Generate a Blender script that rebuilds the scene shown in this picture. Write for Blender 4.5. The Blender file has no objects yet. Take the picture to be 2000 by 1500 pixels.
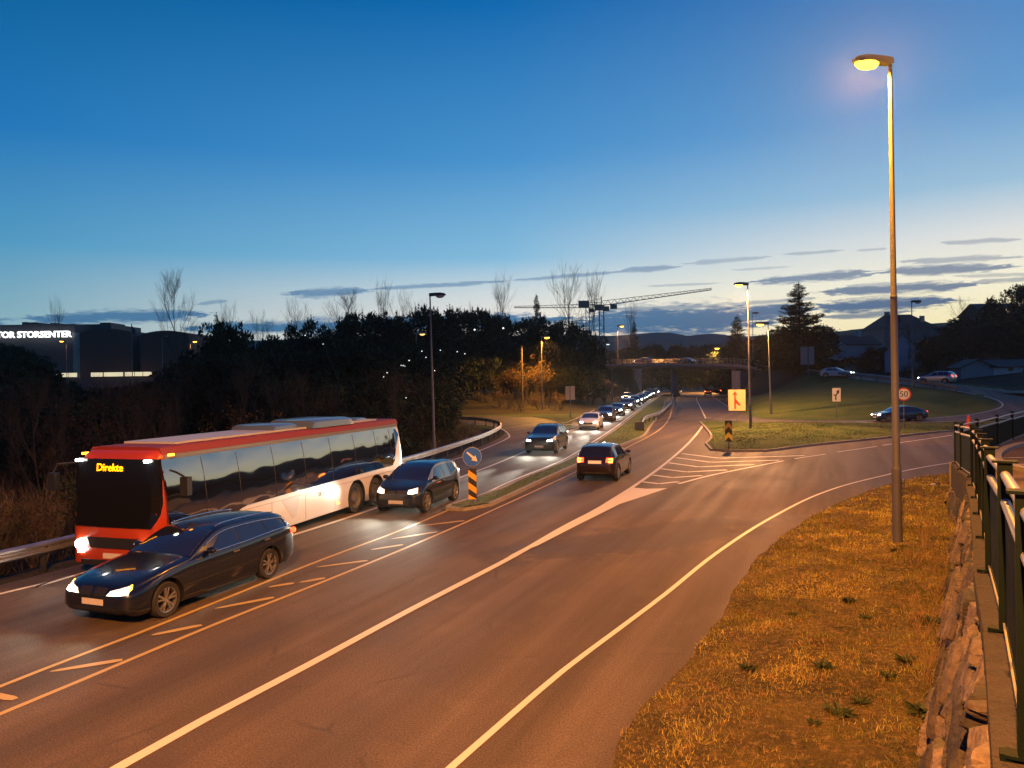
import bpy, bmesh, math, random
import numpy as np
from mathutils import Vector, Matrix
from mathutils.bvhtree import BVHTree
from mathutils.geometry import delaunay_2d_cdt
R = math.radians
scene = bpy.context.scene
col = scene.collection
rnd = random.Random(7)
nr = np.random.RandomState(11)

# ------------------------------------------------------------------ camera
CAMZ, F = 4.4, 1500.0
TH, PITCH = 0.0140, -8.0 / 1500.0
fwd = Vector((0, math.cos(PITCH), math.sin(PITCH)))
rt0 = Vector((1, 0, 0)); up0 = rt0.cross(fwd)
rt = rt0 * math.cos(TH) - up0 * math.sin(TH)
up = up0 * math.cos(TH) + rt0 * math.sin(TH)
cam_d = bpy.data.cameras.new('camera'); cam = bpy.data.objects.new('camera', cam_d); col.objects.link(cam)
m = Matrix((rt, up, -fwd)).transposed().to_4x4(); m.translation = (0, 0, CAMZ)
cam.matrix_world = m
cam_d.sensor_width = 36; cam_d.lens = 27.0; cam_d.clip_start = 0.05; cam_d.clip_end = 12000
scene.camera = cam

def ray(px, py):
    return fwd * F + rt * (px - 1000) + up * (750 - py)
def G(px, py, z=0.0):
    """measured picture point -> (x, y) on the level z"""
    d = ray(px, py); t = (z - CAMZ) / d.z
    return (d.x * t, d.y * t)
def D(px, py, Y):
    """picture point at the distance Y -> (x, y, z)"""
    d = ray(px, py); t = Y / d.y
    return (d.x * t, Y, CAMZ + d.z * t)
def AE(px, py):
    d = ray(px, py).normalized()
    return (math.degrees(math.atan2(d.x, d.y)), math.degrees(math.asin(d.z)))
def lin(c):
    return tuple(((v / 255) / 12.92 if v / 255 <= .04045 else ((v / 255 + .055) / 1.055) ** 2.4) for v in c)

# ------------------------------------------------------------------ render settings
scene.view_settings.view_transform = 'Standard'; scene.view_settings.look = 'None'
scene.view_settings.exposure = 0; scene.view_settings.gamma = 1
cy = scene.cycles
cy.use_denoising = True
cy.max_bounces = 5; cy.diffuse_bounces = 2; cy.glossy_bounces = 3; cy.transmission_bounces = 3
cy.sample_clamp_indirect = 3; cy.sample_clamp_direct = 0
cy.caustics_reflective = False; cy.caustics_refractive = False
cy.blur_glossy = 1.0

# ------------------------------------------------------------------ node helper
class NT:
    def __init__(s, tree): s.t = tree; s.n = tree.nodes; s.l = tree.links
    def put(s, sock, v):
        if hasattr(v, 'is_output'): s.l.new(v, sock)
        else: sock.default_value = v
    def math(s, op, a, b=0.0, c=None, clamp=False):
        n = s.n.new('ShaderNodeMath'); n.operation = op; n.use_clamp = clamp
        s.put(n.inputs[0], a); s.put(n.inputs[1], b)
        if c is not None: s.put(n.inputs[2], c)
        return n.outputs[0]
    def mapr(s, v, a, b, c=0.0, d=1.0, smooth=False):
        n = s.n.new('ShaderNodeMapRange'); n.clamp = True
        if smooth: n.interpolation_type = 'SMOOTHSTEP'
        s.put(n.inputs[0], v)
        for i, q in enumerate((a, b, c, d)): s.put(n.inputs[1 + i], q)
        return n.outputs[0]
    def mix(s, f, a, b, mode='MIX'):
        n = s.n.new('ShaderNodeMix'); n.data_type = 'RGBA'; n.blend_type = mode
        s.put(n.inputs[0], f)
        for k, v in ((6, a), (7, b)):
            s.put(n.inputs[k], v if hasattr(v, 'is_output') else (tuple(v) + (1,))[:4])
        return n.outputs[2]
    def ramp(s, f, stops, interp='LINEAR'):
        n = s.n.new('ShaderNodeValToRGB'); e = n.color_ramp.elements; n.color_ramp.interpolation = interp
        while len(e) < len(stops): e.new(0.5)
        for k, (p, c) in enumerate(stops):
            e[k].position = p; e[k].color = (tuple(c) + (1,))[:4] if not isinstance(c, (int, float)) else (c, c, c, 1)
        s.put(n.inputs[0], f); return n.outputs[0]
    def noise(s, vec, scale, detail=3, rough=.55, dist=0):
        n = s.n.new('ShaderNodeTexNoise'); s.put(n.inputs['Vector'], vec)
        n.inputs['Scale'].default_value = scale; n.inputs['Detail'].default_value = detail
        n.inputs['Roughness'].default_value = rough; n.inputs['Distortion'].default_value = dist
        return n.outputs[0]
    def coord(s, kind='Object'):
        return s.n.new('ShaderNodeTexCoord').outputs[kind]
    def comb(s, x, y, z=0.0):
        n = s.n.new('ShaderNodeCombineXYZ')
        for k, v in enumerate((x, y, z)): s.put(n.inputs[k], v)
        return n.outputs[0]
    def sep(s, v):
        n = s.n.new('ShaderNodeSeparateXYZ'); s.put(n.inputs[0], v); return n.outputs
    def scale(s, v, xyz):
        n = s.n.new('ShaderNodeMapping'); s.put(n.inputs['Vector'], v); n.inputs['Scale'].default_value = xyz
        return n.outputs[0]

# ------------------------------------------------------------------ world: dusk sky, sunset low on the right, cloud streaks near the horizon
world = bpy.data.worlds.new('World'); scene.world = world; world.use_nodes = True
w = NT(world.node_tree); w.n.clear()
vec = w.coord('Generated'); X, Y, Z = w.sep(vec)
az = w.math('MULTIPLY', w.math('ARCTAN2', X, Y), 57.29578)
el = w.math('MULTIPLY', w.math('ARCSINE', Z), 57.29578)
SUNAZ = 50.0
t = w.math('COSINE', w.math('MULTIPLY', w.math('SUBTRACT', az, SUNAZ), math.pi / 180))
ef = w.mapr(el, 0.0, 60.0)
def skyramp(stops): return w.ramp(ef, [(e / 60.0, lin(c)) for e, c in stops])
cB = skyramp([(0, (70, 105, 135)), (6, (58, 110, 155)), (14, (22, 82, 148)), (28, (5, 52, 115)), (60, (2, 32, 84))])
cL = skyramp([(0, (160, 188, 190)), (4.5, (140, 181, 194)), (9, (84, 156, 197)), (16, (35, 120, 186)), (26, (0, 92, 150)), (60, (2, 50, 118))])
cM = skyramp([(0, (248, 228, 204)), (4.6, (244, 236, 226)), (6.5, (214, 224, 226)), (9, (134, 190, 223)), (16, (72, 147, 206)), (26, (14, 106, 176)), (60, (5, 55, 125))])
cR = skyramp([(0, (255, 222, 140)), (3.5, (255, 242, 190)), (6, (255, 248, 220)), (9, (226, 228, 226)), (12, (156, 194, 220)), (17, (98, 156, 208)), (26, (56, 118, 184)), (60, (12, 62, 130))])
f0 = w.mapr(t, -.7, .12); f1 = w.mapr(t, .12, .64); f2 = w.mapr(t, .64, .956)
sky = w.mix(f2, w.mix(f1, w.mix(f0, cB, cL), cM), cR)
wv = w.comb(w.math('MULTIPLY', az, .35), w.math('MULTIPLY', el, 1.6), 0.0)
nA = w.math('SUBTRACT', w.noise(wv, 1.1, 5, .62), .5)
wv2 = w.comb(w.math('MULTIPLY', az, .9), w.math('MULTIPLY', el, 5.0), 3.0)
nB = w.math('SUBTRACT', w.noise(wv2, 1.3, 4, .6), .5)
CL = [  # px0,py0, px1,py1, half thickness px, opacity
    (20, 624, 440, 612, 12, .95), (330, 640, 760, 634, 12, .95), (560, 634, 1180, 622, 15, 1.0), (1080, 634, 1560, 618, 34, 1.0),
    (1420, 612, 1600, 604, 14, .9), (1560, 602, 1900, 585, 13, .92), (500, 640, 900, 636, 20, .6),
    (545, 575, 740, 566, 9, .75), (700, 566, 1010, 547, 4, .6), (980, 549, 1260, 526, 3.5, .55), (1200, 531, 1340, 519, 5.5, .6),
    (1320, 516, 1520, 500, 4.5, .4), (1520, 498, 1660, 488, 3, .4), (1670, 489, 1740, 485, 2.5, .35), (1820, 476, 2010, 466, 4, .45),
    (1440, 553, 1740, 529, 8, .75), (1680, 533, 2010, 519, 8, .75), (1740, 513, 2010, 500, 6, .5), (1580, 573, 1960, 551, 9.5, .8),
    (1590, 622, 1800, 607, 6, .7), (1400, 596, 1620, 580, 4, .5), (1880, 552, 2060, 541, 4, .5), (1250, 560, 1420, 552, 2.5, .35), (1420, 528, 1560, 520, 2.5, .3), (1640, 560, 1760, 553, 4, .45), (1130, 606, 1420, 597, 5, .6), (380, 594, 450, 586, 4, .5), (2010, 540, 2400, 500, 14, .7), (2000, 575, 2500, 545, 12, .6),
    (1500, 590, 1560, 586, 3, .4), (-500, 650, 40, 625, 14, .7), (1850, 540, 2050, 534, 3, .4)]
mask = 0.0
for (x0, y0, x1, y1, th, op) in CL:
    a0, e0 = AE(x0, y0); a1, e1 = AE(x1, y1); tk = th * 1.25 / 1500 * 57.3; op = min(1, op * 1.15)
    k = (e1 - e0) / (a1 - a0)
    line = w.math('MULTIPLY_ADD', az, k, e0 - k * a0)
    d = w.math('SUBTRACT', el, line)
    d = w.math('ABSOLUTE', w.math('MULTIPLY_ADD', nA, tk * 1.6, d))
    # taper of the streak to its ends
    c0 = (a0 + a1) / 2; hw = (a1 - a0) / 2
    u = w.math('DIVIDE', w.math('ABSOLUTE', w.math('SUBTRACT', az, c0)), hw)
    tap = w.mapr(w.math('MULTIPLY_ADD', nB, .5, u), 1.05, .35, 0, 1, True)
    mm = w.mapr(w.math('MULTIPLY_ADD', nB, tk * .9, d), w.math('MULTIPLY_ADD', tap, tk, 0.02), w.math('MULTIPLY', tap, tk * .3), 0, op, True)
    mm = w.math('MULTIPLY', mm, w.math('MINIMUM', w.math('MULTIPLY', tap, 3.0), 1.0))
    mask = w.math('MAXIMUM', mask, mm)
cloud = w.mix(w.mapr(el, 3.0, 9.0), w.mix(f2, lin((62, 112, 152)), lin((70, 98, 132))), w.mix(f2, lin((110, 148, 184)), lin((128, 142, 168))))
sky = w.mix(mask, sky, cloud)
below = w.mapr(el, -1.0, 0.0)
sky = w.mix(below, (.012, .014, .018), sky)
bg = w.n.new('ShaderNodeBackground'); w.l.new(sky, bg.inputs[0]); bg.inputs[1].default_value = 1.0
wo = w.n.new('ShaderNodeOutputWorld'); w.l.new(bg.outputs[0], wo.inputs[0])

# ------------------------------------------------------------------ materials
def M(name, c, rough=.5, metal=0.0, emit=None, es=0.0, noise=None, bump=None, coat=0.0, spec=.5, space='Object'):
    mt = bpy.data.materials.new(name); mt.use_nodes = True; n = NT(mt.node_tree)
    b = mt.node_tree.nodes['Principled BSDF']
    co = n.coord(space)
    if noise:
        sc, amt = noise
        f = n.noise(co, sc, 4); f2 = n.noise(co, sc * 7.3, 3)
        f = n.math('ADD', n.math('MULTIPLY', f, .65), n.math('MULTIPLY', f2, .35))
        cc = n.mix(n.mapr(f, .3, .7), tuple(v * (1 - amt) for v in c), tuple(min(1, v * (1 + amt)) for v in c))
        n.l.new(cc, b.inputs['Base Color'])
        n.l.new(n.mapr(f, .3, .7, max(.02, rough - .08), min(1, rough + .08)), b.inputs['Roughness'])
    else:
        b.inputs['Base Color'].default_value = tuple(c) + (1,); b.inputs['Roughness'].default_value = rough
    b.inputs['Metallic'].default_value = metal
    b.inputs['Specular IOR Level'].default_value = spec
    if coat: b.inputs['Coat Weight'].default_value = coat; b.inputs['Coat Roughness'].default_value = .04
    if emit: b.inputs['Emission Color'].default_value = tuple(emit) + (1,); b.inputs['Emission Strength'].default_value = es
    if bump:
        bn = n.n.new('ShaderNodeBump'); bn.inputs['Strength'].default_value = bump[1]; bn.inputs['Distance'].default_value = bump[2] if len(bump) > 2 else .02
        n.l.new(n.noise(co, bump[0], 4), bn.inputs['Height']); n.l.new(bn.outputs[0], b.inputs['Normal'])
    return mt

def asphalt_mat():
    mt = bpy.data.materials.new('asphalt'); mt.use_nodes = True; n = NT(mt.node_tree); b = mt.node_tree.nodes['Principled BSDF']
    co = n.coord('Object')
    big = n.noise(co, .12, 4, .6, .8); mid = n.noise(co, .9, 4, .6); grain = n.noise(co, 95, 3, .7); g2 = n.noise(co, 36, 3, .7)
    qx, qy, qz = n.sep(co); uu = n.math('SUBTRACT', n.math('MULTIPLY', n.math('ADD', qx, 4.5), .92), n.math('MULTIPLY', n.math('SUBTRACT', qy, 8.7), .393)); lv = n.math('ADD', n.math('MULTIPLY', qx, .393), n.math('MULTIPLY', qy, .92))
    st = n.noise(n.comb(n.math('MULTIPLY', uu, 1.5), n.math('MULTIPLY', lv, .06), 0.0), .9, 4, .6)
    tr = n.math('COSINE', n.math('MULTIPLY', n.math('ADD', uu, .85), 3.5))   # wheel tracks of the straight lanes
    trk = n.mapr(n.math('ADD', tr, n.math('MULTIPLY', n.math('SUBTRACT', n.noise(co, .25, 4), .5), 3.0)), -.6, 1.2, .84, 1.12)      # long stains running with the traffic
    c = n.mix(n.mapr(big, .35, .65), (.078, .055, .036), (.122, .087, .056))
    c = n.mix(n.mapr(st, .42, .7, 0, .55), c, (.046, .037, .031))
    c = n.mix(n.mapr(mid, .55, .75, 0, .35), c, (.155, .115, .085))
    gr = n.mapr(n.math('ADD', n.math('MULTIPLY', grain, .6), n.math('MULTIPLY', g2, .4)), .42, .585, .32, 1.75)
    c = n.mix(1.0, c, n.comb(gr, gr, gr), 'MULTIPLY'); c = n.mix(1.0, c, n.comb(trk, trk, trk), 'MULTIPLY')
    # old darker mend with a crumbled edge right of the gore tip
    ox, oy, oz = n.sep(co)
    ux = n.math('DIVIDE', n.math('SUBTRACT', ox, 3.6), 4.6); uy = n.math('DIVIDE', n.math('SUBTRACT', n.math('SUBTRACT', oy, 21.3), n.math('MULTIPLY', n.math('SUBTRACT', ox, 3.6), .55)), 1.9)
    dd = n.math('SQRT', n.math('ADD', n.math('MULTIPLY', ux, ux), n.math('MULTIPLY', uy, uy)))
    dd = n.math('ADD', dd, n.math('MULTIPLY', n.math('SUBTRACT', n.noise(co, .9, 6, .7), .5), 2.2))
    c = n.mix(n.mapr(dd, .75, .95, .6, 0), c, (.045, .036, .032))
    # worn patch and cracks by the gore
    vo = n.n.new('ShaderNodeTexVoronoi'); vo.feature = 'DISTANCE_TO_EDGE'; n.put(vo.inputs['Vector'], n.mix(.12, co, n.noise(co, 1.3, 3))); vo.inputs['Scale'].default_value = .16
    crack = n.mapr(vo.outputs[0], .0, .006, .55, 0.0)
    c = n.mix(n.math('MULTIPLY', crack, n.mapr(mid, .5, .6)), c, (.02, .018, .018))
    n.l.new(c, b.inputs['Base Color'])
    n.l.new(n.mapr(n.math('ADD', n.math('MULTIPLY', st, .5), n.math('MULTIPLY', big, .5)), .35, .65, .60, .82), b.inputs['Roughness'])
    b.inputs['Specular IOR Level'].default_value = .38
    bn = n.n.new('ShaderNodeBump'); bn.inputs['Strength'].default_value = .55; bn.inputs['Distance'].default_value = .012
    n.l.new(n.math('ADD', grain, g2), bn.inputs['Height']); n.l.new(bn.outputs[0], b.inputs['Normal'])
    return mt
def ground_mat(name, a, bcol, c3, sc=.5, bump=.8):
    mt = bpy.data.materials.new(name); mt.use_nodes = True; n = NT(mt.node_tree); b = mt.node_tree.nodes['Principled BSDF']
    co = n.coord('Object')
    f1 = n.noise(co, sc, 5, .65); f2 = n.noise(co, sc * 9, 4, .7); f3 = n.noise(co, sc * 50, 3, .7)
    c = n.mix(n.mapr(f1, .38, .62), a, bcol); c = n.mix(n.mapr(f2, .5, .72), c, c3)
    g = n.mapr(f3, .3, .7, .5, 1.5); c = n.mix(1.0, c, n.comb(g, g, g), 'MULTIPLY')
    n.l.new(c, b.inputs['Base Color']); b.inputs['Roughness'].default_value = .95; b.inputs['Specular IOR Level'].default_value = .15
    bn = n.n.new('ShaderNodeBump'); bn.inputs['Strength'].default_value = bump; bn.inputs['Distance'].default_value = .08
    n.l.new(n.math('ADD', f2, n.math('MULTIPLY', f3, .6)), bn.inputs['Height']); n.l.new(bn.outputs[0], b.inputs['Normal'])
    return mt
def leaf_mat(name, a, bcol, sc=.8, rough=.8):
    mt = bpy.data.materials.new(name); mt.use_nodes = True; n = NT(mt.node_tree); b = mt.node_tree.nodes['Principled BSDF']
    co = n.coord('Object'); at = n.n.new('ShaderNodeAttribute'); at.attribute_name = 'tone'
    f = n.math('ADD', n.math('MULTIPLY', n.noise(co, sc, 3), .5), n.math('MULTIPLY', at.outputs['Fac'], .5))
    n.l.new(n.mix(n.mapr(f, .3, .7), a, bcol), b.inputs['Base Color'])
    b.inputs['Roughness'].default_value = rough; b.inputs['Specular IOR Level'].default_value = .2
    return mt
def paint_mat(name, c, wear=.35):
    mt = bpy.data.materials.new(name); mt.use_nodes = True; n = NT(mt.node_tree); b = mt.node_tree.nodes['Principled BSDF']
    co = n.coord('Object'); f = n.noise(co, 9, 5, .75); g = n.noise(co, 45, 3, .7); bigw = n.noise(co, .5, 3)
    k = n.mapr(n.math('ADD', n.math('MULTIPLY', f, .6), n.math('MULTIPLY', g, .4)), n.mapr(bigw, .3, .7, .56, .68), .74)
    n.l.new(n.mix(n.math('MULTIPLY', k, wear * 2.4), c, (.09, .08, .075)), b.inputs['Base Color'])
    b.inputs['Roughness'].default_value = .55
    bn = n.n.new('ShaderNodeBump'); bn.inputs['Strength'].default_value = .4; bn.inputs['Distance'].default_value = .008
    n.l.new(g, bn.inputs['Height']); n.l.new(bn.outputs[0], b.inputs['Normal'])
    return mt
mt_asphalt = asphalt_mat()
mt_white = paint_mat('white_road_paint', (.62, .58, .50), .45); mt_yellow = paint_mat('yellow_road_paint', (.46, .34, .13), .6)
mt_grass = ground_mat('lawn', (.060, .105, .024), (.105, .130, .036), (.15, .125, .055), .35)
mt_verge = ground_mat('verge_soil', (.05, .04, .02), (.12, .085, .03), (.26, .17, .07), 1.1)
mt_earth = ground_mat('dark_earth', (.035, .030, .018), (.055, .045, .028), (.05, .055, .022), .2)
mt_walk = ground_mat('path_asphalt', (.10, .075, .065), (.14, .10, .085), (.11, .09, .08), .6, .3)
mt_conc = M('concrete', (.17, .15, .13), .85, noise=(2.5, .3), bump=(30, .5, .01))
mt_conc2 = M('old_concrete', (.040, .031, .026), .95, noise=(5, .5), bump=(26, 1.0, .05))
mt_stone = M('rough_stone', (.15, .125, .115), .85, noise=(1.6, .65), bump=(14, .9, .03))
mt_kerb = M('kerb_stone', (.26, .23, .20), .8, noise=(4, .35), bump=(30, .6, .01))
mt_galv = M('galvanised_steel', (.10, .10, .115), .6, .0, noise=(3, .15), bump=(12, .15, .005))
mt_rail = M('guard_rail_steel', (.46, .44, .42), .38, .8, noise=(2, .25))
mt_darksteel = M('dark_steel', (.05, .05, .055), .5, .5, noise=(4, .3))
mt_green = M('dark_green_paint', (.003, .008, .007), .65, 0, noise=(5, .2), spec=.12)
mt_greypaint = M('grey_painted_rail', (.30, .29, .27), .42, .2, noise=(6, .15))
mt_bark = M('bark', (.06, .045, .032), .95, noise=(6, .4), bump=(12, .8, .03))
mt_twig = M('bare_twigs', (.038, .028, .021), .9, noise=(1.5, .3))
mt_twig2 = M('pale_bare_twigs', (.11, .085, .06), .9, noise=(1.5, .3))
mt_needle = leaf_mat('pine_needles', (.012, .020, .010), (.035, .048, .020))
mt_leaf = leaf_mat('brown_leaves', (.020, .015, .008), (.050, .034, .014))
mt_goldleaf = leaf_mat('withered_leaves', (.09, .055, .02), (.19, .115, .04))
mt_blade = leaf_mat('grass_blades', (.030, .036, .010), (.42, .28, .10), 1.0)
_n = NT(mt_blade.node_tree); _b = mt_blade.node_tree.nodes['Principled BSDF']; _co = _n.coord('Object'); _at = _n.n.new('ShaderNodeAttribute'); _at.attribute_name = 'tone'
_p1 = _n.noise(_co, .75, 4, .6); _p2 = _n.noise(_co, 3.1, 3, .6)
_c = _n.mix(_n.mapr(_at.outputs['Fac'], .15, .85), (.14, .15, .028), (.54, .42, .12))
_d = _n.mix(_n.mapr(_at.outputs['Fac'], .15, .85), (.045, .058, .012), (.24, .20, .06))
_r = _n.mix(_n.mapr(_at.outputs['Fac'], .15, .85), (.14, .068, .022), (.42, .24, .075))
_c = _n.mix(_n.mapr(_p1, .44, .56), _c, _d); _c = _n.mix(_n.mapr(_p2, .54, .64, 0, .9), _c, _r)
_n.l.new(_c, _b.inputs['Base Color'])
mt_blade2 = leaf_mat('short_lawn_blades', (.040, .060, .018), (.10, .105, .04), 1.0)
mt_weed = leaf_mat('weed_leaves', (.022, .035, .014), (.055, .07, .028), 3)
mt_black = M('black_plastic', (.012, .012, .013), .5)
mt_rubber = M('rubber', (.018, .017, .017), .8, noise=(8, .2))
mt_rim = M('alloy_rim', (.50, .49, .48), .28, .9)
mt_chrome = M('chrome', (.75, .75, .75), .12, 1.0)
mt_glass = M('dark_car_glass', (.010, .012, .016), .05, 0, coat=1.0, spec=.9)
mt_plate = M('number_plate', (.55, .52, .50), .4)
mt_plate_y = M('yellow_plate', (.60, .55, .10), .4)
mt_hl = M('headlight_glow', (.9, .9, .9), .2, emit=(1.0, .97, .86), es=26)
mt_lens = M('headlight_lens', (.8, .8, .78), .1, emit=(1, .93, .78), es=1.1, coat=1)
mt_sodium_far = M('far_sodium_bowl', (1, .7, .3), .3, emit=(1, .46, .045), es=9)
mt_hl_off = M('headlight_glass', (.35, .36, .38), .1, .2, coat=1)
mt_tl = M('tail_light_glow', (.5, .02, .01), .2, emit=(1, .05, .015), es=7)
mt_tl_core = M('tail_light_core', (.8, .3, .05), .2, emit=(1, .40, .04), es=9)
mt_tl_dim = M('tail_light_lens', (.35, .01, .008), .15, emit=(1, .03, .01), es=.5, coat=1)
mt_amber = M('amber_glow', (.8, .35, .03), .3, emit=(1, .36, .02), es=7)
mt_sodium = M('sodium_bowl', (1, .7, .3), .3, emit=(1, .50, .04), es=5.5)
mt_sodium_dim = M('sodium_bowl_dim', (1, .7, .3), .3, emit=(1, .55, .15), es=2.2)
mt_bowl = M('clear_bowl', (.45, .45, .45), .25)
mt_tinywhite = M('far_white_lamp', (1, 1, 1), .4, emit=(.85, 1, .92), es=1.6)
mt_sign_white = M('sign_white', (.62, .60, .56), .45, noise=(5, .08)); mt_sign_yel = M('sign_pale_yellow', (.66, .55, .30), .45, noise=(5, .1))
mt_sign_blue = M('sign_blue', (.006, .10, .62), .4); mt_sign_red = M('sign_red', (.50, .03, .02), .4); mt_sign_black = M('sign_black', (.01, .01, .01), .4)
mt_sign_orange = M('sign_orange', (.80, .40, .03), .4); mt_sign_back = M('sign_back', (.26, .25, .25), .5, .5, noise=(3, .2))

# ------------------------------------------------------------------ mesh helpers
class MB:
    def __init__(s): s.v = []; s.f = []
    def add(s, vs, fs):
        k = len(s.v); s.v.extend(tuple(p) for p in vs); s.f.extend(tuple(i + k for i in f) for f in fs); return s
    def box(s, c, sz, rz=0.0, mat=None, taper=1.0):
        hx, hy, hz = sz[0] / 2, sz[1] / 2, sz[2] / 2
        pts = [Vector((x * (taper if z > 0 else 1), y * (taper if z > 0 else 1), z)) for z in (-hz, hz) for x, y in ((-hx, -hy), (hx, -hy), (hx, hy), (-hx, hy))]
        Rm = mat if mat is not None else Matrix.Rotation(rz, 3, 'Z')
        c = Vector(c); return s.add([c + Rm @ p for p in pts], [(3, 2, 1, 0), (4, 5, 6, 7), (0, 1, 5, 4), (1, 2, 6, 5), (2, 3, 7, 6), (3, 0, 4, 7)])
    def beam(s, a, b, wd, ht):
        a = Vector(a); b = Vector(b); d = b - a; L = d.length
        q = d.to_track_quat('X', 'Z').to_matrix(); return s.box((a + b) / 2, (L, wd, ht), mat=q)
    def tube(s, pts, r, seg=8, cap=True):
        pts = [Vector(p) for p in pts]; n = len(pts); rr = r if hasattr(r, '__len__') else [r] * n
        vs = []; prev = None
        for i, p in enumerate(pts):
            d = (pts[min(i + 1, n - 1)] - pts[max(i - 1, 0)]).normalized()
            a = d.cross(Vector((0, 0, 1)) if abs(d.z) < .9 else Vector((1, 0, 0))).normalized()
            if prev is not None: a = (prev - d * prev.dot(d)).normalized()
            prev = a; b = d.cross(a)
            for k in range(seg):
                t = 2 * math.pi * k / seg; vs.append(p + (a * math.cos(t) + b * math.sin(t)) * rr[i])
        fs = [(i * seg + k, i * seg + (k + 1) % seg, (i + 1) * seg + (k + 1) % seg, (i + 1) * seg + k) for i in range(n - 1) for k in range(seg)]
        if cap: fs += [tuple(range(seg))[::-1], tuple((n - 1) * seg + k for k in range(seg))]
        return s.add(vs, fs)
    def lathe(s, prof, seg=24, axis='Z', c=(0, 0, 0)):
        vs = []
        for (r, h) in prof:
            for k in range(seg):
                t = 2 * math.pi * k / seg; x, y = r * math.cos(t), r * math.sin(t)
                vs.append((c[0] + x, c[1] + y, c[2] + h) if axis == 'Z' else (c[0] + x, c[1] + h, c[2] + y))
        n = len(prof)
        fs = [(i * seg + k, i * seg + (k + 1) % seg, (i + 1) * seg + (k + 1) % seg, (i + 1) * seg + k) for i in range(n - 1) for k in range(seg)]
        return s.add(vs, fs)
    def plate(s, poly, y0, y1, c=(0, 0, 0), rz=0.0):
        """polygon in (x, z) extruded along local y"""
        Rm = Matrix.Rotation(rz, 3, 'Z'); c = Vector(c); n = len(poly)
        vs = [c + Rm @ Vector((x, y0, z)) for x, z in poly] + [c + Rm @ Vector((x, y1, z)) for x, z in poly]
        return s.add(vs, [tuple(range(n)), tuple(range(n, 2 * n))[::-1]] + [(k, k + n, (k + 1) % n + n, (k + 1) % n) for k in range(n)])
    def mesh(s, name, smooth=False):
        me = bpy.data.meshes.new(name); me.from_pydata([tuple(v) for v in s.v], [], s.f); me.update()
        if smooth: me.polygons.foreach_set('use_smooth', [True] * len(me.polygons))
        return me
def link(name, me, mat, parent=None, loc=None, smooth=False, ang=None):
    if isinstance(me, MB): me = me.mesh(name, smooth)
    if mat is not None and not me.materials: me.materials.append(mat)
    if smooth:
        me.polygons.foreach_set('use_smooth', [True] * len(me.polygons))
        if ang is not None:
            bm = bmesh.new(); bm.from_mesh(me)
            for e in bm.edges:
                if len(e.link_faces) == 2 and e.calc_face_angle(0) > ang: e.smooth = False
            bm.to_mesh(me); bm.free()
    o = bpy.data.objects.new(name, me); col.objects.link(o)
    if parent is not None: o.parent = parent
    if loc is not None: o.location = loc
    return o
def tag(o, label, cat, group=None, kind=None):
    if label: o['label'] = label
    if cat: o['category'] = cat
    if group: o['group'] = group
    if kind: o['kind'] = kind
    return o
def empty(name, loc=(0, 0, 0), rz=0.0, label=None, cat=None, group=None):
    o = bpy.data.objects.new(name, None); col.objects.link(o); o.location = loc; o.rotation_euler = (0, 0, rz)
    o.empty_display_size = .3
    return tag(o, label, cat, group)
def struct(name, me, mat, smooth=False):
    o = link(name, me, mat, smooth=smooth); o['kind'] = 'structure'; return o
KIDS = {}
def copy_tree(o, parent=None, swap=None):
    c = o.copy(); col.objects.link(c)
    if parent is not None: c.parent = parent
    if swap and o.type == 'MESH':
        for k, sl in enumerate(c.material_slots):
            nm = o.data.materials[k]
            if nm in swap:
                sl.link = 'OBJECT'; sl.material = swap[nm]
    for ch in o.children: copy_tree(ch, c, swap)
    return c
def cr(pts, step=1.0):
    """Catmull-Rom through the points, resampled"""
    P = [np.array(p, float) for p in pts]; P = [2 * P[0] - P[1]] + P + [2 * P[-1] - P[-2]]; out = []
    for i in range(1, len(P) - 2):
        n = max(1, int(np.linalg.norm(P[i + 1] - P[i]) / step))
        for k in range(n):
            t = k / n; a, b, c, d = P[i - 1], P[i], P[i + 1], P[i + 2]
            out.append(.5 * ((2 * b) + (c - a) * t + (2 * a - 5 * b + 4 * c - d) * t * t + (-a + 3 * b - 3 * c + d) * t ** 3))
    out.append(P[-2]); return np.array(out)
def ribbon(mb, pts, wd, z=None, th=0.0):
    """flat strip along a path; wd may be a list; returns left/right edge arrays"""
    P = np.array(pts, float); n = len(P)
    if P.shape[1] == 2: P = np.c_[P, np.zeros(n)]
    if z is not None: P[:, 2] += z
    W = np.array(wd if hasattr(wd, '__len__') else [wd] * n, float) / 2
    T = np.gradient(P[:, :2], axis=0); T /= np.linalg.norm(T, axis=1)[:, None] + 1e-9
    N = np.c_[-T[:, 1], T[:, 0]]
    Lf = P.copy(); Rt = P.copy(); Lf[:, :2] += N * W[:, None]; Rt[:, :2] -= N * W[:, None]
    vs = [tuple(v) for v in Lf] + [tuple(v) for v in Rt]
    mb.add(vs, [(i + n, i + n + 1, i + 1, i) for i in range(n - 1)])
    return Lf, Rt
def inside(poly, x, y):
    poly = np.asarray(poly, float)[:, :2]; c = np.zeros(np.shape(x), bool); j = len(poly) - 1
    for i in range(len(poly)):
        xi, yi = poly[i]; xj, yj = poly[j]
        c ^= ((yi > y) != (yj > y)) & (x < (xj - xi) * (y - yi) / (yj - yi + 1e-12) + xi); j = i
    return c
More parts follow.
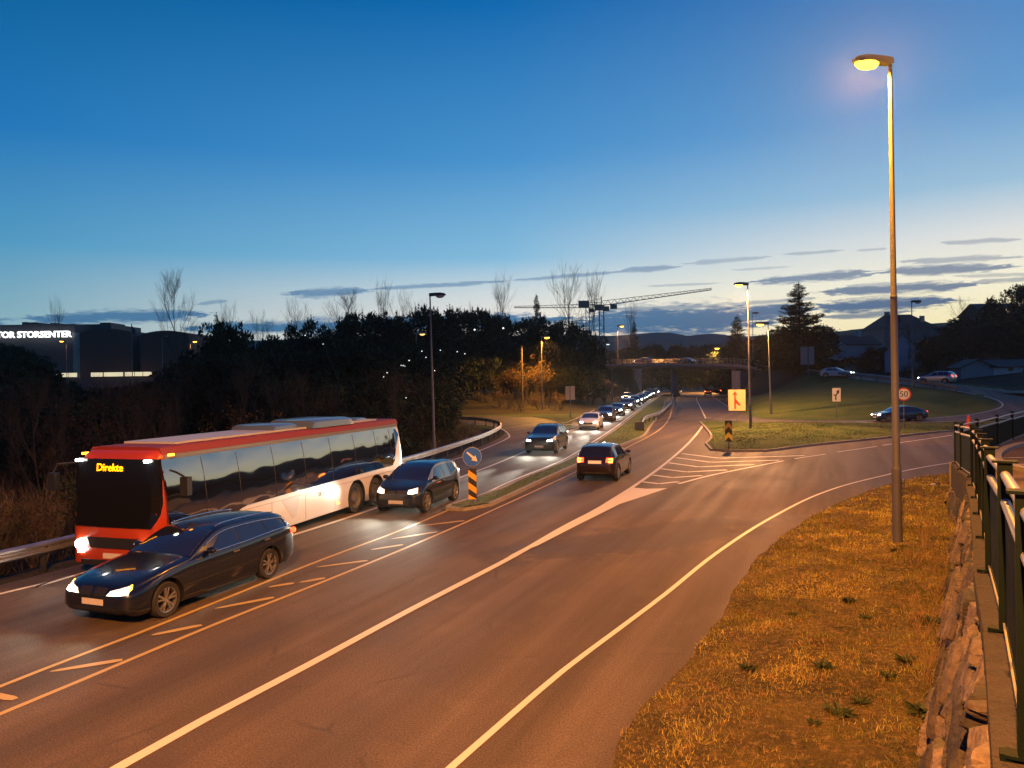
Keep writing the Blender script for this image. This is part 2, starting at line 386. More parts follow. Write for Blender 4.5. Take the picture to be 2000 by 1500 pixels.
def seg_dist(poly, x, y, closed=True):
    P = np.asarray(poly, float)[:, :2]; d = np.full(np.shape(x), 1e9)
    for i in range(len(P) if closed else len(P) - 1):
        a = P[i]; b = P[(i + 1) % len(P)]; ab = b - a
        t = np.clip(((x - a[0]) * ab[0] + (y - a[1]) * ab[1]) / (ab @ ab + 1e-12), 0, 1)
        d = np.minimum(d, np.hypot(x - a[0] - t * ab[0], y - a[1] - t * ab[1]))
    return d
def fill(poly, sp, zf):
    """triangulated sheet over a polygon with inner points, z from zf(x, y, distance to the border)"""
    P = np.asarray(poly, float)[:, :2]; n = len(P)
    xs = np.arange(P[:, 0].min(), P[:, 0].max(), sp); ys = np.arange(P[:, 1].min(), P[:, 1].max(), sp)
    gx, gy = np.meshgrid(xs, ys); gx = gx.ravel() + nr.uniform(-.2, .2, gx.size) * sp; gy = gy.ravel() + nr.uniform(-.2, .2, gy.size) * sp
    k = inside(P, gx, gy); gx, gy = gx[k], gy[k]; d = seg_dist(P, gx, gy); k = d > sp * .45; gx, gy = gx[k], gy[k]
    pts = [Vector(p) for p in P] + [Vector((a, b)) for a, b in zip(gx, gy)]
    v, e, f, *_ = delaunay_2d_cdt(pts, [], [list(range(n))], 1, 1e-5)
    vx = np.array([p[0] for p in v]); vy = np.array([p[1] for p in v]); vd = seg_dist(P, vx, vy)
    z = zf(vx, vy, vd); mb = MB(); ff = []
    for t in f:
        a = (vx[t[1]] - vx[t[0]]) * (vy[t[2]] - vy[t[0]]) - (vx[t[2]] - vx[t[0]]) * (vy[t[1]] - vy[t[0]])
        ff.append(tuple(t) if a > 0 else tuple(t)[::-1])
    mb.add(list(zip(vx, vy, z)), ff); return mb
def sstep(x): x = np.clip(x, 0, 1); return x * x * (3 - 2 * x)
def text_mesh(txt, size, depth=.01, name='lettering', off=.0):
    cu = bpy.data.curves.new(name, 'FONT'); cu.body = txt; cu.size = size; cu.extrude = depth; cu.align_x = 'CENTER'; cu.align_y = 'CENTER'
    cu.resolution_u = 3; cu.offset = off * size
    o = bpy.data.objects.new(name, cu); col.objects.link(o)
    dg = bpy.context.evaluated_depsgraph_get(); dg.update()
    me = bpy.data.meshes.new_from_object(o.evaluated_get(dg)); bpy.data.objects.remove(o)
    me.transform(Matrix.Rotation(R(90), 4, 'X'))   # now upright, faces -y
    me.name = name; return me
def lamp_light(name, kind, loc, energy, color, parent=None, radius=.1, spot=None, blend=.3, rot=None):
    l = bpy.data.lights.new(name, kind); l.energy = energy; l.color = color; l.shadow_soft_size = radius
    if kind == 'SPOT': l.spot_size = spot; l.spot_blend = blend
    o = bpy.data.objects.new(name, l); col.objects.link(o); o.location = loc
    if rot is not None: o.rotation_euler = rot
    if parent is not None: o.parent = parent
    return o
# ================================================================== GROUND AND ROADS
railL = [(-16.5, 4), (-12.3, 15.5), (-11.0, 18.9), (-7.9, 28.5), (-5.0, 38.5), (-2.9, 48.5), (-1.55, 57), (-1.0, 64.8), (-1.9, 72), (-5.3, 78.6), (-15, 83), (-34, 86)]
XL_y = np.array([-40, 4, 15.5, 18.9, 28.5, 38.5, 48.5, 57, 64.8, 72, 78.6, 82, 84.5, 86]); XL_x = np.array([-26, -16.5, -12.3, -11, -7.9, -5, -2.9, -1.5, -1, -1.9, -5.3, -13, -32, -400.])
LE_y = np.array([60, 66, 75, 78, 93, 110, 140, 183, 213, 400]); LE_x = np.array([4.4, 4.6, 5.05, 5.3, 8.0, 13, 21.5, 31, 38.5, 86.])
XR_y = np.array([70, 80, 92.6, 110, 141, 200, 400]); XR_x = np.array([26, 25.8, 27.8, 31.0, 38.5, 56, 110.])
RAMP = [(17.6, 81, .018, 2.6), (20.5, 77.3, .02, 2.6), (25, 73.2, .03, 2.4), (31, 71.0, .06, 2.3), (37, 70.6, .1, 2.5), (43, 72.4, .2, 2.9), (49.3, 75.3, .4, 3.5),
        (54.8, 79.5, .9, 3.8), (57.3, 85, 1.5, 3.9), (57.0, 92, 2.2, 3.9), (54.3, 99, 3.0, 3.8), (52.0, 106, 3.7, 3.7), (50.7, 114, 4.4, 3.7), (51, 130, 5.2, 3.7),
        (52.3, 146, 6.1, 3.7), (50.5, 162, 6.9, 3.7), (43.5, 178, 7.4, 3.7), (34, 191, 7.8, 3.7), (24, 202, 8.0, 3.7), (8, 213, 8.1, 3.7), (-20, 228, 8.1, 3.7), (-70, 240, 8, 3.7)]
ramp_s = cr(RAMP, 1.5)
BR0 = int(np.argmin(np.hypot(ramp_s[:, 0] - 52.2, ramp_s[:, 1] - 150))); BR1 = int(np.argmin(np.hypot(ramp_s[:, 0] - 27, ramp_s[:, 1] - 199)))
EAST = [(57.5, 90, 2.05, 4.5), (64, 91.5, 2.2, 4.2), (78, 92, 2.5, 4), (100, 94, 3.2, 4), (140, 98, 4, 4)]
east_s = cr(EAST, 1.5)
LOWR = [(-60, 70), (-45, 72), (-30, 78), (-22, 88), (-25, 100), (-40, 112)]
def height(x, y):
    x = np.asarray(x, float); y = np.asarray(y, float)
    h = np.full(x.shape, -.05)
    xl = np.interp(y, XL_y, XL_x); d = xl - x
    h = h - np.clip((d - .9) * .28, 0, 3.2) * (d > 0)
    lowl = sstep((-x - 12) / 20) * sstep((y - 86) / 10)
    le = np.interp(y, LE_y, LE_x); d2 = le - 3.0 - x
    mound = np.minimum(.13 * np.maximum(d2, 0), 3.2) * sstep((y - 97) / 22) * (1 - .8 * sstep((-x - 10) / 25))
    h = h + mound
    # ramp embankment
    hr = np.full(x.shape, -1e3); dmin = np.full(x.shape, 1e9); zn = np.zeros(x.shape); hwn = np.zeros(x.shape)
    for S, br in ((ramp_s, True), (east_s, False)):
        for i in range(0, len(S)):
            if br and BR0 < i < BR1: continue
            sx, sy, sz, sw = S[i]
            dd = np.hypot(x - sx, y - sy)
            sl = np.interp(sy, [104, 122], [.13, .5])
            if sy > 175: sl = .55
            hr = np.maximum(hr, sz - .1 - np.maximum(dd - sw - 1.2, 0) * sl)
            q = (dd - sw) < dmin - 0
            dmin = np.where(q, dd - sw, dmin); zn = np.where(q, sz, zn); hwn = np.where(q, sw, hwn)
    xr = np.interp(y, XR_y, XR_x)
    rightside = (y > 72) & (x > xr)
    yh = np.interp(x, [20, 26, 35, 42, 48], [80, 75, 72.8, 76, 80])
    lim = .42 * np.maximum(0, x - xr - .3) - .05
    lim2 = np.where(x < 50, .22 * np.maximum(0, y - yh) - .05, 99)
    east = (2.0 + .045 * (y - 90) + .10 * np.maximum(0, x - 66)) * sstep((x - 58) / 7) * sstep((y - 72) / 22)
    east = np.minimum(east, 26 + 0 * x)
    hh = np.maximum(hr, east); hh = np.minimum(hh, np.minimum(lim, lim2))
    h = np.where(rightside, np.maximum(h, hh), h)
    leftside = (y > 150) & (x < le + 1)
    lim3 = .5 * np.maximum(0, le - 1.0 - x) - .05
    h = np.where(leftside, np.maximum(h, np.minimum(hr, lim3)), h)
    k = 1 - sstep((dmin - .5) / 2.6)
    k = k * (dmin < 3.2)
    h = h * (1 - k) + (zn - .09) * k
    # far land rises gently
    far = sstep((np.hypot(x, y) - 260) / 500)
    h = h + far * 9
    return h
def hz(x, y): return float(height(np.array([x]), np.array([y]))[0])
gx = np.concatenate([-np.geomspace(45, 3000, 30)[::-1], np.arange(-44, 110, 1.3), np.geomspace(111, 3000, 26)])
gy = np.concatenate([[-300, -100, -50, -25], np.arange(-12, 225, 1.3), np.geomspace(227, 4000, 30)])
GX, GY = np.meshgrid(gx, gy); GZ = height(GX, GY)
nx, ny = len(gx), len(gy)
idx = np.arange(nx * ny).reshape(ny, nx)
fc = np.stack([idx[:-1, :-1], idx[:-1, 1:], idx[1:, 1:], idx[1:, :-1]], -1).reshape(-1, 4)
me = bpy.data.meshes.new('ground'); me.from_pydata(np.c_[GX.ravel(), GY.ravel(), GZ.ravel()].tolist(), [], fc.tolist())
# one earth everywhere except the mown slopes inside the loop
me.materials.append(mt_earth); me.materials.append(mt_grass)
cx = GX.ravel()[fc].mean(1); cyy = GY.ravel()[fc].mean(1)
lawn = ((cx > np.interp(cyy, XR_y, XR_x) - 1) & (cyy > 68) & (cyy < 118) & (cx < 62)) | ((cx > -14) & (cx < 14) & (cyy > 70) & (cyy < 99))
me.polygons.foreach_set('material_index', lawn.astype(int).tolist())
me.polygons.foreach_set('use_smooth', [True] * len(me.polygons))
ground = link('ground', me, None); ground['kind'] = 'structure'

# ---- asphalt
rl = cr(railL, 2.0)
road_left = [tuple(p) for p in cr([(-24, -12), (-16.2, 4), (-12.0, 15.7), (-10.7, 18.9), (-7.6, 28.5), (-4.7, 38.5), (-2.6, 48.5), (-1.2, 57), (-.65, 64.8), (-1.6, 72.2), (-5, 79), (-15, 83.5), (-34, 86.6), (-60, 88)], 2)]
road = road_left + [(-60, 99), (-34, 98), (-8.4, 95.3), (-1.9, 93.5), (2, 90), (4.0, 84), (4.9, 76), (5.05, 69), (4.9, 65.8), (5.4, 70), (6.0, 78), (8.0, 93), (13, 110), (21.5, 140), (31, 183), (38.5, 213), (86, 400),
        (110, 400), (56, 200), (38.5, 141), (31, 110), (27.8, 92.6), (25.9, 79.5), (30, 74), (38, 70), (46, 66), (60, 64), (120, 62), (120, 49), (60, 48.3), (45, 45.3), (34, 41.6), (26, 37.6), (19.6, 33.5), (15.6, 30.6), (10.3, 24.5), (6.4, 18.5), (3.8, 13.1), (2.0, 9.8), (1.4, 8.5), (.1, 3.8), (-2, -12)]
rdmb = fill(road, 6.0, lambda x, y, d: x * 0)
struct('road', rdmb, mt_asphalt)
mb = MB(); rs = ramp_s.copy(); rs[:, 2] += .0
ribbon(mb, rs[:BR0 + 1, :3], rs[:BR0 + 1, 3] * 2, 0); n0 = len(rs)
ribbon(mb, rs[BR1:, :3], rs[BR1:, 3] * 2, 0)
struct('ramp_road', mb, mt_asphalt)
mb = MB(); ribbon(mb, east_s[:, :3], east_s[:, 3] * 2, .004); struct('side_road', mb, mt_asphalt)
mb = MB(); lp = cr(LOWR, 2); lz = height(lp[:, 0], lp[:, 1]); lzs = np.convolve(np.pad(lz, 4, 'edge'), np.ones(9) / 9, 'valid')
ribbon(mb, np.c_[lp, lzs + .25], 5.0); struct('lower_road', mb, mt_asphalt)

# ---- painted lines
wm = MB(); ym = MB()
def pl(pxs, wd, mbx, z=.006, world=None, step=.8, straight=False):
    P = [G(*p) for p in pxs] if world is None else world
    if not straight and len(P) > 2: P = cr(P, step)
    ribbon(mbx, P, wd, z); return P
Dline = [(-11.6, 0), (-8.9, 7.5), (-7.35, 11.9), G(265, 1239), G(450, 1165), G(635, 1091), G(790, 1033), G(925, 975), G(1000, 939), G(1100, 898), G(1160, 862), G(1205, 832), G(1250, 799), (34.8, 182), (43, 216), (88, 385)]
Dl = pl(None, .10, ym, world=Dline[:8]); pl(None, .12, wm, world=Dline[7:])
Cline = [(-11.3, 0), (-9.0, 5), (-6.95, 10.3), G(147, 1334), G(424, 1218), G(635, 1135), G(820, 1059), G(955, 1000), G(1120, 924), G(1223, 875), G(1287, 840), G(1307, 817), G(1314, 795), G(1323, 778), (47.5, 206), (60, 250)]
pl(None, .10, ym, world=Cline)
Bl = [(-8.1, 0), G(230, 1500), G(400, 1405), G(600, 1300), G(800, 1192), G(1000, 1088), G(1100, 1030), G(1200, 975), G(1300, 905), G(1350, 860), G(1374, 829), G(1378, 816)]
pl(None, .17, wm, world=Bl)
pl([(1378, 816), (1371, 802), (1366, 792), (1360, 780)], .14, wm)
pl([(1378, 816), (1415, 818)], .14, wm, straight=True); pl([(1380, 822), (1412, 823)], .12, wm, straight=True)
Al = [(-4.2, 0), G(880, 1500), G(1000, 1395), G(1100, 1310), G(1200, 1235), G(1300, 1160), G(1400, 1080), G(1500, 1015), G(1600, 965), G(1700, 935), G(1850, 905), (30, 42.6), (45, 47.2), (90, 50)]
pl(None, .105, wm, world=Al)
pl([(390, 1102), (557, 1050), (727, 995), (895, 934), (1009, 889), (1105, 844), (1139, 831), (1200, 797), (1240, 779)], .16, wm, world=None)
Fl = [(-16.6, 2), (-10.95, 16.3), (-9.95, 18.7), G(877, 901), G(940, 879), G(988, 858), G(994, 849), G(976, 837), G(930, 829), (-14, 81.5)]
pl(None, .12, wm, world=Fl)
pl([(1099, 826), (1112, 823), (1139, 811), (1162, 800)], .12, wm)
for a, b in (((1085, 829), (1118, 829)), ((1075, 836), (1124, 836)),): pl([a, b], .25, wm, straight=True)
# hatch in the median (yellow, worn)
for a, b in (((-60, 1348), (30, 1366)), ((98, 1312), (239, 1289)), ((296, 1241), (394, 1221)), ((420, 1189), (535, 1167)), ((524, 1147), (574, 1139)), ((585, 1138), (635, 1129)), ((618, 1108), (718, 1095)), ((724, 1074), (787, 1064)), ((764, 1053), (854, 1039)), ((823, 1027), (907, 1017))):
    A_, B_ = np.array(G(*a)), np.array(G(*b)); P = [A_ + (B_ - A_) * t for t in (0, .12, .5, .88, 1)]
    ribbon(ym, P, [.03, .11, .15, .15, .09], .006)
# gore chevrons
for a, b, c in (((1332, 886), (1404, 895), (1572, 890)), ((1320, 894), (1389, 903), (1522, 899)), ((1306, 904), (1364, 912), (1473, 907.5)), ((1291, 915.5), (1341, 922), (1420, 918)), ((1275, 928), (1313, 933), (1371, 929)), ((1253, 941), (1287, 945), (1325, 941))):
    pl([a, b], .26, wm, straight=True); pl([b, c], .26, wm, z=.0062, straight=True)
pl([(1325, 945), (1400, 926), (1531, 900)], .15, wm)
gp = [G(*p) for p in ((991, 1088), (1060, 1052), (1120, 1018), (1170, 990), (1231, 952), (1262, 955), (1303, 954), (1265, 967), (1210, 985), (1120, 1030), (1050, 1066))]
g_ = fill(gp, 1.5, lambda x, y, d: x * 0 + .009); wm.add(g_.v, g_.f)
for a, b in (((1552, 896), (1612, 887)), ((1635, 883), (1712, 872)), ((1723, 870), (1860, 850))): pl([a, b], .12, wm, straight=True)
pl([(1404, 783), (1425, 796)], .12, wm, straight=True)
pl(None, .12, wm, world=[G(1404, 783), (47, 180), (56, 206)])
pl(None, .12, wm, world=[G(1360, 780), (43, 178), (52, 206)])
rin = ramp_s[2:BR0]; T = np.gradient(rin[:, :2], axis=0); T /= np.linalg.norm(T, axis=1)[:, None]; N = np.c_[-T[:, 1], T[:, 0]]
for sgn in (1, -1):
    e = rin[:, :3].copy(); e[:, :2] += N * sgn * (rin[:, 3] - .35)[:, None]; e[:, 2] += .008
    ribbon(wm, e, .12)
# a darker mended patch and a few cracks
ck = MB(); rc_ = random.Random(5)
for a_, b_ in (((1060, 1078), (1300, 1030)), ((1150, 1112), (1330, 1062)), ((1285, 1000), (1430, 987)), ((640, 1210), (860, 1110))):
    A_, B_ = np.array(G(*a_)), np.array(G(*b_)); n_ = 40; P = [A_ + (B_ - A_) * k / n_ + np.array([rc_.gauss(0, .035), rc_.gauss(0, .035)]) for k in range(n_ + 1)]
    ribbon(ck, P, [.006 + .014 * rc_.random() for _ in P], .004)
struct('road_cracks', ck, M('crack_filler', (.018, .015, .014), .7))
struct('white_road_markings', wm, mt_white); struct('yellow_road_markings', ym, mt_yellow)

# ---- islands
def kerbed(name, poly, z0, hump, mat, sp, kw=.16, kh=.12, hw=5.0):
    P = np.array(poly, float)
    top = fill(P, sp, lambda x, y, d: z0 + kh - .01 + hump * sstep(d / hw) + (nr.rand(len(x)) - .5) * .05 * (d > .3))
    o = struct(name, top, mat, smooth=True)
    Q = np.r_[P, P[:2]]; k = MB(); n = len(Q)
    T = np.gradient(Q, axis=0); T /= np.linalg.norm(T, axis=1)[:, None] + 1e-9; Nn = np.c_[-T[:, 1], T[:, 0]]
    A_ = Q + Nn * kw / 2; B_ = Q - Nn * kw / 2
    vs = [(*a, z0 - .05) for a in A_] + [(*a, z0 + kh) for a in A_] + [(*b, z0 + kh) for b in B_] + [(*b, z0 - .05) for b in B_]
    fs = []
    for i in range(n - 1):
        for q in range(3): fs.append((q * n + i, q * n + i + 1, (q + 1) * n + i + 1, (q + 1) * n + i))
    k.add(vs, fs); link('kerb', k, mt_kerb, o)
    return o
dw = cr(Dline[6:15], 2.0)
dTt = np.gradient(dw, axis=0); dTt /= np.linalg.norm(dTt, axis=1)[:, None]; dN = np.c_[-dTt[:, 1], dTt[:, 0]]
medL = (dw - dN * .45)[:-10]; medL = medL[medL[:, 1] > 28.5]
medR = cr([(-1.75, 25.9), G(955, 989), G(1050, 945), G(1120, 913), G(1218, 869), (9.9, 58), (12.6, 70), (17.6, 91.6), (22.5, 114), (31.5, 157), (42.5, 200)], 2.0)
med = [tuple(p) for p in medR] + [tuple(p) for p in medL[::-1]] + [(-2.2, 26.6), (-2.25, 26.1)]
medi = kerbed('median_strip', med, 0, .10, mt_grass, 1.1, hw=2)
isl = [(11.9, 46.0), (12.6, 45.1), (14.6, 44.8), (18.8, 48.2), (24.5, 52.2), (34, 58.8), (45, 62.5), (60, 63.6), (62, 66.5), (50, 67.6), (42, 67.6), (34, 67.6), (28, 68.6), (23, 71.8), (20.2, 75), (19.0, 75.6), (18.2, 74.4), (16.6, 66), (14.5, 56), (12.6, 50)]
isl_o = kerbed('lawn_island', [tuple(p) for p in cr(isl, 1.5)], 0, .42, mt_grass, 1.0, hw=7)

# ---- rough verge between the turning lane and the stone wall
FYs = np.array([-6, 1.5, 3.72, 5.9, 8.1, 10.3, 12.7, 15.1, 17.6, 19.9, 22.6, 25.4]); FXs = np.array([-3.0, 1.15, 2.43, 3.72, 4.97, 6.28, 7.68, 9.08, 10.5, 11.85, 13.15, 14.6])
FENCE = [(x, y, 2.7 - .05 * y) for x, y in zip(FXs, FYs)]
V = [(-2.6, -10), (-.3, 4), (1.04, 8.7), (1.6, 10), (3.4, 13.3), (6, 18.75), (9.9, 24.75), (15.3, 31), (19.3, 33.9), (24, 36.4)]
vl = [(p[0] + .035 * math.sin(p[1] * 2.3) + .02 * math.sin(p[1] * 5.9 + 1), p[1]) for p in cr(V, .35)]
wallb = [(np.interp(y, FYs, FXs) - .35, y) for y in np.arange(25.4, -10, -1.5)]
verge = vl + [(22.5, 33.5), (18.5, 28.6), (15.2, 25.4)] + wallb
def vergez(x, y, d):
    a = seg_dist(vl, x, y, False)
    return .02 + .10 * sstep(a / 1.2) + .05 * np.sin(x * 1.7 + y * .9) * sstep(a / 2) + (nr.rand(len(x)) - .5) * .05 * sstep(a) + .25 * sstep((a - 2) / 3)
vg = fill(verge, .45, vergez); struct('grass_verge', vg, mt_verge, smooth=True)
vbv = BVHTree.FromPolygons([Vector(p) for p in vg.v], vg.f)
def zverge(x, y):
    r = vbv.ray_cast(Vector((x, y, 5)), Vector((0, 0, -1))); return r[0].z if r[0] else None

# ---- path and car park level behind the railing
seg2 = [(14.6, 25.4, 1.42), (17.0, 28.2, 1.4), (19.5, 31, 1.42), (22.0, 33.9, 1.44), (24.6, 36.8, 1.46), (27.3, 39.6, 1.5), (30.2, 42.2, 1.55)]
def wz(x, y, d=None): return np.where(y < 25.4, 2.7 - .05 * y, 1.43 + .004 * (y - 25)) - .03
plat = [(np.interp(y, FYs, FXs) + .06, y) for y in np.arange(-6, 25.2, 1.5)] + [(a[0] + .1, a[1] - .1) for a in seg2] + [(60, 44), (60, -6)]
struct('footpath', fill(plat, 2.0, wz), mt_walk, smooth=True)
# curved kerb between the path and the car park, bay lines
k = MB()
kc = cr([(14.2, 20.5), (15.5, 24.2), (17, 27), (19, 29.6), (21.5, 31.9), (26, 34.5), (36, 37)], .8)
for i in range(len(kc) - 1):
    a, b = kc[i], kc[i + 1]; z = float(wz(a[0], a[1])); zb = float(wz(b[0], b[1]))
    k.beam((a[0], a[1], z + .05), (b[0], b[1], zb + .05), .3, .14)
kc2 = cr([(17.8, 24.2), (16.6, 21), (14.6, 17), (12.4, 12.5), (9, 7)], .8)
tag(link('kerb_edging', k, mt_kerb), 'curved dark kerb between the footpath and the car park', 'kerb', kind='structure')
bay = MB()
for i in range(4):
    y = 20.6 + i * 2.15; x_ = 14.0 + i * 1.1; ribbon(bay, [(x_, y, float(wz(0, y)) + .012), (x_ + 5, y - .6, float(wz(0, y - .6)) + .012)], .10)
struct('car_park_markings', bay, mt_white)

# ---- retaining wall: rough stones, concrete coping
wall = empty('retaining_wall', (9, 15, 0), 0, 'rough stone retaining wall with a concrete coping beside the grass verge', 'wall')
o3 = Vector((9, 15, 0))
cop = MB(); back = MB(); cf = MB()
fp = cr([f[:3] for f in FENCE], .7)
for i in range(len(fp) - 1):
    a, b = Vector(fp[i]), Vector(fp[i + 1]); d = (b - a).normalized(); nl = Vector((-d.y, d.x, 0))
    za, zb = a.z, b.z
    jog = .0 if a.y < 19.6 else .02
    e = d * .004
    A0, B0 = a - o3 + e, b - o3 - e
    def slab(m_, off0, off1, zt0, zt1, offb=None, z_lo=None):
        ob = offb or (off0, off1); lo = -.25 if z_lo is None else None
        pts = []
        for P_, zt in ((A0, za), (B0, zb)):
            zl = lo if lo is not None else zt + z_lo
            pts += [Vector((P_.x, P_.y, 0)) + nl * ob[0] + Vector((0, 0, zl)), Vector((P_.x, P_.y, 0)) + nl * ob[1] + Vector((0, 0, zl)),
                    Vector((P_.x, P_.y, 0)) + nl * off1 + Vector((0, 0, zt + zt1)), Vector((P_.x, P_.y, 0)) + nl * off0 + Vector((0, 0, zt + zt0))]
        m_.add(pts, [(0, 1, 2, 3), (7, 6, 5, 4), (0, 4, 5, 1), (1, 5, 6, 2), (2, 6, 7, 3), (3, 7, 4, 0)])
    slab(cop, -.32, .105, 0, -.0, z_lo=-.17 if a.y < 17.5 else -.75)
    slab(back, -.05, .06, -.175 if a.y < 17.5 else -.76, -.175 if a.y < 17.5 else -.76, offb=(-.05, .36))
link('coping', cop, mt_conc2, wall); link('backing', back, M('wall_joints', (.035, .03, .027), 1.0, noise=(4, .4)), wall)
# stones: a fine sheet pushed in and out, every stone its own face, tilt and depth, dark recessed joints
L_ = np.r_[0, np.cumsum(np.linalg.norm(np.diff(fp[:, :2], axis=0), axis=1))]; tot = L_[-1]
NS, NZ = int((tot - 6) / .030), 84
SS = np.linspace(6, tot, NS); fx = [np.interp(SS, L_, fp[:, q]) for q in range(3)]; tx_ = np.gradient(np.interp(SS, L_, fp[:, 0])); ty_ = np.gradient(np.interp(SS, L_, fp[:, 1])); tn_ = np.hypot(tx_, ty_); nX, nY = -ty_ / tn_, tx_ / tn_
topz = fx[2] - np.where(fx[1] < 17.6, .172, .755); vv = np.linspace(0, 1, NZ); ZZ = -.12 + (topz[:, None] + .12) * vv[None]; S2 = np.repeat(SS[:, None], NZ, 1)
an = R(38); U1 = (S2 * math.cos(an) + ZZ * math.sin(an)) / .85; U2 = (-S2 * math.sin(an) + ZZ * math.cos(an)) / .25
# bend the pattern so that the courses are irregular
U1 = U1 + .25 * np.sin(U2 * 1.1) ; U2 = U2 + .30 * np.sin(U1 * 1.7 + S2)
iu, iv = np.floor(U1).astype(int), np.floor(U2).astype(int)
def hsh(a, b, k): v_ = np.sin(a * 127.1 + b * 311.7 + k * 74.7) * 43758.5453; return v_ - np.floor(v_)
d1 = np.full(U1.shape, 9.); d2 = d1.copy(); ca_ = np.zeros(U1.shape); cb_ = ca_.copy(); cx_ = ca_.copy(); cy_ = ca_.copy()
for da in (-1, 0, 1, 2, -2):
    for db in (-1, 0, 1, 2, -2):
        A_, B_ = iu + da, iv + db; px_ = A_ + .1 + .8 * hsh(A_, B_, 1); py_ = B_ + .1 + .8 * hsh(A_, B_, 2); dd = np.abs(U1 - px_) * .9 + np.hypot(U1 - px_, U2 - py_) * .6 + np.abs(U2 - py_) * .35
        nw = dd < d1; d2 = np.where(nw, d1, np.minimum(d2, dd)); d1 = np.where(nw, dd, d1); ca_ = np.where(nw, A_, ca_); cb_ = np.where(nw, B_, cb_); cx_ = np.where(nw, U1 - px_, cx_); cy_ = np.where(nw, U2 - py_, cy_)
edge = np.clip((d2 - d1) / .20 - .12, 0, 1); edge = edge ** .6
h1, h2, h3, h4 = (hsh(ca_, cb_, k) for k in (3, 4, 5, 6))
gone = h4 < .13
DP = edge * (.08 + .10 * h1 + .17 * (h2 - .5) * cx_ + .18 * (h3 - .5) * cy_) + .012 * np.sin(U1 * 9 + h1 * 9) * np.sin(U2 * 7) * edge; DP = np.where(gone, -.02, DP) + nr.normal(0, .0025, DP.shape)
off_ = .03 + .60 * (1 - vv)[None] * np.clip(topz / 2.2, .2, 1)[:, None] + DP - .05
off_[:, -1] = .0
PX = fx[0][:, None] + nX[:, None] * off_ - o3.x; PY = fx[1][:, None] + nY[:, None] * off_ - o3.y; PZ = ZZ
idn = np.arange(NS * NZ).reshape(NS, NZ); fcs = np.stack([idn[:-1, :-1], idn[1:, :-1], idn[1:, 1:], idn[:-1, 1:]], -1).reshape(-1, 4)
me = bpy.data.meshes.new('stone_facing'); me.from_pydata(np.stack([PX, PY, PZ], -1).reshape(-1, 3).tolist(), [], fcs.tolist())
at = me.attributes.new('tone', 'FLOAT', 'POINT'); at.data.foreach_set('value', (hsh(ca_, cb_, 9) * .8 * (edge > .35) * (~gone)).ravel().astype(np.float32) + .0)
_n = NT(mt_stone.node_tree); _b = mt_stone.node_tree.nodes['Principled BSDF']; _at = _n.n.new('ShaderNodeAttribute'); _at.attribute_name = 'tone'; _co = _n.coord('Object')
_c = _n.mix(_n.mapr(_at.outputs['Fac'], 0, .8), (.012, .010, .009), (.17, .125, .10)); _q = _n.mapr(_n.noise(_co, 9, 5, .7), .35, .65, .55, 1.35); _c = _n.mix(1.0, _c, _n.comb(_q, _q, _q), 'MULTIPLY')
_c = _n.mix(_n.mapr(_n.noise(_co, 1.3, 4), .56, .66, 0, .7), _c, (.05, .055, .02)); _n.l.new(_c, _b.inputs['Base Color'])
link('stone_facing', me, mt_stone, wall)

# low wall under the far leg of the railing
fw = empty('low_concrete_wall', seg2[2], 0, 'low concrete edge wall under the far bend of the green railing', 'wall')
m_ = MB(); oo = Vector(seg2[2])
for i in range(len(seg2) - 1):
    a, b = Vector(seg2[i]), Vector(seg2[i + 1])
    d = (b - a).normalized()
    m_.beam(a - oo + d * .02 - Vector((0, 0, .72)), b - oo - d * .02 - Vector((0, 0, .72)), .3, 1.5)
link('wall_body', m_, mt_conc, fw)

# ---- green railing
fence = empty('railing', tuple(FENCE[2]), 0, 'dark green railing with pale grey top rails along the stone wall', 'railing')
fo = Vector(FENCE[2]); PH = 1.35
pts_l = [Vector(f) for f in FENCE[1:]] + [Vector(s) for s in seg2[1:]]; pts_f = []
for i, p in enumerate(pts_l):
    d = pts_l[min(i + 1, len(pts_l) - 1)] - pts_l[max(i - 1, 0)]; d.z = 0; d.normalize(); pts_f.append(p - Vector((-d.y, d.x, 0)) * .05)
PHS = [float(np.interp(p.y, [4, 25, 40], [1.30, 1.36, 1.17])) for p in pts_f]
for i, p in enumerate(pts_f):
    PH = PHS[i]; q = pts_f[min(i + 1, len(pts_f) - 1)]; pp = pts_f[max(i - 1, 0)]; d = (q - pp); d.z = 0; d.normalize(); ang = math.atan2(d.y, d.x)
    b = MB(); c = p - fo
    b.box(c + Vector((0, 0, PH / 2 - .02)), (.06, .10, PH + .04), ang)
    b.box(c + Vector((0, 0, PH + .012)), (.11, .17, .016), ang)
    b.box(c + Vector((0, 0, .03)), (.10, .2, .016), ang)
    nl = Vector((-d.y, d.x, 0))
    b.box(c + nl * .10 + Vector((0, 0, .02)), (.08, .05, .035), ang)
    link('post', b, mt_green, fence)
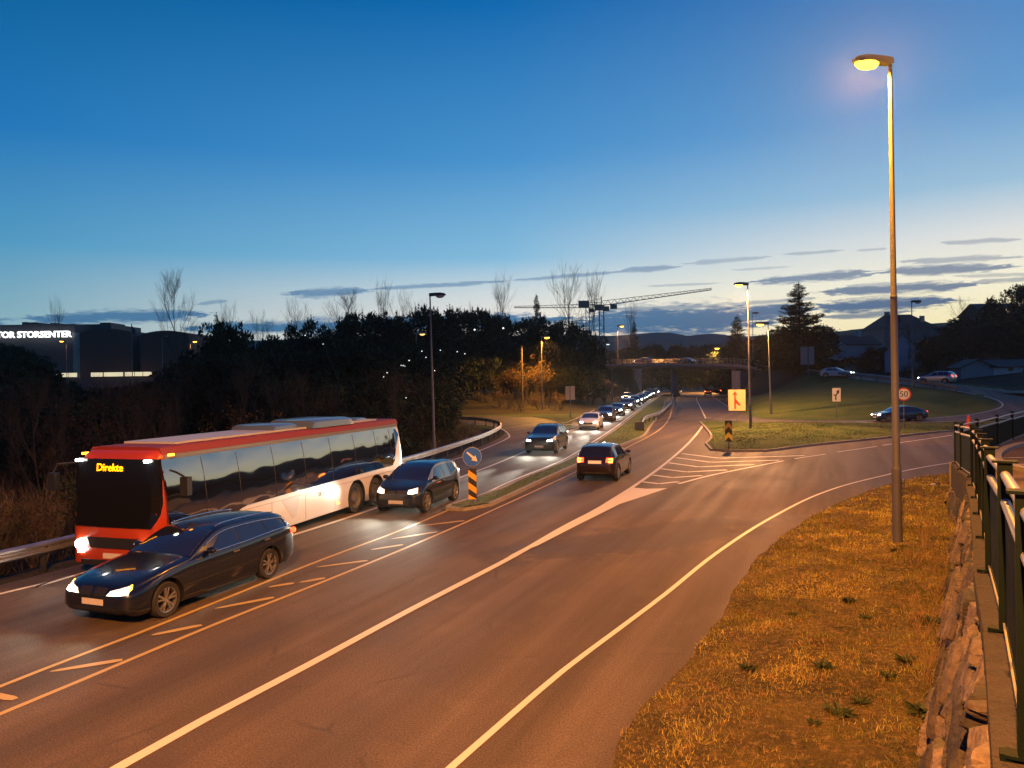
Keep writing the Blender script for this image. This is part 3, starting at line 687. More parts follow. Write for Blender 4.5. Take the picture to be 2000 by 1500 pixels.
for i in range(len(pts_f) - 1):
    PH = PHS[i + 1]; a, b = pts_f[i] - fo, pts_f[i + 1] - fo; d = (b - a); dn = d.normalized(); a2 = a + dn * .035; b2 = b - dn * .035; U = Vector((0, 0, 1))
    t_ = MB(); t_.tube([a2 + U * (PH - .09), b2 + U * (PH - .09)], .034, 12); t_.tube([a2 + U * (PH - .30), b2 + U * (PH - .30)], .034, 12)
    link('top_rail', t_, mt_greypaint, fence, smooth=True, ang=1)
    t_ = MB(); t_.beam(a2 + U * .07, b2 + U * .07, .05, .03); link('bottom_rail', t_, mt_greypaint, fence)
    t_ = MB(); L = d.length; n = int(L / .052)
    hd = Vector((d.x, d.y, 0)).normalized(); ang = math.atan2(hd.y, hd.x)
    for q in range(1, n):
        c = a + d * (q / n); t_.box(c + U * ((.09 + PH - .34) / 2), (.036, .012, PH - .34 - .09), ang)
    t_.beam(a2 + U * (PH - .345), b2 + U * (PH - .345), .022, .03); t_.beam(a2 + U * .10, b2 + U * .10, .022, .028)
    link('panel', t_, mt_green, fence)
# ================================================================== VEHICLES
def pchip(xs, ys):
    xs = np.array(xs, float); ys = np.array(ys, float); h = np.diff(xs); dl = np.diff(ys) / h; m = np.zeros(len(xs))
    for i in range(1, len(xs) - 1):
        if dl[i - 1] * dl[i] > 0:
            w1 = 2 * h[i] + h[i - 1]; w2 = h[i] + 2 * h[i - 1]; m[i] = (w1 + w2) / (w1 / dl[i - 1] + w2 / dl[i])
    m[0] = dl[0]; m[-1] = dl[-1]
    def f(x):
        x = min(max(x, xs[0]), xs[-1]); i = min(max(int(np.searchsorted(xs, x) - 1), 0), len(xs) - 2)
        t = (x - xs[i]) / h[i]; t2 = t * t; t3 = t2 * t
        return float((2 * t3 - 3 * t2 + 1) * ys[i] + (t3 - 2 * t2 + t) * h[i] * m[i] + (-2 * t3 + 3 * t2) * ys[i + 1] + (t3 - t2) * h[i] * m[i + 1])
    return f
def wheel_mb(r, wd, style):
    ty = MB(); rr = r * .70
    ty.lathe([(rr, -wd * .42), (r * .93, -wd * .5), (r * .985, -wd * .40), (r, -wd * .2), (r, wd * .2), (r * .985, wd * .40), (r * .93, wd * .5), (rr, wd * .42), (rr, -wd * .42)], 28, 'Y')
    rm = MB(); rm.lathe([(rr, -wd * .44), (rr * .95, -wd * .42), (rr * .9, -wd * .2), (rr * .9, wd * .3)], 28, 'Y')
    bk = MB(); bk.lathe([(rr * .9, -wd * .02), (.001, -wd * .02)], 20, 'Y')
    rm.lathe([(.001, -wd * .36), (r * .13, -wd * .36), (r * .16, -wd * .2)], 12, 'Y')
    n = {'twin': 5, 'five': 5, 'ten': 10, 'bus': 0}[style]
    for k in range(n):
        a = 2 * math.pi * k / n + .3
        for off in ((-.10, .10) if style == 'twin' else (0,)):
            p0 = Vector((math.cos(a + off * .9) * r * .12, -wd * .33, math.sin(a + off * .9) * r * .12)); p1 = Vector((math.cos(a + off * 2.0) * rr * .94, -wd * .40, math.sin(a + off * 2.0) * rr * .94))
            rm.beam(p0, p1, .035 if style != 'five' else .05, .035 if style == 'twin' else (.07 if style == 'five' else .03))
    if style == 'bus':
        rm.lathe([(rr * .92, -wd * .36), (rr * .78, -wd * .1), (rr * .5, -wd * .12), (rr * .42, -wd * .40), (.001, -wd * .42)], 28, 'Y')
        for k in range(10):
            a = 2 * math.pi * k / 10; rm.lathe([(.018, -wd * .2), (.018, -wd * .12)], 6, 'Y', (math.cos(a) * rr * .62, 0, math.sin(a) * rr * .62))
    return ty, rm, bk
def set_wheel(root, x, y, r, wd, style, side, rim=None):
    wh = bpy.data.objects.new('wheel', None); col.objects.link(wh); wh.parent = root; wh.location = (x, y, r)
    if side > 0: wh.rotation_euler = (0, 0, math.pi)
    ty, rm, bk = wheel_mb(r, wd, style)
    link('tyre', ty, mt_rubber, wh, smooth=True, ang=.6); link('rim', rm, rim or mt_rim, wh, smooth=True, ang=.5); link('brake_disc', bk, mt_black, wh)
def carpaint(name, c, rough=.28, metal=.4, coat=1.0): return M(name, c, rough, metal, coat=coat, spec=.5)

def build_car(name, s, label, cat, group=None):
    L, W, wb, fo, r = s['L'], s['W'] / 2, s['wb'], s['fo'], s['r']
    top = pchip(*zip(*s['top'])); belt = pchip(*zip(*s['belt'])); bot = pchip(*zip(*s.get('bot', [(0, .30), (.25, .19), (L - .4, .21), (L, .34)])))
    plan = pchip(*zip(*s.get('plan', [(0, W * .66), (.03, W * .78), (.12, W * .88), (.35, W * .965), (.8, W), (L * .5, W * 1.0), (L - .7, W * .985), (L - .25, W * .93), (L - .06, W * .84), (L, W * .72)])))
    tilt = s.get('tilt', .34); crown = s.get('crown', .045)
    def section(x):
        w_ = plan(x); zt = top(x); zb = min(belt(x), zt - .05); z0 = bot(x); hs = zb - z0
        wf = 1.0
        gh = max(zt - zb, .05); yb = .955 * w_; yt = max(.3 * w_, yb - tilt * max(gh - .05, 0) - .03)
        rr = min(.10, gh * .45); cr_ = min(crown, gh * .5)
        P = [(0, z0), (.55 * w_, z0), (.9 * w_, z0), (.965 * w_, z0 + .05), (w_ * .985, z0 + .16 * hs), (w_ * 1.0, z0 + .36 * hs), (w_ * 1.0, z0 + .58 * hs), (w_ * .992, z0 + .80 * hs), (w_ * .978, z0 + .93 * hs), (yb, zb)]
        ze = zt - cr_ - rr
        P += [(yb + (yt - yb) * .4, zb + (max(ze, zb + .005) - zb) * .4), (yt, max(ze, zb + .01)), (yt - rr * .25, zt - cr_ - rr * .35), (yt - rr * .9, zt - cr_ * .9)]
        y2 = yt - rr * .9
        for q in (.75, .5, .25, 0): P.append((y2 * q, zt - cr_ * .9 * q * q))
        return P
    xs = sorted(set([0, .015, .05, .1, .16, .24] + list(np.linspace(.32, L - .32, 58)) + [L - .24, L - .16, L - .1, L - .05, L - .015, L] + s.get('xk', [])))
    vs = []; ring = None
    for x in xs:
        P = section(x); full = [(y, z) for y, z in P] + [(-y, z) for y, z in P[-2:0:-1]]
        ring = len(full); vs += [(x, y, z) for y, z in full]
    fs = [(i * ring + k, (i + 1) * ring + k, (i + 1) * ring + (k + 1) % ring, i * ring + (k + 1) % ring) for i in range(len(xs) - 1) for k in range(ring)]
    fs += [tuple(range(ring)), tuple((len(xs) - 1) * ring + k for k in range(ring))[::-1]]
    bvh = BVHTree.FromPolygons([Vector(v) for v in vs], fs)
    root = empty(name, (0, 0, 0), 0, label, cat, group)
    me = bpy.data.meshes.new('body'); me.from_pydata(vs, [], fs); me.materials.append(s['paint']); me.materials.append(mt_black)
    bm = bmesh.new(); bm.from_mesh(me); bmesh.ops.recalc_face_normals(bm, faces=bm.faces); bm.to_mesh(me); bm.free()
    body = bpy.data.objects.new('body', me); col.objects.link(body)
    cut = MB()
    for x in (fo, fo + wb):
        for sg in (-1, 1):
            cut.lathe([(.001, -.16), (r + .065, -.16), (r + .065, .16), (.001, .16)], 28, 'Y', (x, sg * (W - .02), r + .01))
    cme = cut.mesh('cut'); bm = bmesh.new(); bm.from_mesh(cme); bmesh.ops.remove_doubles(bm, verts=bm.verts, dist=.0005); bmesh.ops.recalc_face_normals(bm, faces=bm.faces); bm.to_mesh(cme); bm.free()
    cme.materials.append(mt_black)
    co = bpy.data.objects.new('cut', cme); col.objects.link(co)
    md = body.modifiers.new('b', 'BOOLEAN'); md.operation = 'DIFFERENCE'; md.object = co; md.solver = 'EXACT'; md.material_mode = 'TRANSFER'
    dg = bpy.context.evaluated_depsgraph_get(); dg.update()
    nm = bpy.data.meshes.new_from_object(body.evaluated_get(dg)); body.modifiers.clear(); body.data = nm; bpy.data.objects.remove(co)
    nm.name = 'body'
    nm.polygons.foreach_set('use_smooth', [True] * len(nm.polygons))
    bm = bmesh.new(); bm.from_mesh(nm)
    for e in bm.edges:
        if len(e.link_faces) == 2 and e.calc_face_angle(0) > .62: e.smooth = False
    bm.to_mesh(nm); bm.free()
    body.parent = root
    def cast(p, d, off=.006, back=1.2):
        p = Vector(p); d = Vector(d).normalized(); h = bvh.ray_cast(p - d * back, d)
        if h[0] is None: return None
        n = h[1] if h[1].dot(d) < 0 else -h[1]
        return h[0] + n * off
    def patch(pname, cor, d, mat, nu=10, nv=6, off=.006, parent=None, fn=None):
        g = []
        for j in range(nv + 1):
            for i in range(nu + 1):
                u, v = i / nu, j / nv
                p = fn(u, v) if fn else (Vector(cor[0]).lerp(Vector(cor[1]), u)).lerp(Vector(cor[3]).lerp(Vector(cor[2]), u), v)
                q = cast(p, d, off); g.append(q)
        fs_ = []
        for j in range(nv):
            for i in range(nu):
                q = (j * (nu + 1) + i, j * (nu + 1) + i + 1, (j + 1) * (nu + 1) + i + 1, (j + 1) * (nu + 1) + i)
                if all(g[k] is not None for k in q) and max((g[q[a]] - g[q[(a + 1) % 4]]).length for a in range(4)) < .6: fs_.append(q)
        m_ = MB(); m_.add([v if v is not None else (0, 0, 0) for v in g], fs_)
        me_ = m_.mesh(pname); bm = bmesh.new(); bm.from_mesh(me_)
        bmesh.ops.delete(bm, geom=[v for v in bm.verts if not v.link_faces], context='VERTS')
        # a rim turned in towards the body gives the pane its thickness
        be = [e for e in bm.edges if len(e.link_faces) == 1]
        ex = bmesh.ops.extrude_edge_only(bm, edges=be); dd = Vector(d).normalized()
        for v in ex['geom']:
            if isinstance(v, bmesh.types.BMVert): v.co += dd * (off + .012)
        bmesh.ops.recalc_face_normals(bm, faces=bm.faces); bm.to_mesh(me_); bm.free()
        return link(pname, me_, mat, parent or root, smooth=True, ang=.6)
    # glass
    x0, x1 = s['ws']
    def wsf(u, v):
        x = x0 + (x1 - x0) * v; gh = max(top(x) - min(belt(x), top(x) - .05), .05); yb = .955 * plan(x); yt = yb - tilt * max(gh - .05, 0) - .03
        yy = (u * 2 - 1) * (yt - .07 - .02 * v); return Vector((x, yy, 1.6))
    patch('windscreen', None, (0, 0, -1), mt_glass, 12, 10, fn=wsf)
    if s.get('rw'):
        x0r, x1r = s['rw']
        def rwf(u, v):
            x = x0r + (x1r - x0r) * v; gh = max(top(x) - min(belt(x), top(x) - .05), .05); yb = .955 * plan(x); yt = yb - tilt * max(gh - .05, 0) - .03
            return Vector((x, (u * 2 - 1) * (yt - .09), 1.6))
        patch('rear_window', None, (0, 0, -1), mt_glass, 12, 8, fn=rwf)
    sidew = []
    for sg in (-1, 1):
        for (xb0, xt0, xt1, xb1) in s['win']:
            def swf(u, v, sg=sg):
                xb = xb0 + (xb1 - xb0) * u; xt = xt0 + (xt1 - xt0) * u; x = xb + (xt - xb) * v
                zb_ = min(belt(x), top(x) - .06) + .045; zt_ = max(zb_ + .002, top(x) - crown - .105)
                zb_ = max(belt(x), 0) + .035
                z = zb_ + (zt_ - zb_) * v if zt_ > zb_ else zb_
                return Vector((x, sg * 1.0, z))
            patch('side_window', None, (0, -sg, 0), mt_glass, 14, 6, fn=swf)
            if s.get('chrome') and sg < 0: pass
        if s.get('chrome'):
            a = s['win'][0]; b = s['win'][-1]; loop = []
            def pt(x, z): return cast((x, sg * 1.0, z), (0, -sg, 0), .012)
            for u in np.linspace(0, 1, 26): x = a[0] + (b[3] - a[0]) * u; loop.append(pt(x, belt(x) + .02))
            for u in np.linspace(0, 1, 30): x = b[3] + (a[1] - .0 - b[3]) * u; loop.append(pt(x, max(belt(x) + .03, top(x) - crown - .09)))
            for u in np.linspace(0, 1, 14)[1:]: x = a[1] + (a[0] - a[1]) * u; loop.append(pt(x, max(belt(x) + .02, top(x) - crown - .09)))
            loop = [q for q in loop if q is not None]
            t_ = MB(); t_.tube(loop, .016, 5); link('chrome_trim', t_, mt_chrome, root, smooth=True)
        # door seams, sill, handle, mirror
        for xsm in s['seams']:
            patch('door_seam', [(xsm, sg, bot(xsm) + .12), (xsm + .012, sg, bot(xsm) + .12), (xsm + .012, sg, belt(xsm) + .0), (xsm, sg, belt(xsm) + .0)], (0, -sg, 0), mt_black, 1, 10, off=.002)
        for xh in s['handles']:
            p = cast((xh, sg, belt(xh) - .10), (0, -sg, 0), .02)
            if p: h = MB(); h.box(p, (.19, .035, .032)); link('door_handle', h, s.get('handle_mat', s['paint']), root)
        xm = s['mir']; p = cast((xm, sg, belt(xm) + .06), (0, -sg, 0), .0)
        if p:
            h = MB(); c = p + Vector((-.02, sg * .13, .04)); vs_ = []
            bmx = bmesh.new(); bmesh.ops.create_icosphere(bmx, subdivisions=2, radius=1)
            h.add([(c.x + v.co.x * .075, c.y + v.co.y * .115, c.z + v.co.z * .07) for v in bmx.verts], [tuple(v.index for v in f.verts) for f in bmx.faces]); bmx.free()
            h.beam(p - Vector((0, sg * .02, .01)), c - Vector((0, 0, .03)), .05, .03)
            link('wing_mirror', h, s.get('mirror_mat', s['paint']), root, smooth=True)
    # lights
    def lightpatch(nm_, yz, xr, mat, front=True, parent=None, wrap=.55, off=.010):
        for sg in (-1, 1):
            y0, z0, y1, z1, y2, z2, y3, z3 = yz
            d = Vector((1, -sg * wrap, 0)) if front else Vector((-1, -sg * wrap, 0))
            xo = 0 if front else L
            cor = [(xo, sg * y0, z0), (xo, sg * y1, z1), (xo, sg * y2, z2), (xo, sg * y3, z3)]
            # shift so that the cast hits at the wanted y
            patch(nm_, cor, d, mat, 8, 4, off=off, parent=parent)
    for it in s['lights']:
        lightpatch(*it[:2], None, it[2], front=it[3], wrap=it[4] if len(it) > 4 else .3, off=.016 if it[0] == 'lamp_core' else .010)
    for it in s.get('face', []):   # name, y-half, z0, z1, mat, front
        nm_, yh0, yh1, z0, z1, mat, fr = it
        cor = [(0 if fr else L, -yh0, z0), (0 if fr else L, yh0, z0), (0 if fr else L, yh1, z1), (0 if fr else L, -yh1, z1)]
        patch(nm_, cor, (1 if fr else -1, 0, 0), mat, 10, 4, off=.008)
    for it in s.get('face2', []):  # arbitrary quads: name, corners(y,z), mat, front
        nm_, q, mat, fr = it
        patch(nm_, [(0 if fr else L, y, z) for y, z in q], (1 if fr else -1, 0, 0), mat, 6, 3, off=.012)
    for x in (fo, fo + wb):
        for sg in (-1, 1): set_wheel(root, x, sg * (W - .125), r, .22, s['rim'], sg, s.get('rim_mat'))
    if s.get('rails'):
        for sg in (-1, 1):
            a, b = s['rails']; P = [cast((x, sg * (.62 * W), 2.2), (0, 0, -1), .035) for x in np.linspace(a, b, 12)]
            P = [p for p in P if p]; P = [P[0] - Vector((0, 0, .03))] + P + [P[-1] - Vector((0, 0, .03))]
            t_ = MB(); t_.tube(P, .016, 6); link('roof_rail', t_, s.get('rail_mat', mt_chrome), root, smooth=True)
    und = MB(); und.box((L / 2, 0, .24), (L - 1.0, W * 1.5, .12)); link('underbody', und, mt_black, root)
    s['cast'] = cast
    return root
def beams(root, s, power, on=True, y=None, tilt=3.5, far=0):
    """the two lamps that light the road ahead"""
    for sg in (-1, 1):
        lamp_light('headlight_beam', 'SPOT', (-.06, sg * (y or s['W'] * .36), s['hz']), power, (1.0, .93, .74), root, .05, R(95), .9, (0, R(90 - tilt), 0))
    if far:
        for sg in (-1, 1): lamp_light('headlight_beam', 'SPOT', (-.06, sg * s['W'] * .36, s['hz']), far, (1.0, .95, .78), root, .04, R(11), .7, (0, R(88.6), 0))
def place(root, x, y, z, theta, axle, oncoming=True):
    """theta: heading of the road from +y to the right; (x, y) = point on the ground under the front axle centre"""
    dx, dy = math.sin(theta), math.cos(theta)
    if not oncoming: dx, dy = -dx, -dy
    root.rotation_euler = (0, 0, math.atan2(dy, dx)); root.location = (x - dx * axle, y - dy * axle, z)

ESTATE = dict(L=4.91, W=1.86, wb=2.97, fo=.86, r=.335, hz=.66, xk=[1.5, 1.52],
    top=[(0, .60), (.03, .68), (.12, .755), (.5, .86), (1.1, .955), (1.5, 1.01), (1.75, 1.14), (2.1, 1.31), (2.4, 1.41), (2.75, 1.455), (3.4, 1.465), (4.05, 1.435), (4.45, 1.385), (4.62, 1.29), (4.80, 1.03), (4.87, .90), (4.91, .72)],
    belt=[(0, .58), (1.0, .86), (1.6, .93), (3.0, .975), (4.3, 1.03), (4.91, .98)], ws=(1.56, 2.36), rw=(4.55, 4.76),
    win=[(1.98, 2.45, 2.86, 2.90), (2.95, 2.93, 3.72, 3.80), (3.86, 3.78, 4.28, 4.52)], chrome=True, seams=[1.62, 2.92, 3.95], handles=[2.72, 3.72], mir=1.98,
    paint=carpaint('midnight_blue_paint', (.006, .010, .024)), rim='twin', rails=(2.5, 4.3), handle_mat=mt_chrome,
    lights=[('headlight', (.34, .585, .84, .60, .88, .745, .44, .665), mt_lens, True, .75), ('lamp_core', (.38, .600, .70, .608, .72, .675, .46, .650), mt_hl, True, .75), ('indicator', (.87, .645, .93, .69, .94, .755, .89, .745), mt_amber, True, .9),
            ('tail_light', (.55, .83, .80, .80, .82, .98, .56, .98), mt_tl, False, .5), ('tail_light', (.66, .84, .92, .86, .93, 1.0, .68, .99), mt_tl, False, 2.6)],
    face=[('number_plate', .26, .26, .40, .51, mt_plate, True), ('lower_grille', .62, .55, .22, .36, mt_black, True), ('rear_plate', .26, .26, .62, .73, mt_plate, False)],
    face2=[('grille', [(.04, .56), (.30, .57), (.32, .70), (.05, .71)], mt_black, True), ('grille', [(-.30, .57), (-.04, .56), (-.05, .71), (-.32, .70)], mt_black, True)])
estate = build_car('estate_car', ESTATE, 'dark blue estate car with glowing headlights beside the red and white bus', 'car')
_p = ESTATE['cast']((4.70, -1.0, .93), (0, 1, 0), .0)
for _x, _m, _l, _h in ((4.72, mt_tl, .20, .11), (4.78, mt_tl_core, .08, .05)):
    _g = MB(); _g.box((_x, _p.y - (.0 if _m is mt_tl else .014), .93), (_l, .05, _h), R(-14), taper=.9); link('tail_light' if _m is mt_tl else 'tail_light_core', _g, _m, estate)
place(estate, -7.42, 14.83, 0, R(21), ESTATE['fo']); beams(estate, ESTATE, 110, far=16000)
EV = dict(L=4.0, W=1.775, wb=2.57, fo=.66, r=.35, hz=.78,
    top=[(0, .66), (.03, .78), (.12, .87), (.4, .97), (.75, 1.06), (1.1, 1.25), (1.5, 1.45), (1.9, 1.555), (2.4, 1.58), (3.1, 1.565), (3.5, 1.50), (3.68, 1.35), (3.86, 1.08), (3.95, .9), (4.0, .72)],
    belt=[(0, .62), (.8, .98), (2.0, 1.0), (2.75, .99), (3.0, 1.04), (3.6, 1.16), (4.0, 1.0)], ws=(.74, 1.56), rw=(3.56, 3.84),
    win=[(1.12, 1.62, 2.20, 2.26), (2.30, 2.24, 2.82, 2.86), (2.92, 2.88, 3.30, 3.42)], seams=[1.02, 2.26, 3.0], handles=[2.05], mir=1.22, tilt=.30,
    paint=carpaint('black_blue_paint', (.008, .012, .018)), rim='five', rim_mat=M('machined_rim', (.42, .40, .38), .3, .8),
    lights=[('headlight', (.42, .69, .80, .71, .82, .88, .47, .81), mt_lens, True, .5), ('lamp_core', (.46, .71, .74, .72, .75, .82, .50, .79), mt_hl, True, .5), ('tail_light', (.5, .8, .72, .8, .74, .95, .5, .95), mt_tl_dim, False, .4)],
    face=[('number_plate', .26, .26, .36, .47, mt_plate, True), ('lower_grille', .5, .45, .22, .33, mt_black, True)],
    face2=[('grille', [(.04, .68), (.36, .69), (.38, .79), (.05, .80)], mt_black, True), ('grille', [(-.36, .69), (-.04, .68), (-.05, .80), (-.38, .79)], mt_black, True),
           ('grille_frame', [(-.41, .662), (.41, .662), (.41, .674), (-.41, .674)], mt_chrome, True), ('grille_frame', [(-.41, .808), (.41, .808), (.41, .82), (-.41, .82)], mt_chrome, True)])
ev = build_car('hatchback', EV, 'black tall compact hatchback with bright headlights behind the estate car', 'car')
place(ev, -3.70, 25.95, 0, R(17), EV['fo']); beams(ev, EV, 300, far=6000)
SUV = dict(L=4.88, W=1.93, wb=2.92, fo=.90, r=.37, hz=.82,
    top=[(0, .78), (.03, .88), (.12, .97), (.6, 1.06), (1.25, 1.12), (1.6, 1.28), (2.0, 1.50), (2.35, 1.61), (2.9, 1.645), (3.7, 1.625), (4.2, 1.55), (4.45, 1.42), (4.72, 1.12), (4.83, .98), (4.88, .8)],
    belt=[(0, .74), (1.2, 1.04), (3, 1.08), (4.4, 1.14), (4.88, 1.0)], ws=(1.28, 2.14), rw=(4.3, 4.68),
    win=[(1.75, 2.25, 2.75, 2.80), (2.86, 2.84, 3.60, 3.66), (3.72, 3.66, 4.02, 4.20)], seams=[1.5, 2.83, 3.85], handles=[2.62, 3.6], mir=1.72, rails=(2.4, 4.1), rail_mat=mt_black,
    paint=carpaint('grey_green_paint', (.035, .045, .045)), rim='ten',
    lights=[('headlight', (.46, .75, .88, .76, .90, .91, .50, .85), mt_lens, True, .5), ('lamp_core', (.50, .77, .80, .775, .82, .87, .54, .84), mt_hl, True, .5), ('tail_light', (.5, .95, .84, .95, .85, 1.05, .5, 1.05), mt_tl_dim, False, .4)],
    face=[('grille', .46, .50, .50, .80, mt_black, True), ('number_plate', .26, .26, .42, .53, mt_plate, True), ('lower_grille', .7, .66, .24, .36, mt_black, True)])
suv = build_car('sport_utility_car', SUV, 'dark grey sport utility car with headlights on ahead of the white saloon', 'car')
SALOON = dict(L=4.4, W=1.80, wb=2.68, fo=.85, r=.33, hz=.66,
    top=[(0, .60), (.03, .70), (.12, .78), (.6, .90), (1.2, .98), (1.55, 1.14), (1.95, 1.33), (2.3, 1.42), (2.8, 1.45), (3.4, 1.42), (3.9, 1.30), (4.15, 1.08), (4.33, .96), (4.4, .75)],
    belt=[(0, .58), (1.2, .92), (3, .97), (4.4, .95)], ws=(1.24, 2.05), rw=(3.75, 4.18),
    win=[(1.70, 2.15, 2.6, 2.64), (2.70, 2.66, 3.4, 3.55)], seams=[1.45, 2.67, 3.6], handles=[2.48, 3.42], mir=1.68,
    paint=carpaint('pearl_white_paint', (.62, .60, .58), .3, 0), rim='five',
    lights=[('headlight', (.42, .60, .82, .63, .84, .77, .46, .71), mt_lens, True, .5), ('lamp_core', (.46, .62, .76, .64, .77, .73, .50, .70), mt_hl, True, .5), ('tail_light', (.45, .82, .77, .82, .78, .94, .47, .93), mt_tl_dim, False, .4)],
    face=[('grille', .34, .40, .50, .64, mt_black, True), ('number_plate', .26, .26, .38, .48, mt_plate_y, True), ('lower_grille', .6, .55, .24, .34, mt_black, True)])
white = build_car('saloon_car', SALOON, 'white car with a yellow number plate leading the close queue of traffic', 'car')
MINI = dict(L=3.95, W=1.72, wb=2.46, fo=.80, r=.32, hz=.66,
    top=[(0, .60), (.03, .70), (.12, .79), (.6, .92), (1.05, 1.0), (1.4, 1.18), (1.8, 1.38), (2.15, 1.46), (2.7, 1.48), (3.3, 1.45), (3.62, 1.40), (3.70, 1.30), (3.84, 1.02), (3.91, .88), (3.95, .72)],
    belt=[(0, .58), (1.0, .92), (2.6, .97), (3.5, 1.02), (3.95, .9)], ws=(1.08, 1.9), rw=(3.63, 3.83),
    win=[(1.5, 1.98, 2.45, 2.5), (2.58, 2.55, 3.0, 3.28)], seams=[1.25, 2.52], handles=[2.35], mir=1.48, tilt=.30,
    paint=carpaint('plum_black_paint', (.022, .010, .014)), rim='ten',
    lights=[('headlight', (.5, .64, .75, .66, .77, .80, .52, .76), mt_hl_off, True, .5),
            ('tail_light', (.46, .80, .74, .76, .78, .97, .50, .97), mt_tl, False, .35)],
    face=[('number_plate', .27, .27, .74, .86, M('lit_rear_plate', (.6, .5, .38), .4, emit=(1, .62, .36), es=.35), False), ('rear_bumper_vent', .5, .45, .30, .40, mt_black, False)],
    face2=[('tail_light_core', [(.56, .90), (.70, .93), (.70, .955), (.56, .935)], mt_tl_core, False), ('tail_light_core', [(-.70, .93), (-.56, .90), (-.56, .935), (-.70, .955)], mt_tl_core, False),
           ('tail_light_core', [(.56, .80), (.70, .79), (.70, .83), (.56, .835)], mt_tl_core, False), ('tail_light_core', [(-.70, .79), (-.56, .80), (-.56, .835), (-.70, .83)], mt_tl_core, False),
           ('tail_light_core', [(.66, .83), (.70, .83), (.71, .93), (.67, .93)], mt_tl_core, False), ('tail_light_core', [(-.70, .83), (-.66, .83), (-.67, .93), (-.71, .93)], mt_tl_core, False)])
mini = build_car('small_hatchback', MINI, 'small dark hatchback driving away with red tail lights lit', 'car')
mini.scale = (1.06, 1.06, 1.06)
place(mini, 3.62 + math.sin(R(19)) * 2.9, 33.1 + math.cos(R(19)) * 2.9, 0, R(19), MINI['fo'], False); beams(mini, MINI, 60, tilt=5)
FAST = dict(L=4.72, W=1.85, wb=2.88, fo=.86, r=.345, hz=.64,
    top=[(0, .56), (.03, .64), (.12, .72), (.6, .83), (1.15, .92), (1.5, 1.10), (1.95, 1.32), (2.35, 1.42), (2.75, 1.44), (3.3, 1.39), (3.9, 1.22), (4.35, 1.07), (4.62, 1.0), (4.69, .92), (4.72, .7)],
    belt=[(0, .54), (1.1, .86), (3, .93), (4.1, .99), (4.72, .9)], ws=(1.2, 2.05), rw=(3.5, 4.25),
    win=[(1.62, 2.18, 2.68, 2.72), (2.78, 2.74, 3.45, 3.75)], seams=[1.4, 2.75, 3.75], handles=[2.55, 3.5], mir=1.66,
    paint=carpaint('deep_blue_paint', (.008, .018, .075)), rim='five', rim_mat=mt_galv,
    lights=[('headlight', (.48, .58, .80, .60, .83, .70, .52, .66), mt_hl, True, .6), ('tail_light', (.4, .86, .82, .84, .83, .95, .42, .97), mt_tl, False, .5)],
    face=[('number_plate', .26, .26, .36, .46, mt_plate, True), ('lower_grille', .5, .5, .22, .32, mt_black, True)])
fast = build_car('fastback_car', FAST, 'dark blue fastback car on the slip road behind the speed limit sign', 'car')
place(fast, 34.4, 71.2, .08, R(86), FAST['fo']); beams(fast, FAST, 200)
MPV = dict(L=4.35, W=1.80, wb=2.62, fo=.85, r=.33, hz=.75,
    top=[(0, .68), (.03, .78), (.12, .88), (.6, 1.0), (1.0, 1.08), (1.4, 1.28), (1.85, 1.50), (2.2, 1.59), (2.8, 1.62), (3.5, 1.59), (3.95, 1.50), (4.08, 1.36), (4.25, 1.05), (4.32, .9), (4.35, .75)],
    belt=[(0, .66), (1.0, 1.0), (3, 1.03), (4.35, 1.02)], ws=(1.02, 1.95), rw=(3.98, 4.22),
    win=[(1.4, 1.98, 2.42, 2.46), (2.52, 2.5, 3.2, 3.26), (3.32, 3.28, 3.70, 3.84)], seams=[1.3, 2.49, 3.45], handles=[2.3, 3.25], mir=1.5, rails=(2.1, 3.8),
    paint=carpaint('silver_paint', (.42, .41, .40), .3, .6), rim='ten',
    lights=[('headlight', (.50, .72, .78, .74, .80, .86, .52, .82), mt_hl, True, .5), ('tail_light', (.58, .88, .80, .86, .81, 1.12, .60, 1.12), mt_tl, False, .4)],
    face=[('number_plate', .26, .26, .42, .52, mt_plate, True), ('rear_plate', .26, .26, .72, .82, mt_plate, False), ('grille', .36, .4, .58, .70, mt_black, True)])
mpv = build_car('people_carrier', MPV, 'silver people carrier with red tail lights on the ramp by the white garage', 'car')
place(mpv, 54.6, 101.2, 3.15, R(-40), MPV['fo'], False)

# queue: one of each kind, then copies
def Dx(y): P = np.array(Dline); return float(np.interp(y, P[:, 1], P[:, 0]))
def lane(y, off=1.75):
    x = Dx(y); th = math.atan2(Dx(y + 4) - Dx(y - 4), 8); return x - off * math.cos(th), y + off * math.sin(th), th
x, y, th = lane(44.6); place(suv, x + .05, y + .9, 0, th, SUV['fo']); beams(suv, SUV, 300, far=11000)
x, y, th = lane(65.5); place(white, x, y + .8, 0, th, SALOON['fo']); beams(white, SALOON, 380, far=9000)
pb = {n: carpaint(n, c, .3, .3) for n, c in (('brown_paint', (.05, .030, .022)), ('charcoal_paint', (.025, .025, .028)), ('grey_paint', (.11, .11, .115)), ('pale_paint', (.45, .44, .42)), ('black_paint', (.008, .008, .009)), ('navy_paint', (.010, .014, .03)), ('red_paint', (.22, .02, .015)), ('orange_paint', (.55, .22, .05)))}
def dup(src, S, label, paint, name=None, group=None, swap=None):
    sw = {S['paint']: pb[paint]} if paint else {}
    if swap: sw.update(swap)
    c = copy_tree(src, None, sw); c['label'] = label
    if group: c['group'] = group
    elif 'group' in c: del c['group']
    return c
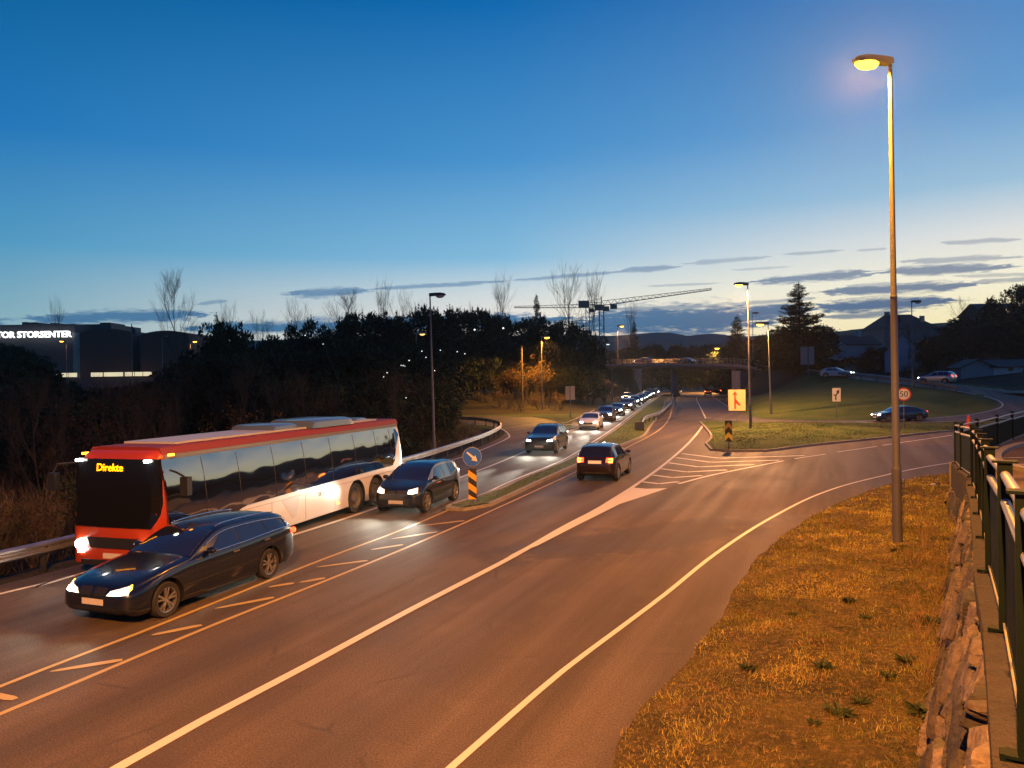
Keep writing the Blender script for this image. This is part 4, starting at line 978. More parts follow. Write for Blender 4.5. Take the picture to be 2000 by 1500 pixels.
Q = [(78.5, MINI, mini, 'brown_paint', 'dark brown compact car close behind the white car in the queue'),
     (91, SALOON, white, 'charcoal_paint', 'charcoal car in the queue between two brown cars'),
     (104, SUV, suv, 'brown_paint', 'brown tall car in the queue beside the end of the median guard rail'),
     (113.5, SALOON, white, 'grey_paint', 'grey car just behind the brown tall car in the queue'),
     (122.5, EV, ev, 'charcoal_paint', 'charcoal car sixth in the queue behind the white car'),
     (131.5, MINI, mini, 'black_paint', 'black car seventh in the queue behind the white car'),
     (140.5, SUV, suv, 'grey_paint', 'grey tall car in the dazzling middle of the queue'),
     (150, SALOON, white, 'navy_paint', 'navy car ninth in the queue behind the white car'),
     (159.5, EV, ev, 'black_paint', 'black car tenth in the queue, shortly before the bridge'),
     (169, MINI, mini, 'charcoal_paint', 'charcoal car eleventh in the queue, before the bridge shadow'),
     (179, SUV, suv, 'black_paint', 'black tall car in the queue entering the shade of the bridge'),
     (190, SALOON, white, 'charcoal_paint', 'charcoal car in the queue beside the bridge pillar'),
     (202, EV, ev, 'grey_paint', 'last small grey car of the queue, just under the bridge')]
QG = 'cars queueing in the oncoming lane'
white['group'] = QG; suv['group'] = QG
for k, (yy, S, src, p, lb) in enumerate(Q):
    sw = {mt_plate_y: mt_plate} if S is SALOON else {}
    sw[mt_lens] = mt_hl
    if S is MINI: sw[mt_hl_off] = mt_hl
    c = dup(src, S, lb, p, group=QG, swap=sw)
    x, y, th = lane(yy); place(c, x + nr.uniform(-.15, .15), y, 0, th, S['fo'])
    for ch in list(c.children):
        if ch.type == 'LIGHT': bpy.data.objects.remove(ch)
    if k < 9:
        l = lamp_light('headlight_beam', 'SPOT', (-.1, 0, .7), 900, (1, .93, .76), c, .3, R(110), .9, (0, R(86), 0))
c = dup(suv, SUV, 'tall dark car with its roof lights on, left of the queue near the trees', 'charcoal_paint', group=QG)
for ch in list(c.children):
    if ch.type == 'LIGHT': bpy.data.objects.remove(ch)
x, y, th = lane(148, 5.0); place(c, x, y, 0, th, SUV['fo'])
def clearlights(c):
    for ch in list(c.children):
        if ch.type == 'LIGHT': bpy.data.objects.remove(ch)
def rampz(x, y):
    i = int(np.argmin(np.hypot(ramp_s[:, 0] - x, ramp_s[:, 1] - y))); return float(ramp_s[i, 2])
# cars on the ramp and the bridge
c = dup(white, SALOON, 'white car with headlights on coming down the ramp by the road sign', None, swap={mt_plate_y: mt_plate}); clearlights(c)
del c['label']; c['label'] = 'white car with headlights on coming down the ramp behind the road sign'
place(c, 48.2, 110.5, rampz(48.2, 110.5), R(-52), SALOON['fo'])
c['label'] = 'white car with headlights on coming down the ramp behind the road sign'
c = dup(mini, MINI, 'dark car with red tail lights climbing the ramp beside the big spruce', 'red_paint'); clearlights(c)
place(c, 52.5, 149, 6.2, R(8), MINI['fo'], False)
c = dup(ev, EV, 'dark car silhouetted against the railing in the middle of the bridge', 'charcoal_paint', swap={mt_hl: mt_hl_off}); clearlights(c)
x, y = D(1352, 706, 178)[:2]; place(c, x, y, rampz(x, y) + .01, R(-40), EV['fo'])
c = dup(suv, SUV, 'dark car with one bright headlight at the left end of the bridge', 'charcoal_paint'); clearlights(c)
x, y = D(1247, 708, 193.5)[:2]; place(c, x, y, rampz(x, y) + .01, R(-38), SUV['fo'], False)
# cars beyond the bridge on the right carriageway
c = dup(mini, MINI, 'dark red car with tail lights driving away beneath the bridge', 'red_paint'); clearlights(c)
p = G(1380, 770); place(c, 48.5, 190, 0, R(15), MINI['fo'], False)
c = dup(mpv, MPV, 'orange van seen under the bridge beside the embankment', 'orange_paint'); clearlights(c)
place(c, 54.5, 198, 0, R(15), MPV['fo'], False)

# ------------------------------------------------------------------ the bus
mt_busred = M('red_bus_paint', (.34, .035, .008), .35, coat=.4, spec=.4); mt_busroof = M('dark_red_roof_paint', (.17, .016, .012), .6); mt_buswhite = M('white_bus_paint', (.56, .53, .52), .4, coat=.2)
mt_busgrey = M('grey_bus_paint', (.20, .20, .21), .4, .3)
mt_busglass = M('bus_glass', (.006, .006, .007), .05, 0, coat=1.0, spec=.5); mt_busglass.node_tree.nodes['Principled BSDF'].inputs['IOR'].default_value = 3.0
mt_frontglass = M('bus_front_glass', (.006, .006, .007), .12, 0, spec=.35)
_n = NT(mt_busglass.node_tree); _b = mt_busglass.node_tree.nodes['Principled BSDF']
_bn = _n.n.new('ShaderNodeBump'); _bn.inputs['Strength'].default_value = .35; _bn.inputs['Distance'].default_value = .05
_n.l.new(_n.noise(_n.scale(_n.coord('Object'), (.8, 1, 1.3)), 1.1, 1), _bn.inputs['Height']); _n.l.new(_bn.outputs[0], _b.inputs['Normal']); _n.l.new(_bn.outputs[0], _b.inputs['Coat Normal'])
BL, BW, BH, BZ = 13.0, 2.5, 2.96, .28
bus = empty('bus', (0, 0, 0), 0, 'long red and white bus with black glass sides in the outer lane', 'bus')
def loft(stations, name, mat, parent, close=True, smooth=True, ang=.7):
    n = len(stations[0]); vs = [v for s_ in stations for v in s_]
    fs = [(i * n + k, (i + 1) * n + k, (i + 1) * n + (k + 1) % n, i * n + (k + 1) % n) for i in range(len(stations) - 1) for k in range(n)]
    if close: fs += [tuple(range(n)), tuple((len(stations) - 1) * n + k for k in range(n))[::-1]]
    me_ = bpy.data.meshes.new(name); me_.from_pydata([tuple(v) for v in vs], [], fs)
    bm = bmesh.new(); bm.from_mesh(me_); bmesh.ops.recalc_face_normals(bm, faces=bm.faces); bm.to_mesh(me_); bm.free()
    return link(name, me_, mat, parent, smooth=smooth, ang=ang)
def inset(z): return .19 * max(0, (z - 1.15) / 1.5) ** 2
def bsec(x, w_, zt, z0, rc=.12, slope=0):
    P = []
    for (cy_, cz, a0) in ((w_ - .04, z0 + .04, -90), (w_ - rc, zt - rc, 0)):
        rr = .04 if cz < 1 else rc
        for k in range(6): a = R(a0 + 18 * k); P.append((cy_ + rr * math.cos(a) - inset(cz), cz + rr * math.sin(a)))
        if cz < 1: P += [(w_ - inset(q), q) for q in (1.15, 1.5, 1.85, 2.2, 2.5)]
    full = P + [(-y, z) for y, z in P[::-1]]
    return [(x + slope * max(0, z - 1.1), y, z) for y, z in full]
hw = BW / 2
# white body from behind the front section to the tail, with wheel cut-outs made as steps in the lower edge
body = loft([bsec(x, ww, zt, BZ) for x, ww, zt in ((.55, hw - .002, BH - .06), (2, hw, BH - .04), (6, hw, BH - .03), (12.6, hw, BH - .03), (12.85, hw - .04, BH - .05), (13.0, hw - .14, BH - .12))], 'body', mt_buswhite, bus)
cut = MB()
for x in (2.75, 9.15, 10.6):
    cut.lathe([(.001, -.5), (.60, -.5), (.60, .5), (.001, .5)], 32, 'Y', (x, -hw, .52)); cut.lathe([(.001, -.5), (.60, -.5), (.60, .5), (.001, .5)], 32, 'Y', (x, hw, .52))
cme = cut.mesh('cut'); bm = bmesh.new(); bm.from_mesh(cme); bmesh.ops.remove_doubles(bm, verts=bm.verts, dist=.0005); bmesh.ops.recalc_face_normals(bm, faces=bm.faces); bm.to_mesh(cme); bm.free(); cme.materials.append(mt_black)
co_ = bpy.data.objects.new('cut', cme); col.objects.link(co_)
md = body.modifiers.new('b', 'BOOLEAN'); md.operation = 'DIFFERENCE'; md.object = co_; md.solver = 'EXACT'; md.material_mode = 'TRANSFER'
dg = bpy.context.evaluated_depsgraph_get(); dg.update(); nm = bpy.data.meshes.new_from_object(body.evaluated_get(dg)); body.modifiers.clear(); body.data = nm; bpy.data.objects.remove(co_); nm.name = 'body'
# red front with raked, rounded nose
loft([bsec(x, ww, zt, z0, .2, sl) for x, ww, zt, z0, sl in ((0.0, hw - .20, BH - .30, .34, .07), (.05, hw - .10, BH - .18, .30, .06), (.14, hw - .04, BH - .10, .27, .05), (.34, hw + .002, BH - .05, .26, .02), (.56, hw + .006, BH - .03, .26, 0))], 'front_section', mt_busred, bus)
loft([[(x, y, z) for y, z in ((hw + .014 - inset(BH - .16), BH - .17), (hw + .0 - inset(BH - .08), BH - .07), (hw - .30, BH + .0), (hw - .5, BH + .015), (-hw + .5, BH + .015), (-hw + .30, BH + .0), (-hw - .0 + inset(BH - .08), BH - .07), (-hw - .014 + inset(BH - .16), BH - .17))] for x in (.40, 6.5, 12.55, 12.86)], 'roof', mt_busroof, bus, ang=.4)
g = MB(); g.box((6.6, -hw - .004 + inset(BH - .2), BH - .225), (12.3, .05, .10)); g.box((6.6, hw + .004 - inset(BH - .2), BH - .225), (12.3, .05, .10)); link('rain_gutter', g, mt_busgrey, bus)
g = MB(); g.box((6.4, 0, BH + .045), (10.5, 1.5, .05)); link('roof_panel', g, M('pale_roof', (.40, .40, .42), .35), bus)
for sg in (-1, 1):
    yy0 = sg * (hw + .008); yy1 = sg * (hw + .030)
    low = [(.30, .36), (1.55, .36), (1.62, .62), (2.3, .98), (3.1, 1.22), (6, 1.26), (9, 1.28), (12.0, 1.30)]
    
    g = MB(); n_ = 60
    xsx = np.linspace(.30, 12.48, n_)
    lo = np.interp(xsx, [p[0] for p in low] + [12.52], [p[1] for p in low] + [2.5]); tp = np.full(n_, 2.69)
    vs = []; 
    NV = 8
    for a, b_, c_ in zip(xsx, lo, tp):
        zz_ = [b_ + (c_ - b_) * q / (NV - 3) for q in range(NV - 2)]; vs += [(a, yy1 - sg * inset(z_), z_) for z_ in zz_] + [(a, yy0 - sg * (inset(c_) + .02), c_), (a, yy0 - sg * .02, b_)]
    fs = [(i * NV + k, (i + 1) * NV + k, (i + 1) * NV + (k + 1) % NV, i * NV + (k + 1) % NV) for i in range(n_ - 1) for k in range(NV)] + [tuple(range(NV)), tuple((n_ - 1) * NV + k for k in range(NV))]
    g.add(vs, fs); me_ = g.mesh('side_window'); bm = bmesh.new(); bm.from_mesh(me_); bmesh.ops.recalc_face_normals(bm, faces=bm.faces); bm.to_mesh(me_); bm.free()
    link('side_window', me_, mt_busglass, bus, smooth=True, ang=.5)
    for x in (1.62, 2.95, 4.5, 6.05, 7.6, 9.15, 10.7, 11.9):
        g = MB(); g.tube([(x, sg * (hw + .030 - inset(z_)), z_) for z_ in ((1.3, 1.6, 1.9, 2.2, 2.5, 2.64) if x > 2 else (.5, .9, 1.3, 1.6, 1.9, 2.2, 2.5, 2.64))], .009, 4)
        link('window_seam', g, mt_black, bus)
    for x in (3.6, 7.9, 11.9):
        g = MB(); g.box((x, sg * (hw + .008), .52), (.10, .02, .05)); link('side_marker', g, mt_amber, bus)
    g = MB()
    for x in (4.3, 6.0, 7.7, 11.7): g.box((x, sg * (hw + .003), .72), (.012, .004, .75))
    g.box((7.6, sg * (hw + .003), 1.10), (9.0, .004, .012)); link('panel_seams', g, mt_busgrey, bus)
    g = MB(); g.plate([(4.75, 1.10), (5.75, 1.18), (5.5, .55), (5.3, .5)], 0, .006, (0, sg * (hw + .004) - (.006 if sg > 0 else 0), 0)); link('grey_emblem', g, M('pale_grey_print', (.42, .40, .40), .4), bus)
    me_ = text_mesh('skyss', .30, .004); o_ = link('lettering', me_, M('dark_print_%d' % (sg + 1), (.08, .08, .09), .4), bus)
    o_.location = (7.0, sg * (hw + .008), 1.0); o_.rotation_euler = (0, 0, 0 if sg < 0 else math.pi)
    for x in (2.75, 9.15, 10.6): set_wheel(bus, x, sg * (hw - .17), .50, .30, 'bus', sg, M('bus_rim', (.36, .36, .36), .4, .6) if x < 3 and sg < 0 else mt_galv)
# windscreen, display band
RK = .07
def fsheet(z0, z1, w0, w1, dx, nm_, mat, nn=16, nz=10, corner=0):
    g = MB(); vs = []
    for j in range(nz + 1):
        z = z0 + (z1 - z0) * j / nz; ww = w0 + (w1 - w0) * j / nz
        if corner: ww -= corner * max(0, 1 - j / nz * 4) ** 2
        for i in range(nn + 1):
            u = i / nn * 2 - 1; y = u * ww; c_ = float(np.interp(abs(y), [0, hw - .2, hw - .1, hw - .04, hw], [0, 0, .05, .14, .34])) - .004
            vs.append((c_ + dx + RK * max(0, z - 1.1) - .0 * u, y, z))
    g.add(vs, [(j * (nn + 1) + i, (j + 1) * (nn + 1) + i, (j + 1) * (nn + 1) + i + 1, j * (nn + 1) + i + 1) for j in range(nz) for i in range(nn)])
    me_ = g.mesh(nm_); bm = bmesh.new(); bm.from_mesh(me_); be = [e for e in bm.edges if len(e.link_faces) == 1]
    ex = bmesh.ops.extrude_edge_only(bm, edges=be)
    for v in ex['geom']:
        if isinstance(v, bmesh.types.BMVert): v.co.x += .10
    bmesh.ops.recalc_face_normals(bm, faces=bm.faces); bm.to_mesh(me_); bm.free(); return link(nm_, me_, mat, bus, smooth=True, ang=.5)
fsheet(1.18, 2.72, hw - .035, hw - .10, -.022, 'windscreen', mt_frontglass, corner=.16)
fsheet(.70, .93, .62, .72, -.030, 'grille', mt_black, 10, 3)
fsheet(.30, .42, .9, .9, -.03, 'bumper_slot', mt_black, 10, 2)
me_ = text_mesh('Direkte', .24, .004, off=.012); o_ = link('destination_display', me_, M('amber_display', (1, .5, .02), .4, emit=(1, .33, .0), es=4), bus)
o_.location = (.055, .12, 2.52); o_.rotation_euler = (R(-6), 0, R(-90))
for sg in (-1, 1):
    g = MB(); g.lathe([(.001, 0), (.10, .01), (.12, .09)], 16, 'Z'); o_ = link('headlight', g, mt_hl, bus, smooth=True); o_.rotation_euler = (0, R(90), 0); o_.location = (-.06, sg * .95, .76)
    g = MB(); g.box((0.0, sg * .9, .60), (.10, .14, .06)); link('fog_light', g, mt_hl, bus)
    g = MB(); g.box((.03, sg * .96, 2.69), (.12, .11, .055)); link('marker_light', g, mt_lens if sg > 2 else mt_hl, bus)
    g = MB(); g.box((.46, sg * (hw - .02), 2.80), (.16, .05, .05)); link('roof_marker', g, mt_amber, bus)
g = MB(); g.box((-.01, 0, .52), (.02, .56, .12)); link('number_plate', g, mt_plate, bus)
# mirrors, roof units
g = MB(); g.tube([(.42, -hw + .02, 2.45), (.34, -hw - .22, 2.42), (.50, -hw - .30, 2.30)], .025, 6); g.box((.55, -hw - .30, 2.08), (.16, .20, .42)); link('wing_mirror', g, mt_black, bus)
g = MB(); g.tube([(.30, hw - .02, 2.6), (-.1, hw + .22, 2.6), (-.15, hw + .28, 2.4)], .025, 6); g.box((-.15, hw + .28, 2.2), (.16, .2, .40)); link('wing_mirror', g, mt_black, bus)
mt_unit = M('blue_grey_unit', (.10, .14, .19), .3, .2, coat=.5)
for (x, y, lx, ly, lz) in ((8.2, -.15, 2.6, 1.7, .26), (6.0, .1, 1.3, 1.5, .20), (11.0, 0, .8, 1.0, .12)):
    loft([[(x + sx * lx / 2, y + ly / 2 * q, BH + .02 + z) for q, z in ((1, 0), (.96, lz * .7 * hh), (.8, lz * hh), (-.8, lz * hh), (-.96, lz * .7 * hh), (-1, 0))] for sx, hh in ((-1, .25), (-.9, .9), (-.7, 1), (.7, 1), (.92, .85), (1, .2))], 'air_unit', mt_unit, bus)
for sg in (-1, 1):
    g = MB(); g.box((13.0, sg * (hw - .2), 1.2), (.02, .12, .5)); link('tail_light', g, mt_tl, bus)
place(bus, -8.93, 17.2, 0, R(16.8), 0); bus.location = (-9.12, 17.45, 0)
for sg in (-1, 1): lamp_light('headlight_beam', 'SPOT', (-.12, sg * .98, .74), 60, (1, .93, .76), bus, .05, R(95), .9, (0, R(87), 0))
# ================================================================== STREET LAMPS, SIGNS, GUARD RAILS
def street_lamp(label, base, H, head, lit, power=0, hl=.95, group='street lamps along the roads', r0=.10, lean=0.0, collar=True, color=(1, .50, .13), bowl=None, k=1.0, spot=True, bk=1.0, cone=162):
    """head: azimuth (deg, 0 = +x, 90 = +y) the lamp head points to"""
    root = empty('street_lamp', base, R(head), label, 'street lamp', group)
    hgt = H - base[2]; p = MB(); lx = lean * hgt
    ca, sa = math.cos(-R(head)), math.sin(-R(head))
    def L_(z): return (lean * z * ca, lean * z * sa, z)
    s1 = hgt * .52
    p.tube([L_(0), L_(hgt * .165)], [r0 * 1.0, r0 * .98], 14); p.tube([L_(hgt * .165), L_(hgt * .175), L_(s1)], [r0 * .98, r0 * .80, r0 * .72], 14)
    p.tube([L_(s1), L_(s1 + .05), L_(hgt)], [r0 * .78, r0 * .62, r0 * .40], 14)
    p.tube([L_(-.3), L_(.02)], [r0 * 1.5, r0 * 1.45], 12)
    link('pole', p, mt_galv, root, smooth=True, ang=.6)
    tx, ty, _ = L_(hgt); h = MB()
    for st in (0,):
        S = [(-.06, .07, -.02, .13), (.05, .085, -.05, .15), (.30, .12, -.02, .17), (.62, .16, -.01, .18), (hl - .08, .13, .0, .14), (hl, .06, .02, .09)]
        vs = []
        for x, w_, z0, z1 in S: vs += [(tx + x * k, ty + y * w_ * k, hgt + (z0 + (z1 - z0) * q) * k) for y, q in ((-1, 0), (-1, .55), (-.6, 1), (.6, 1), (1, .55), (1, 0))]
        n = 6; h.add(vs, [(i * n + q, (i + 1) * n + q, (i + 1) * n + (q + 1) % n, i * n + (q + 1) % n) for i in range(len(S) - 1) for q in range(n)] + [tuple(range(n)), tuple((len(S) - 1) * n + q for q in range(n))[::-1]])
    hd = link('lamp_head', h, mt_darksteel if not lit else M('lamp_housing', (.16, .14, .12), .5), root, smooth=True, ang=.5)
    b = MB(); bx = tx + .60 * k
    for (cx, rr) in ((0, 1),):
        prof = [(1.0, .0), (.95, -.35), (.72, -.75), (.35, -.96), (.001, -1.0)]
        vs = []
        for (q, zz) in prof:
            for kk in range(16): a = 2 * math.pi * kk / 16; vs.append((bx + math.cos(a) * .27 * q * k * bk, ty + math.sin(a) * .15 * q * k * bk, hgt + (.0 + zz * .15 * bk) * k))
        b.add(vs, [(i * 16 + kk, i * 16 + (kk + 1) % 16, (i + 1) * 16 + (kk + 1) % 16, (i + 1) * 16 + kk) for i in range(len(prof) - 1) for kk in range(16)])
    link('lamp_bowl', b, bowl or (mt_sodium if lit else mt_bowl), root, smooth=True)
    if lit and power:
        lamp_light('lamp_light', 'SPOT', (bx + .1, ty, hgt - .26 * k), power, color, root, .12, R(cone), .2)
    return root
SOD = (1.0, .45, .12)
main_b = G(1753, 1068, .1)
street_lamp('tall street lamp glowing orange on the grass verge by the stone wall', (main_b[0], main_b[1], .05), 12.15, 184, True, 14500, lean=-.004, r0=.115, color=(1, .36, .02), bk=1.15, cone=174)
# assumed lamp, added out of view behind the camera to light the near road
street_lamp('assumed street lamp added out of view to light the foreground road', (-1.45, -3.5, .0), 12.1, 172, True, 39000, r0=.115, color=(1, .37, .075))
b2 = D(858, 886, 46); street_lamp('tall unlit street lamp in front of the dark trees behind the bus', (b2[0] - .3, 46, -.6), D(849, 577, 46)[2], 12, False, r0=.105, lean=-.012)
b = D(815, 800, 74); street_lamp('dim street lamp among the trees left of the tall unlit one', (b[0], 74, -3), D(815, 652, 74)[2], 20, True, 0, bowl=mt_sodium_dim)
b = D(1059, 795, 106); street_lamp('lit street lamp beside the orange bushes at the slip road', (b[0], 106, hz(b[0], 106)), D(1060, 659, 106)[2], 0, True, 19000, color=(1, .42, .05), bowl=mt_sodium_far, k=1.3)
b = D(1207, 712, 198); street_lamp('lit street lamp at the left end of the bridge', (b[0], 198, 7.9), D(1210, 637, 198)[2], 0, True, 40000, color=SOD, k=1.9, bowl=mt_sodium_far)
b = D(1196, 780, 150); street_lamp('thin grey street lamp by the trees left of the bridge', (b[0], 150, hz(b[0], 150)), D(1195, 672, 150)[2], 180, True, 0, bowl=mt_tinywhite, k=1.2)
b = G(1466, 837, .3); street_lamp('tall street lamp on the lawn island beside the arrow sign', (b[0], b[1], .3), D(1459, 556, b[1])[2], 180, True, 26000, lean=-.008, color=(1, .42, .13), r0=.11, bowl=mt_sodium_far, k=1.15)
b = G(1506, 806, .3); street_lamp('lit street lamp on the slope behind the arrow sign', (b[0], b[1], hz(*b)), D(1500, 633, b[1])[2], 180, True, 9000, lean=-.022, color=SOD, r0=.12, k=1.5, bowl=mt_sodium_far)
b = D(1471, 705, 143); street_lamp('thin unlit street lamp between the two lit ones by the bridge', (b[0], 143, 4.5), D(1470, 612, 143)[2], 10, False, r0=.11, k=1.3)
b = D(1783, 752, 96); street_lamp('unlit street lamp beside the ramp to the right of the tall lamp', (b[0], 96, hz(b[0], 96)), D(1782, 590, 96)[2], 8, False, r0=.12, k=1.4, lean=-.004)
b = D(1411, 712, 232); street_lamp('small lit street lamp far behind the bridge', (b[0], 232, 1), D(1409, 680, 232)[2], 180, True, 16000, color=SOD, k=2.6, bowl=mt_sodium_far)
b = D(318, 760, 150); street_lamp('grey unlit street lamp in front of the shopping centre', (b[0], 150, -2), D(319, 656, 150)[2], 0, False, k=1.4, r0=.12)
b = D(131, 760, 160); street_lamp('lit street lamp below the glowing shopping centre sign', (b[0], 160, -2), D(131, 666, 160)[2], 180, True, 2600, color=SOD, k=1.6)
b = D(373, 760, 160); street_lamp('lit street lamp at the right corner of the shopping centre', (b[0], 160, -2), D(373, 667, 160)[2], 0, True, 2600, color=SOD, k=1.6)
b = D(128, 800, 74); street_lamp('lamp hidden low behind the branches by the lower road', (-50, 71, -3), 2.6, 0, True, 900, color=SOD, k=.8)

def post_sign(name, label, cat, base, parts, rz=0.0, post_h=2.0, post_r=.03, post_mat=None, group=None):
    root = empty(name, base, rz, label, cat, group); p = MB(); p.tube([(0, 0.03, -.1), (0, .03, post_h)], post_r, 8); link('post', p, post_mat or mt_galv, root, smooth=True, ang=.6)
    for nm_, mb_, mat in parts: link(nm_, mb_, mat, root)
    return root
def face_rz(x, y): return -math.atan2(x, y)          # board turned to the viewer's road
def disc(r, y, c=(0, 0), n=40, th=.012):
    return MB().plate([(c[0] + r * math.cos(2 * math.pi * k / n), c[1] + r * math.sin(2 * math.pi * k / n)) for k in range(n)], y, y + th)
# keep-right sign with striped board
bx, by = G(923.5, 989, .1)
def arrow_keep(cz):
    a = R(-42); ca, sa = math.cos(a), math.sin(a)
    P = [(-.24, -.028), (.06, -.045), (.045, -.115), (.245, 0), (.045, .115), (.06, .045), (-.24, .028)]
    return MB().plate([(x * ca - z * sa, cz + x * sa + z * ca) for x, z in P], -.034, -.024)
H0 = D(921, 892, by)[2]
board = MB().plate([(-.14, .26), (.14, .26), (.14, 1.31), (-.14, 1.31)], -.012, .012)
strp = MB()
for q in range(3):
    z0 = 1.27 - q * .42 + .0
    P = [(-.137, z0), (.137, z0 - .20), (.137, z0 - .41), (-.137, z0 - .21)]
    P = [(x, min(1.305, max(.265, z))) for x, z in P]
    strp.plate(P, -.020, -.013)
post_sign('keep_right_sign', 'round blue keep right sign above a black and orange striped board', 'traffic sign', (bx, by, .08),
          [('striped_board', board, mt_sign_black), ('orange_stripes', strp, mt_sign_orange), ('sign_disc', disc(.315, -.012, (0, H0 - .08)), mt_sign_blue), ('sign_rim', disc(.325, -.0, (0, H0 - .08)), mt_sign_white), ('arrow', arrow_keep(H0 - .08), mt_sign_white)],
          face_rz(bx, by), H0, .032)
# chevron marker
bx, by = G(1423, 879, .12); by += .5; bx += .15
board = MB().plate([(-.2, .48), (.2, .48), (.2, 1.72), (-.2, 1.72)], -.012, .012); ch = MB(); cl = MB()
for z in (1.27,): ch.plate([(-.2, z - .14), (0, z + .08), (.2, z - .14), (.2, z + .12), (0, z + .34), (-.2, z + .12)], -.020, -.013)
for z in (.66,): cl.plate([(-.2, z - .14), (0, z + .08), (.2, z - .14), (.2, z + .16), (0, z + .38), (-.2, z + .16)], -.020, -.013)
post_sign('chevron_marker', 'narrow black marker board with two yellow chevrons on the island tip', 'traffic sign', (bx, by, .1), [('marker_board', board, mt_sign_black), ('upper_chevron', ch, M('chevron_amber', (.45, .25, .04), .4)), ('lower_chevron', cl, M('chevron_yellow', (.85, .62, .05), .4))], face_rz(bx, by), 1.7, .035)
# merge sign, red arrow
bx, by = 20.6, 70.4; zb = .3
z1 = D(1437, 760, by)[2] - zb; z0 = D(1437, 803, by)[2] - zb; wd = .80
board = MB().plate([(-wd, z0), (wd, z0), (wd, z1), (-wd, z1)], -.012, .012); zc = (z0 + z1) / 2; hh = (z1 - z0) / 2
rim = MB()
for (x0_, x1_, a_, b_) in ((-wd, wd, z0, z0 + .05), (-wd, wd, z1 - .05, z1), (-wd, -wd + .05, z0 + .05, z1 - .05), (wd - .05, wd, z0 + .05, z1 - .05)): rim.plate([(x0_, a_), (x1_, a_), (x1_, b_), (x0_, b_)], -.018, -.013)
ar = MB().plate([(-.24, zc - hh * .82), (-.10, zc - hh * .82), (-.10, zc - hh * .28), (.24, zc - hh * .55), (.32, zc - hh * .42), (-.10, zc + hh * .10), (-.10, zc + hh * .48), (.06, zc + hh * .42), (-.17, zc + hh * .84), (-.40, zc + hh * .42), (-.24, zc + hh * .48)], -.022, -.013)
post_sign('merge_sign', 'pale square board with a red merging arrow on the lawn island', 'traffic sign', (bx, by, zb), [('sign_board', board, mt_sign_yel), ('frame', rim, mt_sign_black), ('arrow', ar, mt_sign_red)], face_rz(bx, by), z1 - .1, .045)
# small merge sign, black arrow
bx, by = D(1634, 800, 79)[:2]; zb = hz(bx, by); z1 = D(1634, 758, by)[2] - zb; z0 = D(1634, 784, by)[2] - zb; zc = (z0 + z1) / 2; hh = (z1 - z0) / 2
board = MB().plate([(-.40, z0), (.40, z0), (.40, z1), (-.40, z1)], -.012, .012)
ar = MB().plate([(-.12, zc - hh * .8), (0, zc - hh * .8), (0, zc - hh * .2), (.16, zc + hh * .25), (.24, zc + hh * .08), (.28, zc + hh * .78), (-.02, zc + hh * .55), (.06, zc + hh * .40), (-.06, zc + .02), (-.28, zc + hh * .05), (-.28, zc - .10), (-.12, zc - hh * .12)], -.022, -.013)
post_sign('merge_sign', 'small white board with a black bent arrow on the sloping lawn', 'traffic sign', (bx, by, zb), [('sign_board', board, mt_sign_white), ('arrow', ar, mt_sign_black)], face_rz(bx, by), z1 - .1, .04)
# 50
bx, by = D(1766, 840, 59)[:2]; zb = .35; zc = D(1765, 770, by)[2] - zb
tm = text_mesh('50', .62, .004); tm.transform(Matrix.Scale(1.0, 4)); bm = bmesh.new(); bm.from_mesh(tm); bmesh.ops.scale(bm, vec=(.98, 1, 1), verts=bm.verts); bm.to_mesh(tm); bm.free()
r_ = post_sign('speed_limit_sign', 'round white speed limit sign reading 50 with a red border', 'traffic sign', (bx, by, zb), [('sign_rim', disc(.50, -.012, (0, zc)), mt_sign_red), ('sign_face', disc(.405, -.022, (0, zc), th=.009), mt_sign_white)], face_rz(bx, by), zc + .4, .035)
o_ = link('number', tm, mt_sign_black, r_); o_.location = (0, -.026, zc)
# back sides of boards
for (px, pyb, Y_, x0, x1, y0, y1, lb) in ((1579, 742, 117, 1565, 1590, 677, 712, 'grey back of a tall two part road sign beside the ramp'), (1113, 818, 88, 1104, 1122.5, 754, 781, 'grey back of a road sign by the slip road grass')):
    b = D(px, 740, Y_); zb = hz(b[0], Y_); s_ = Y_ / 1500
    g = MB().plate([((x0 - px) * s_, D(px, y1, Y_)[2] - zb), ((px - px - 1) * s_, D(px, y1, Y_)[2] - zb), (-.6 * s_, D(px, y0, Y_)[2] - zb), ((x0 - px) * s_, D(px, y0, Y_)[2] - zb)], .05, .07)
    g.plate([(1 * s_, D(px, y1, Y_)[2] - zb), ((x1 - px) * s_, D(px, y1, Y_)[2] - zb), ((x1 - px) * s_, D(px, y0, Y_)[2] - zb), (1 * s_, D(px, y0, Y_)[2] - zb)], .05, .07)
    post_sign('road_sign_back', lb, 'traffic sign', (b[0], Y_, zb), [('sign_board', g, mt_sign_back)], face_rz(b[0], Y_), D(px, y0, Y_)[2] - zb, .08 if Y_ > 100 else .05)
b = G(895, 809); g = MB(); g.box((0, 0, 2.2), (.75, .12, .22)); post_sign('wooden_post', 'pale wooden post with a short crossbar at the grass edge', 'post', (b[0] + .2, 97, hz(b[0] + .2, 97)), [('crossbar', g, M('weathered_wood', (.32, .24, .20), .85, noise=(6, .3)))], 0, 2.2, .09, M('weathered_wood_post', (.30, .22, .18), .85, noise=(6, .3)))
b = D(1020, 780, 108); zb = hz(b[0], 108); post_sign('utility_pole', 'bare wooden utility pole among the orange lit bushes', 'utility pole', (b[0], 108, zb), [], 0, D(1020, 673, 108)[2] - zb, .14, mt_bark)
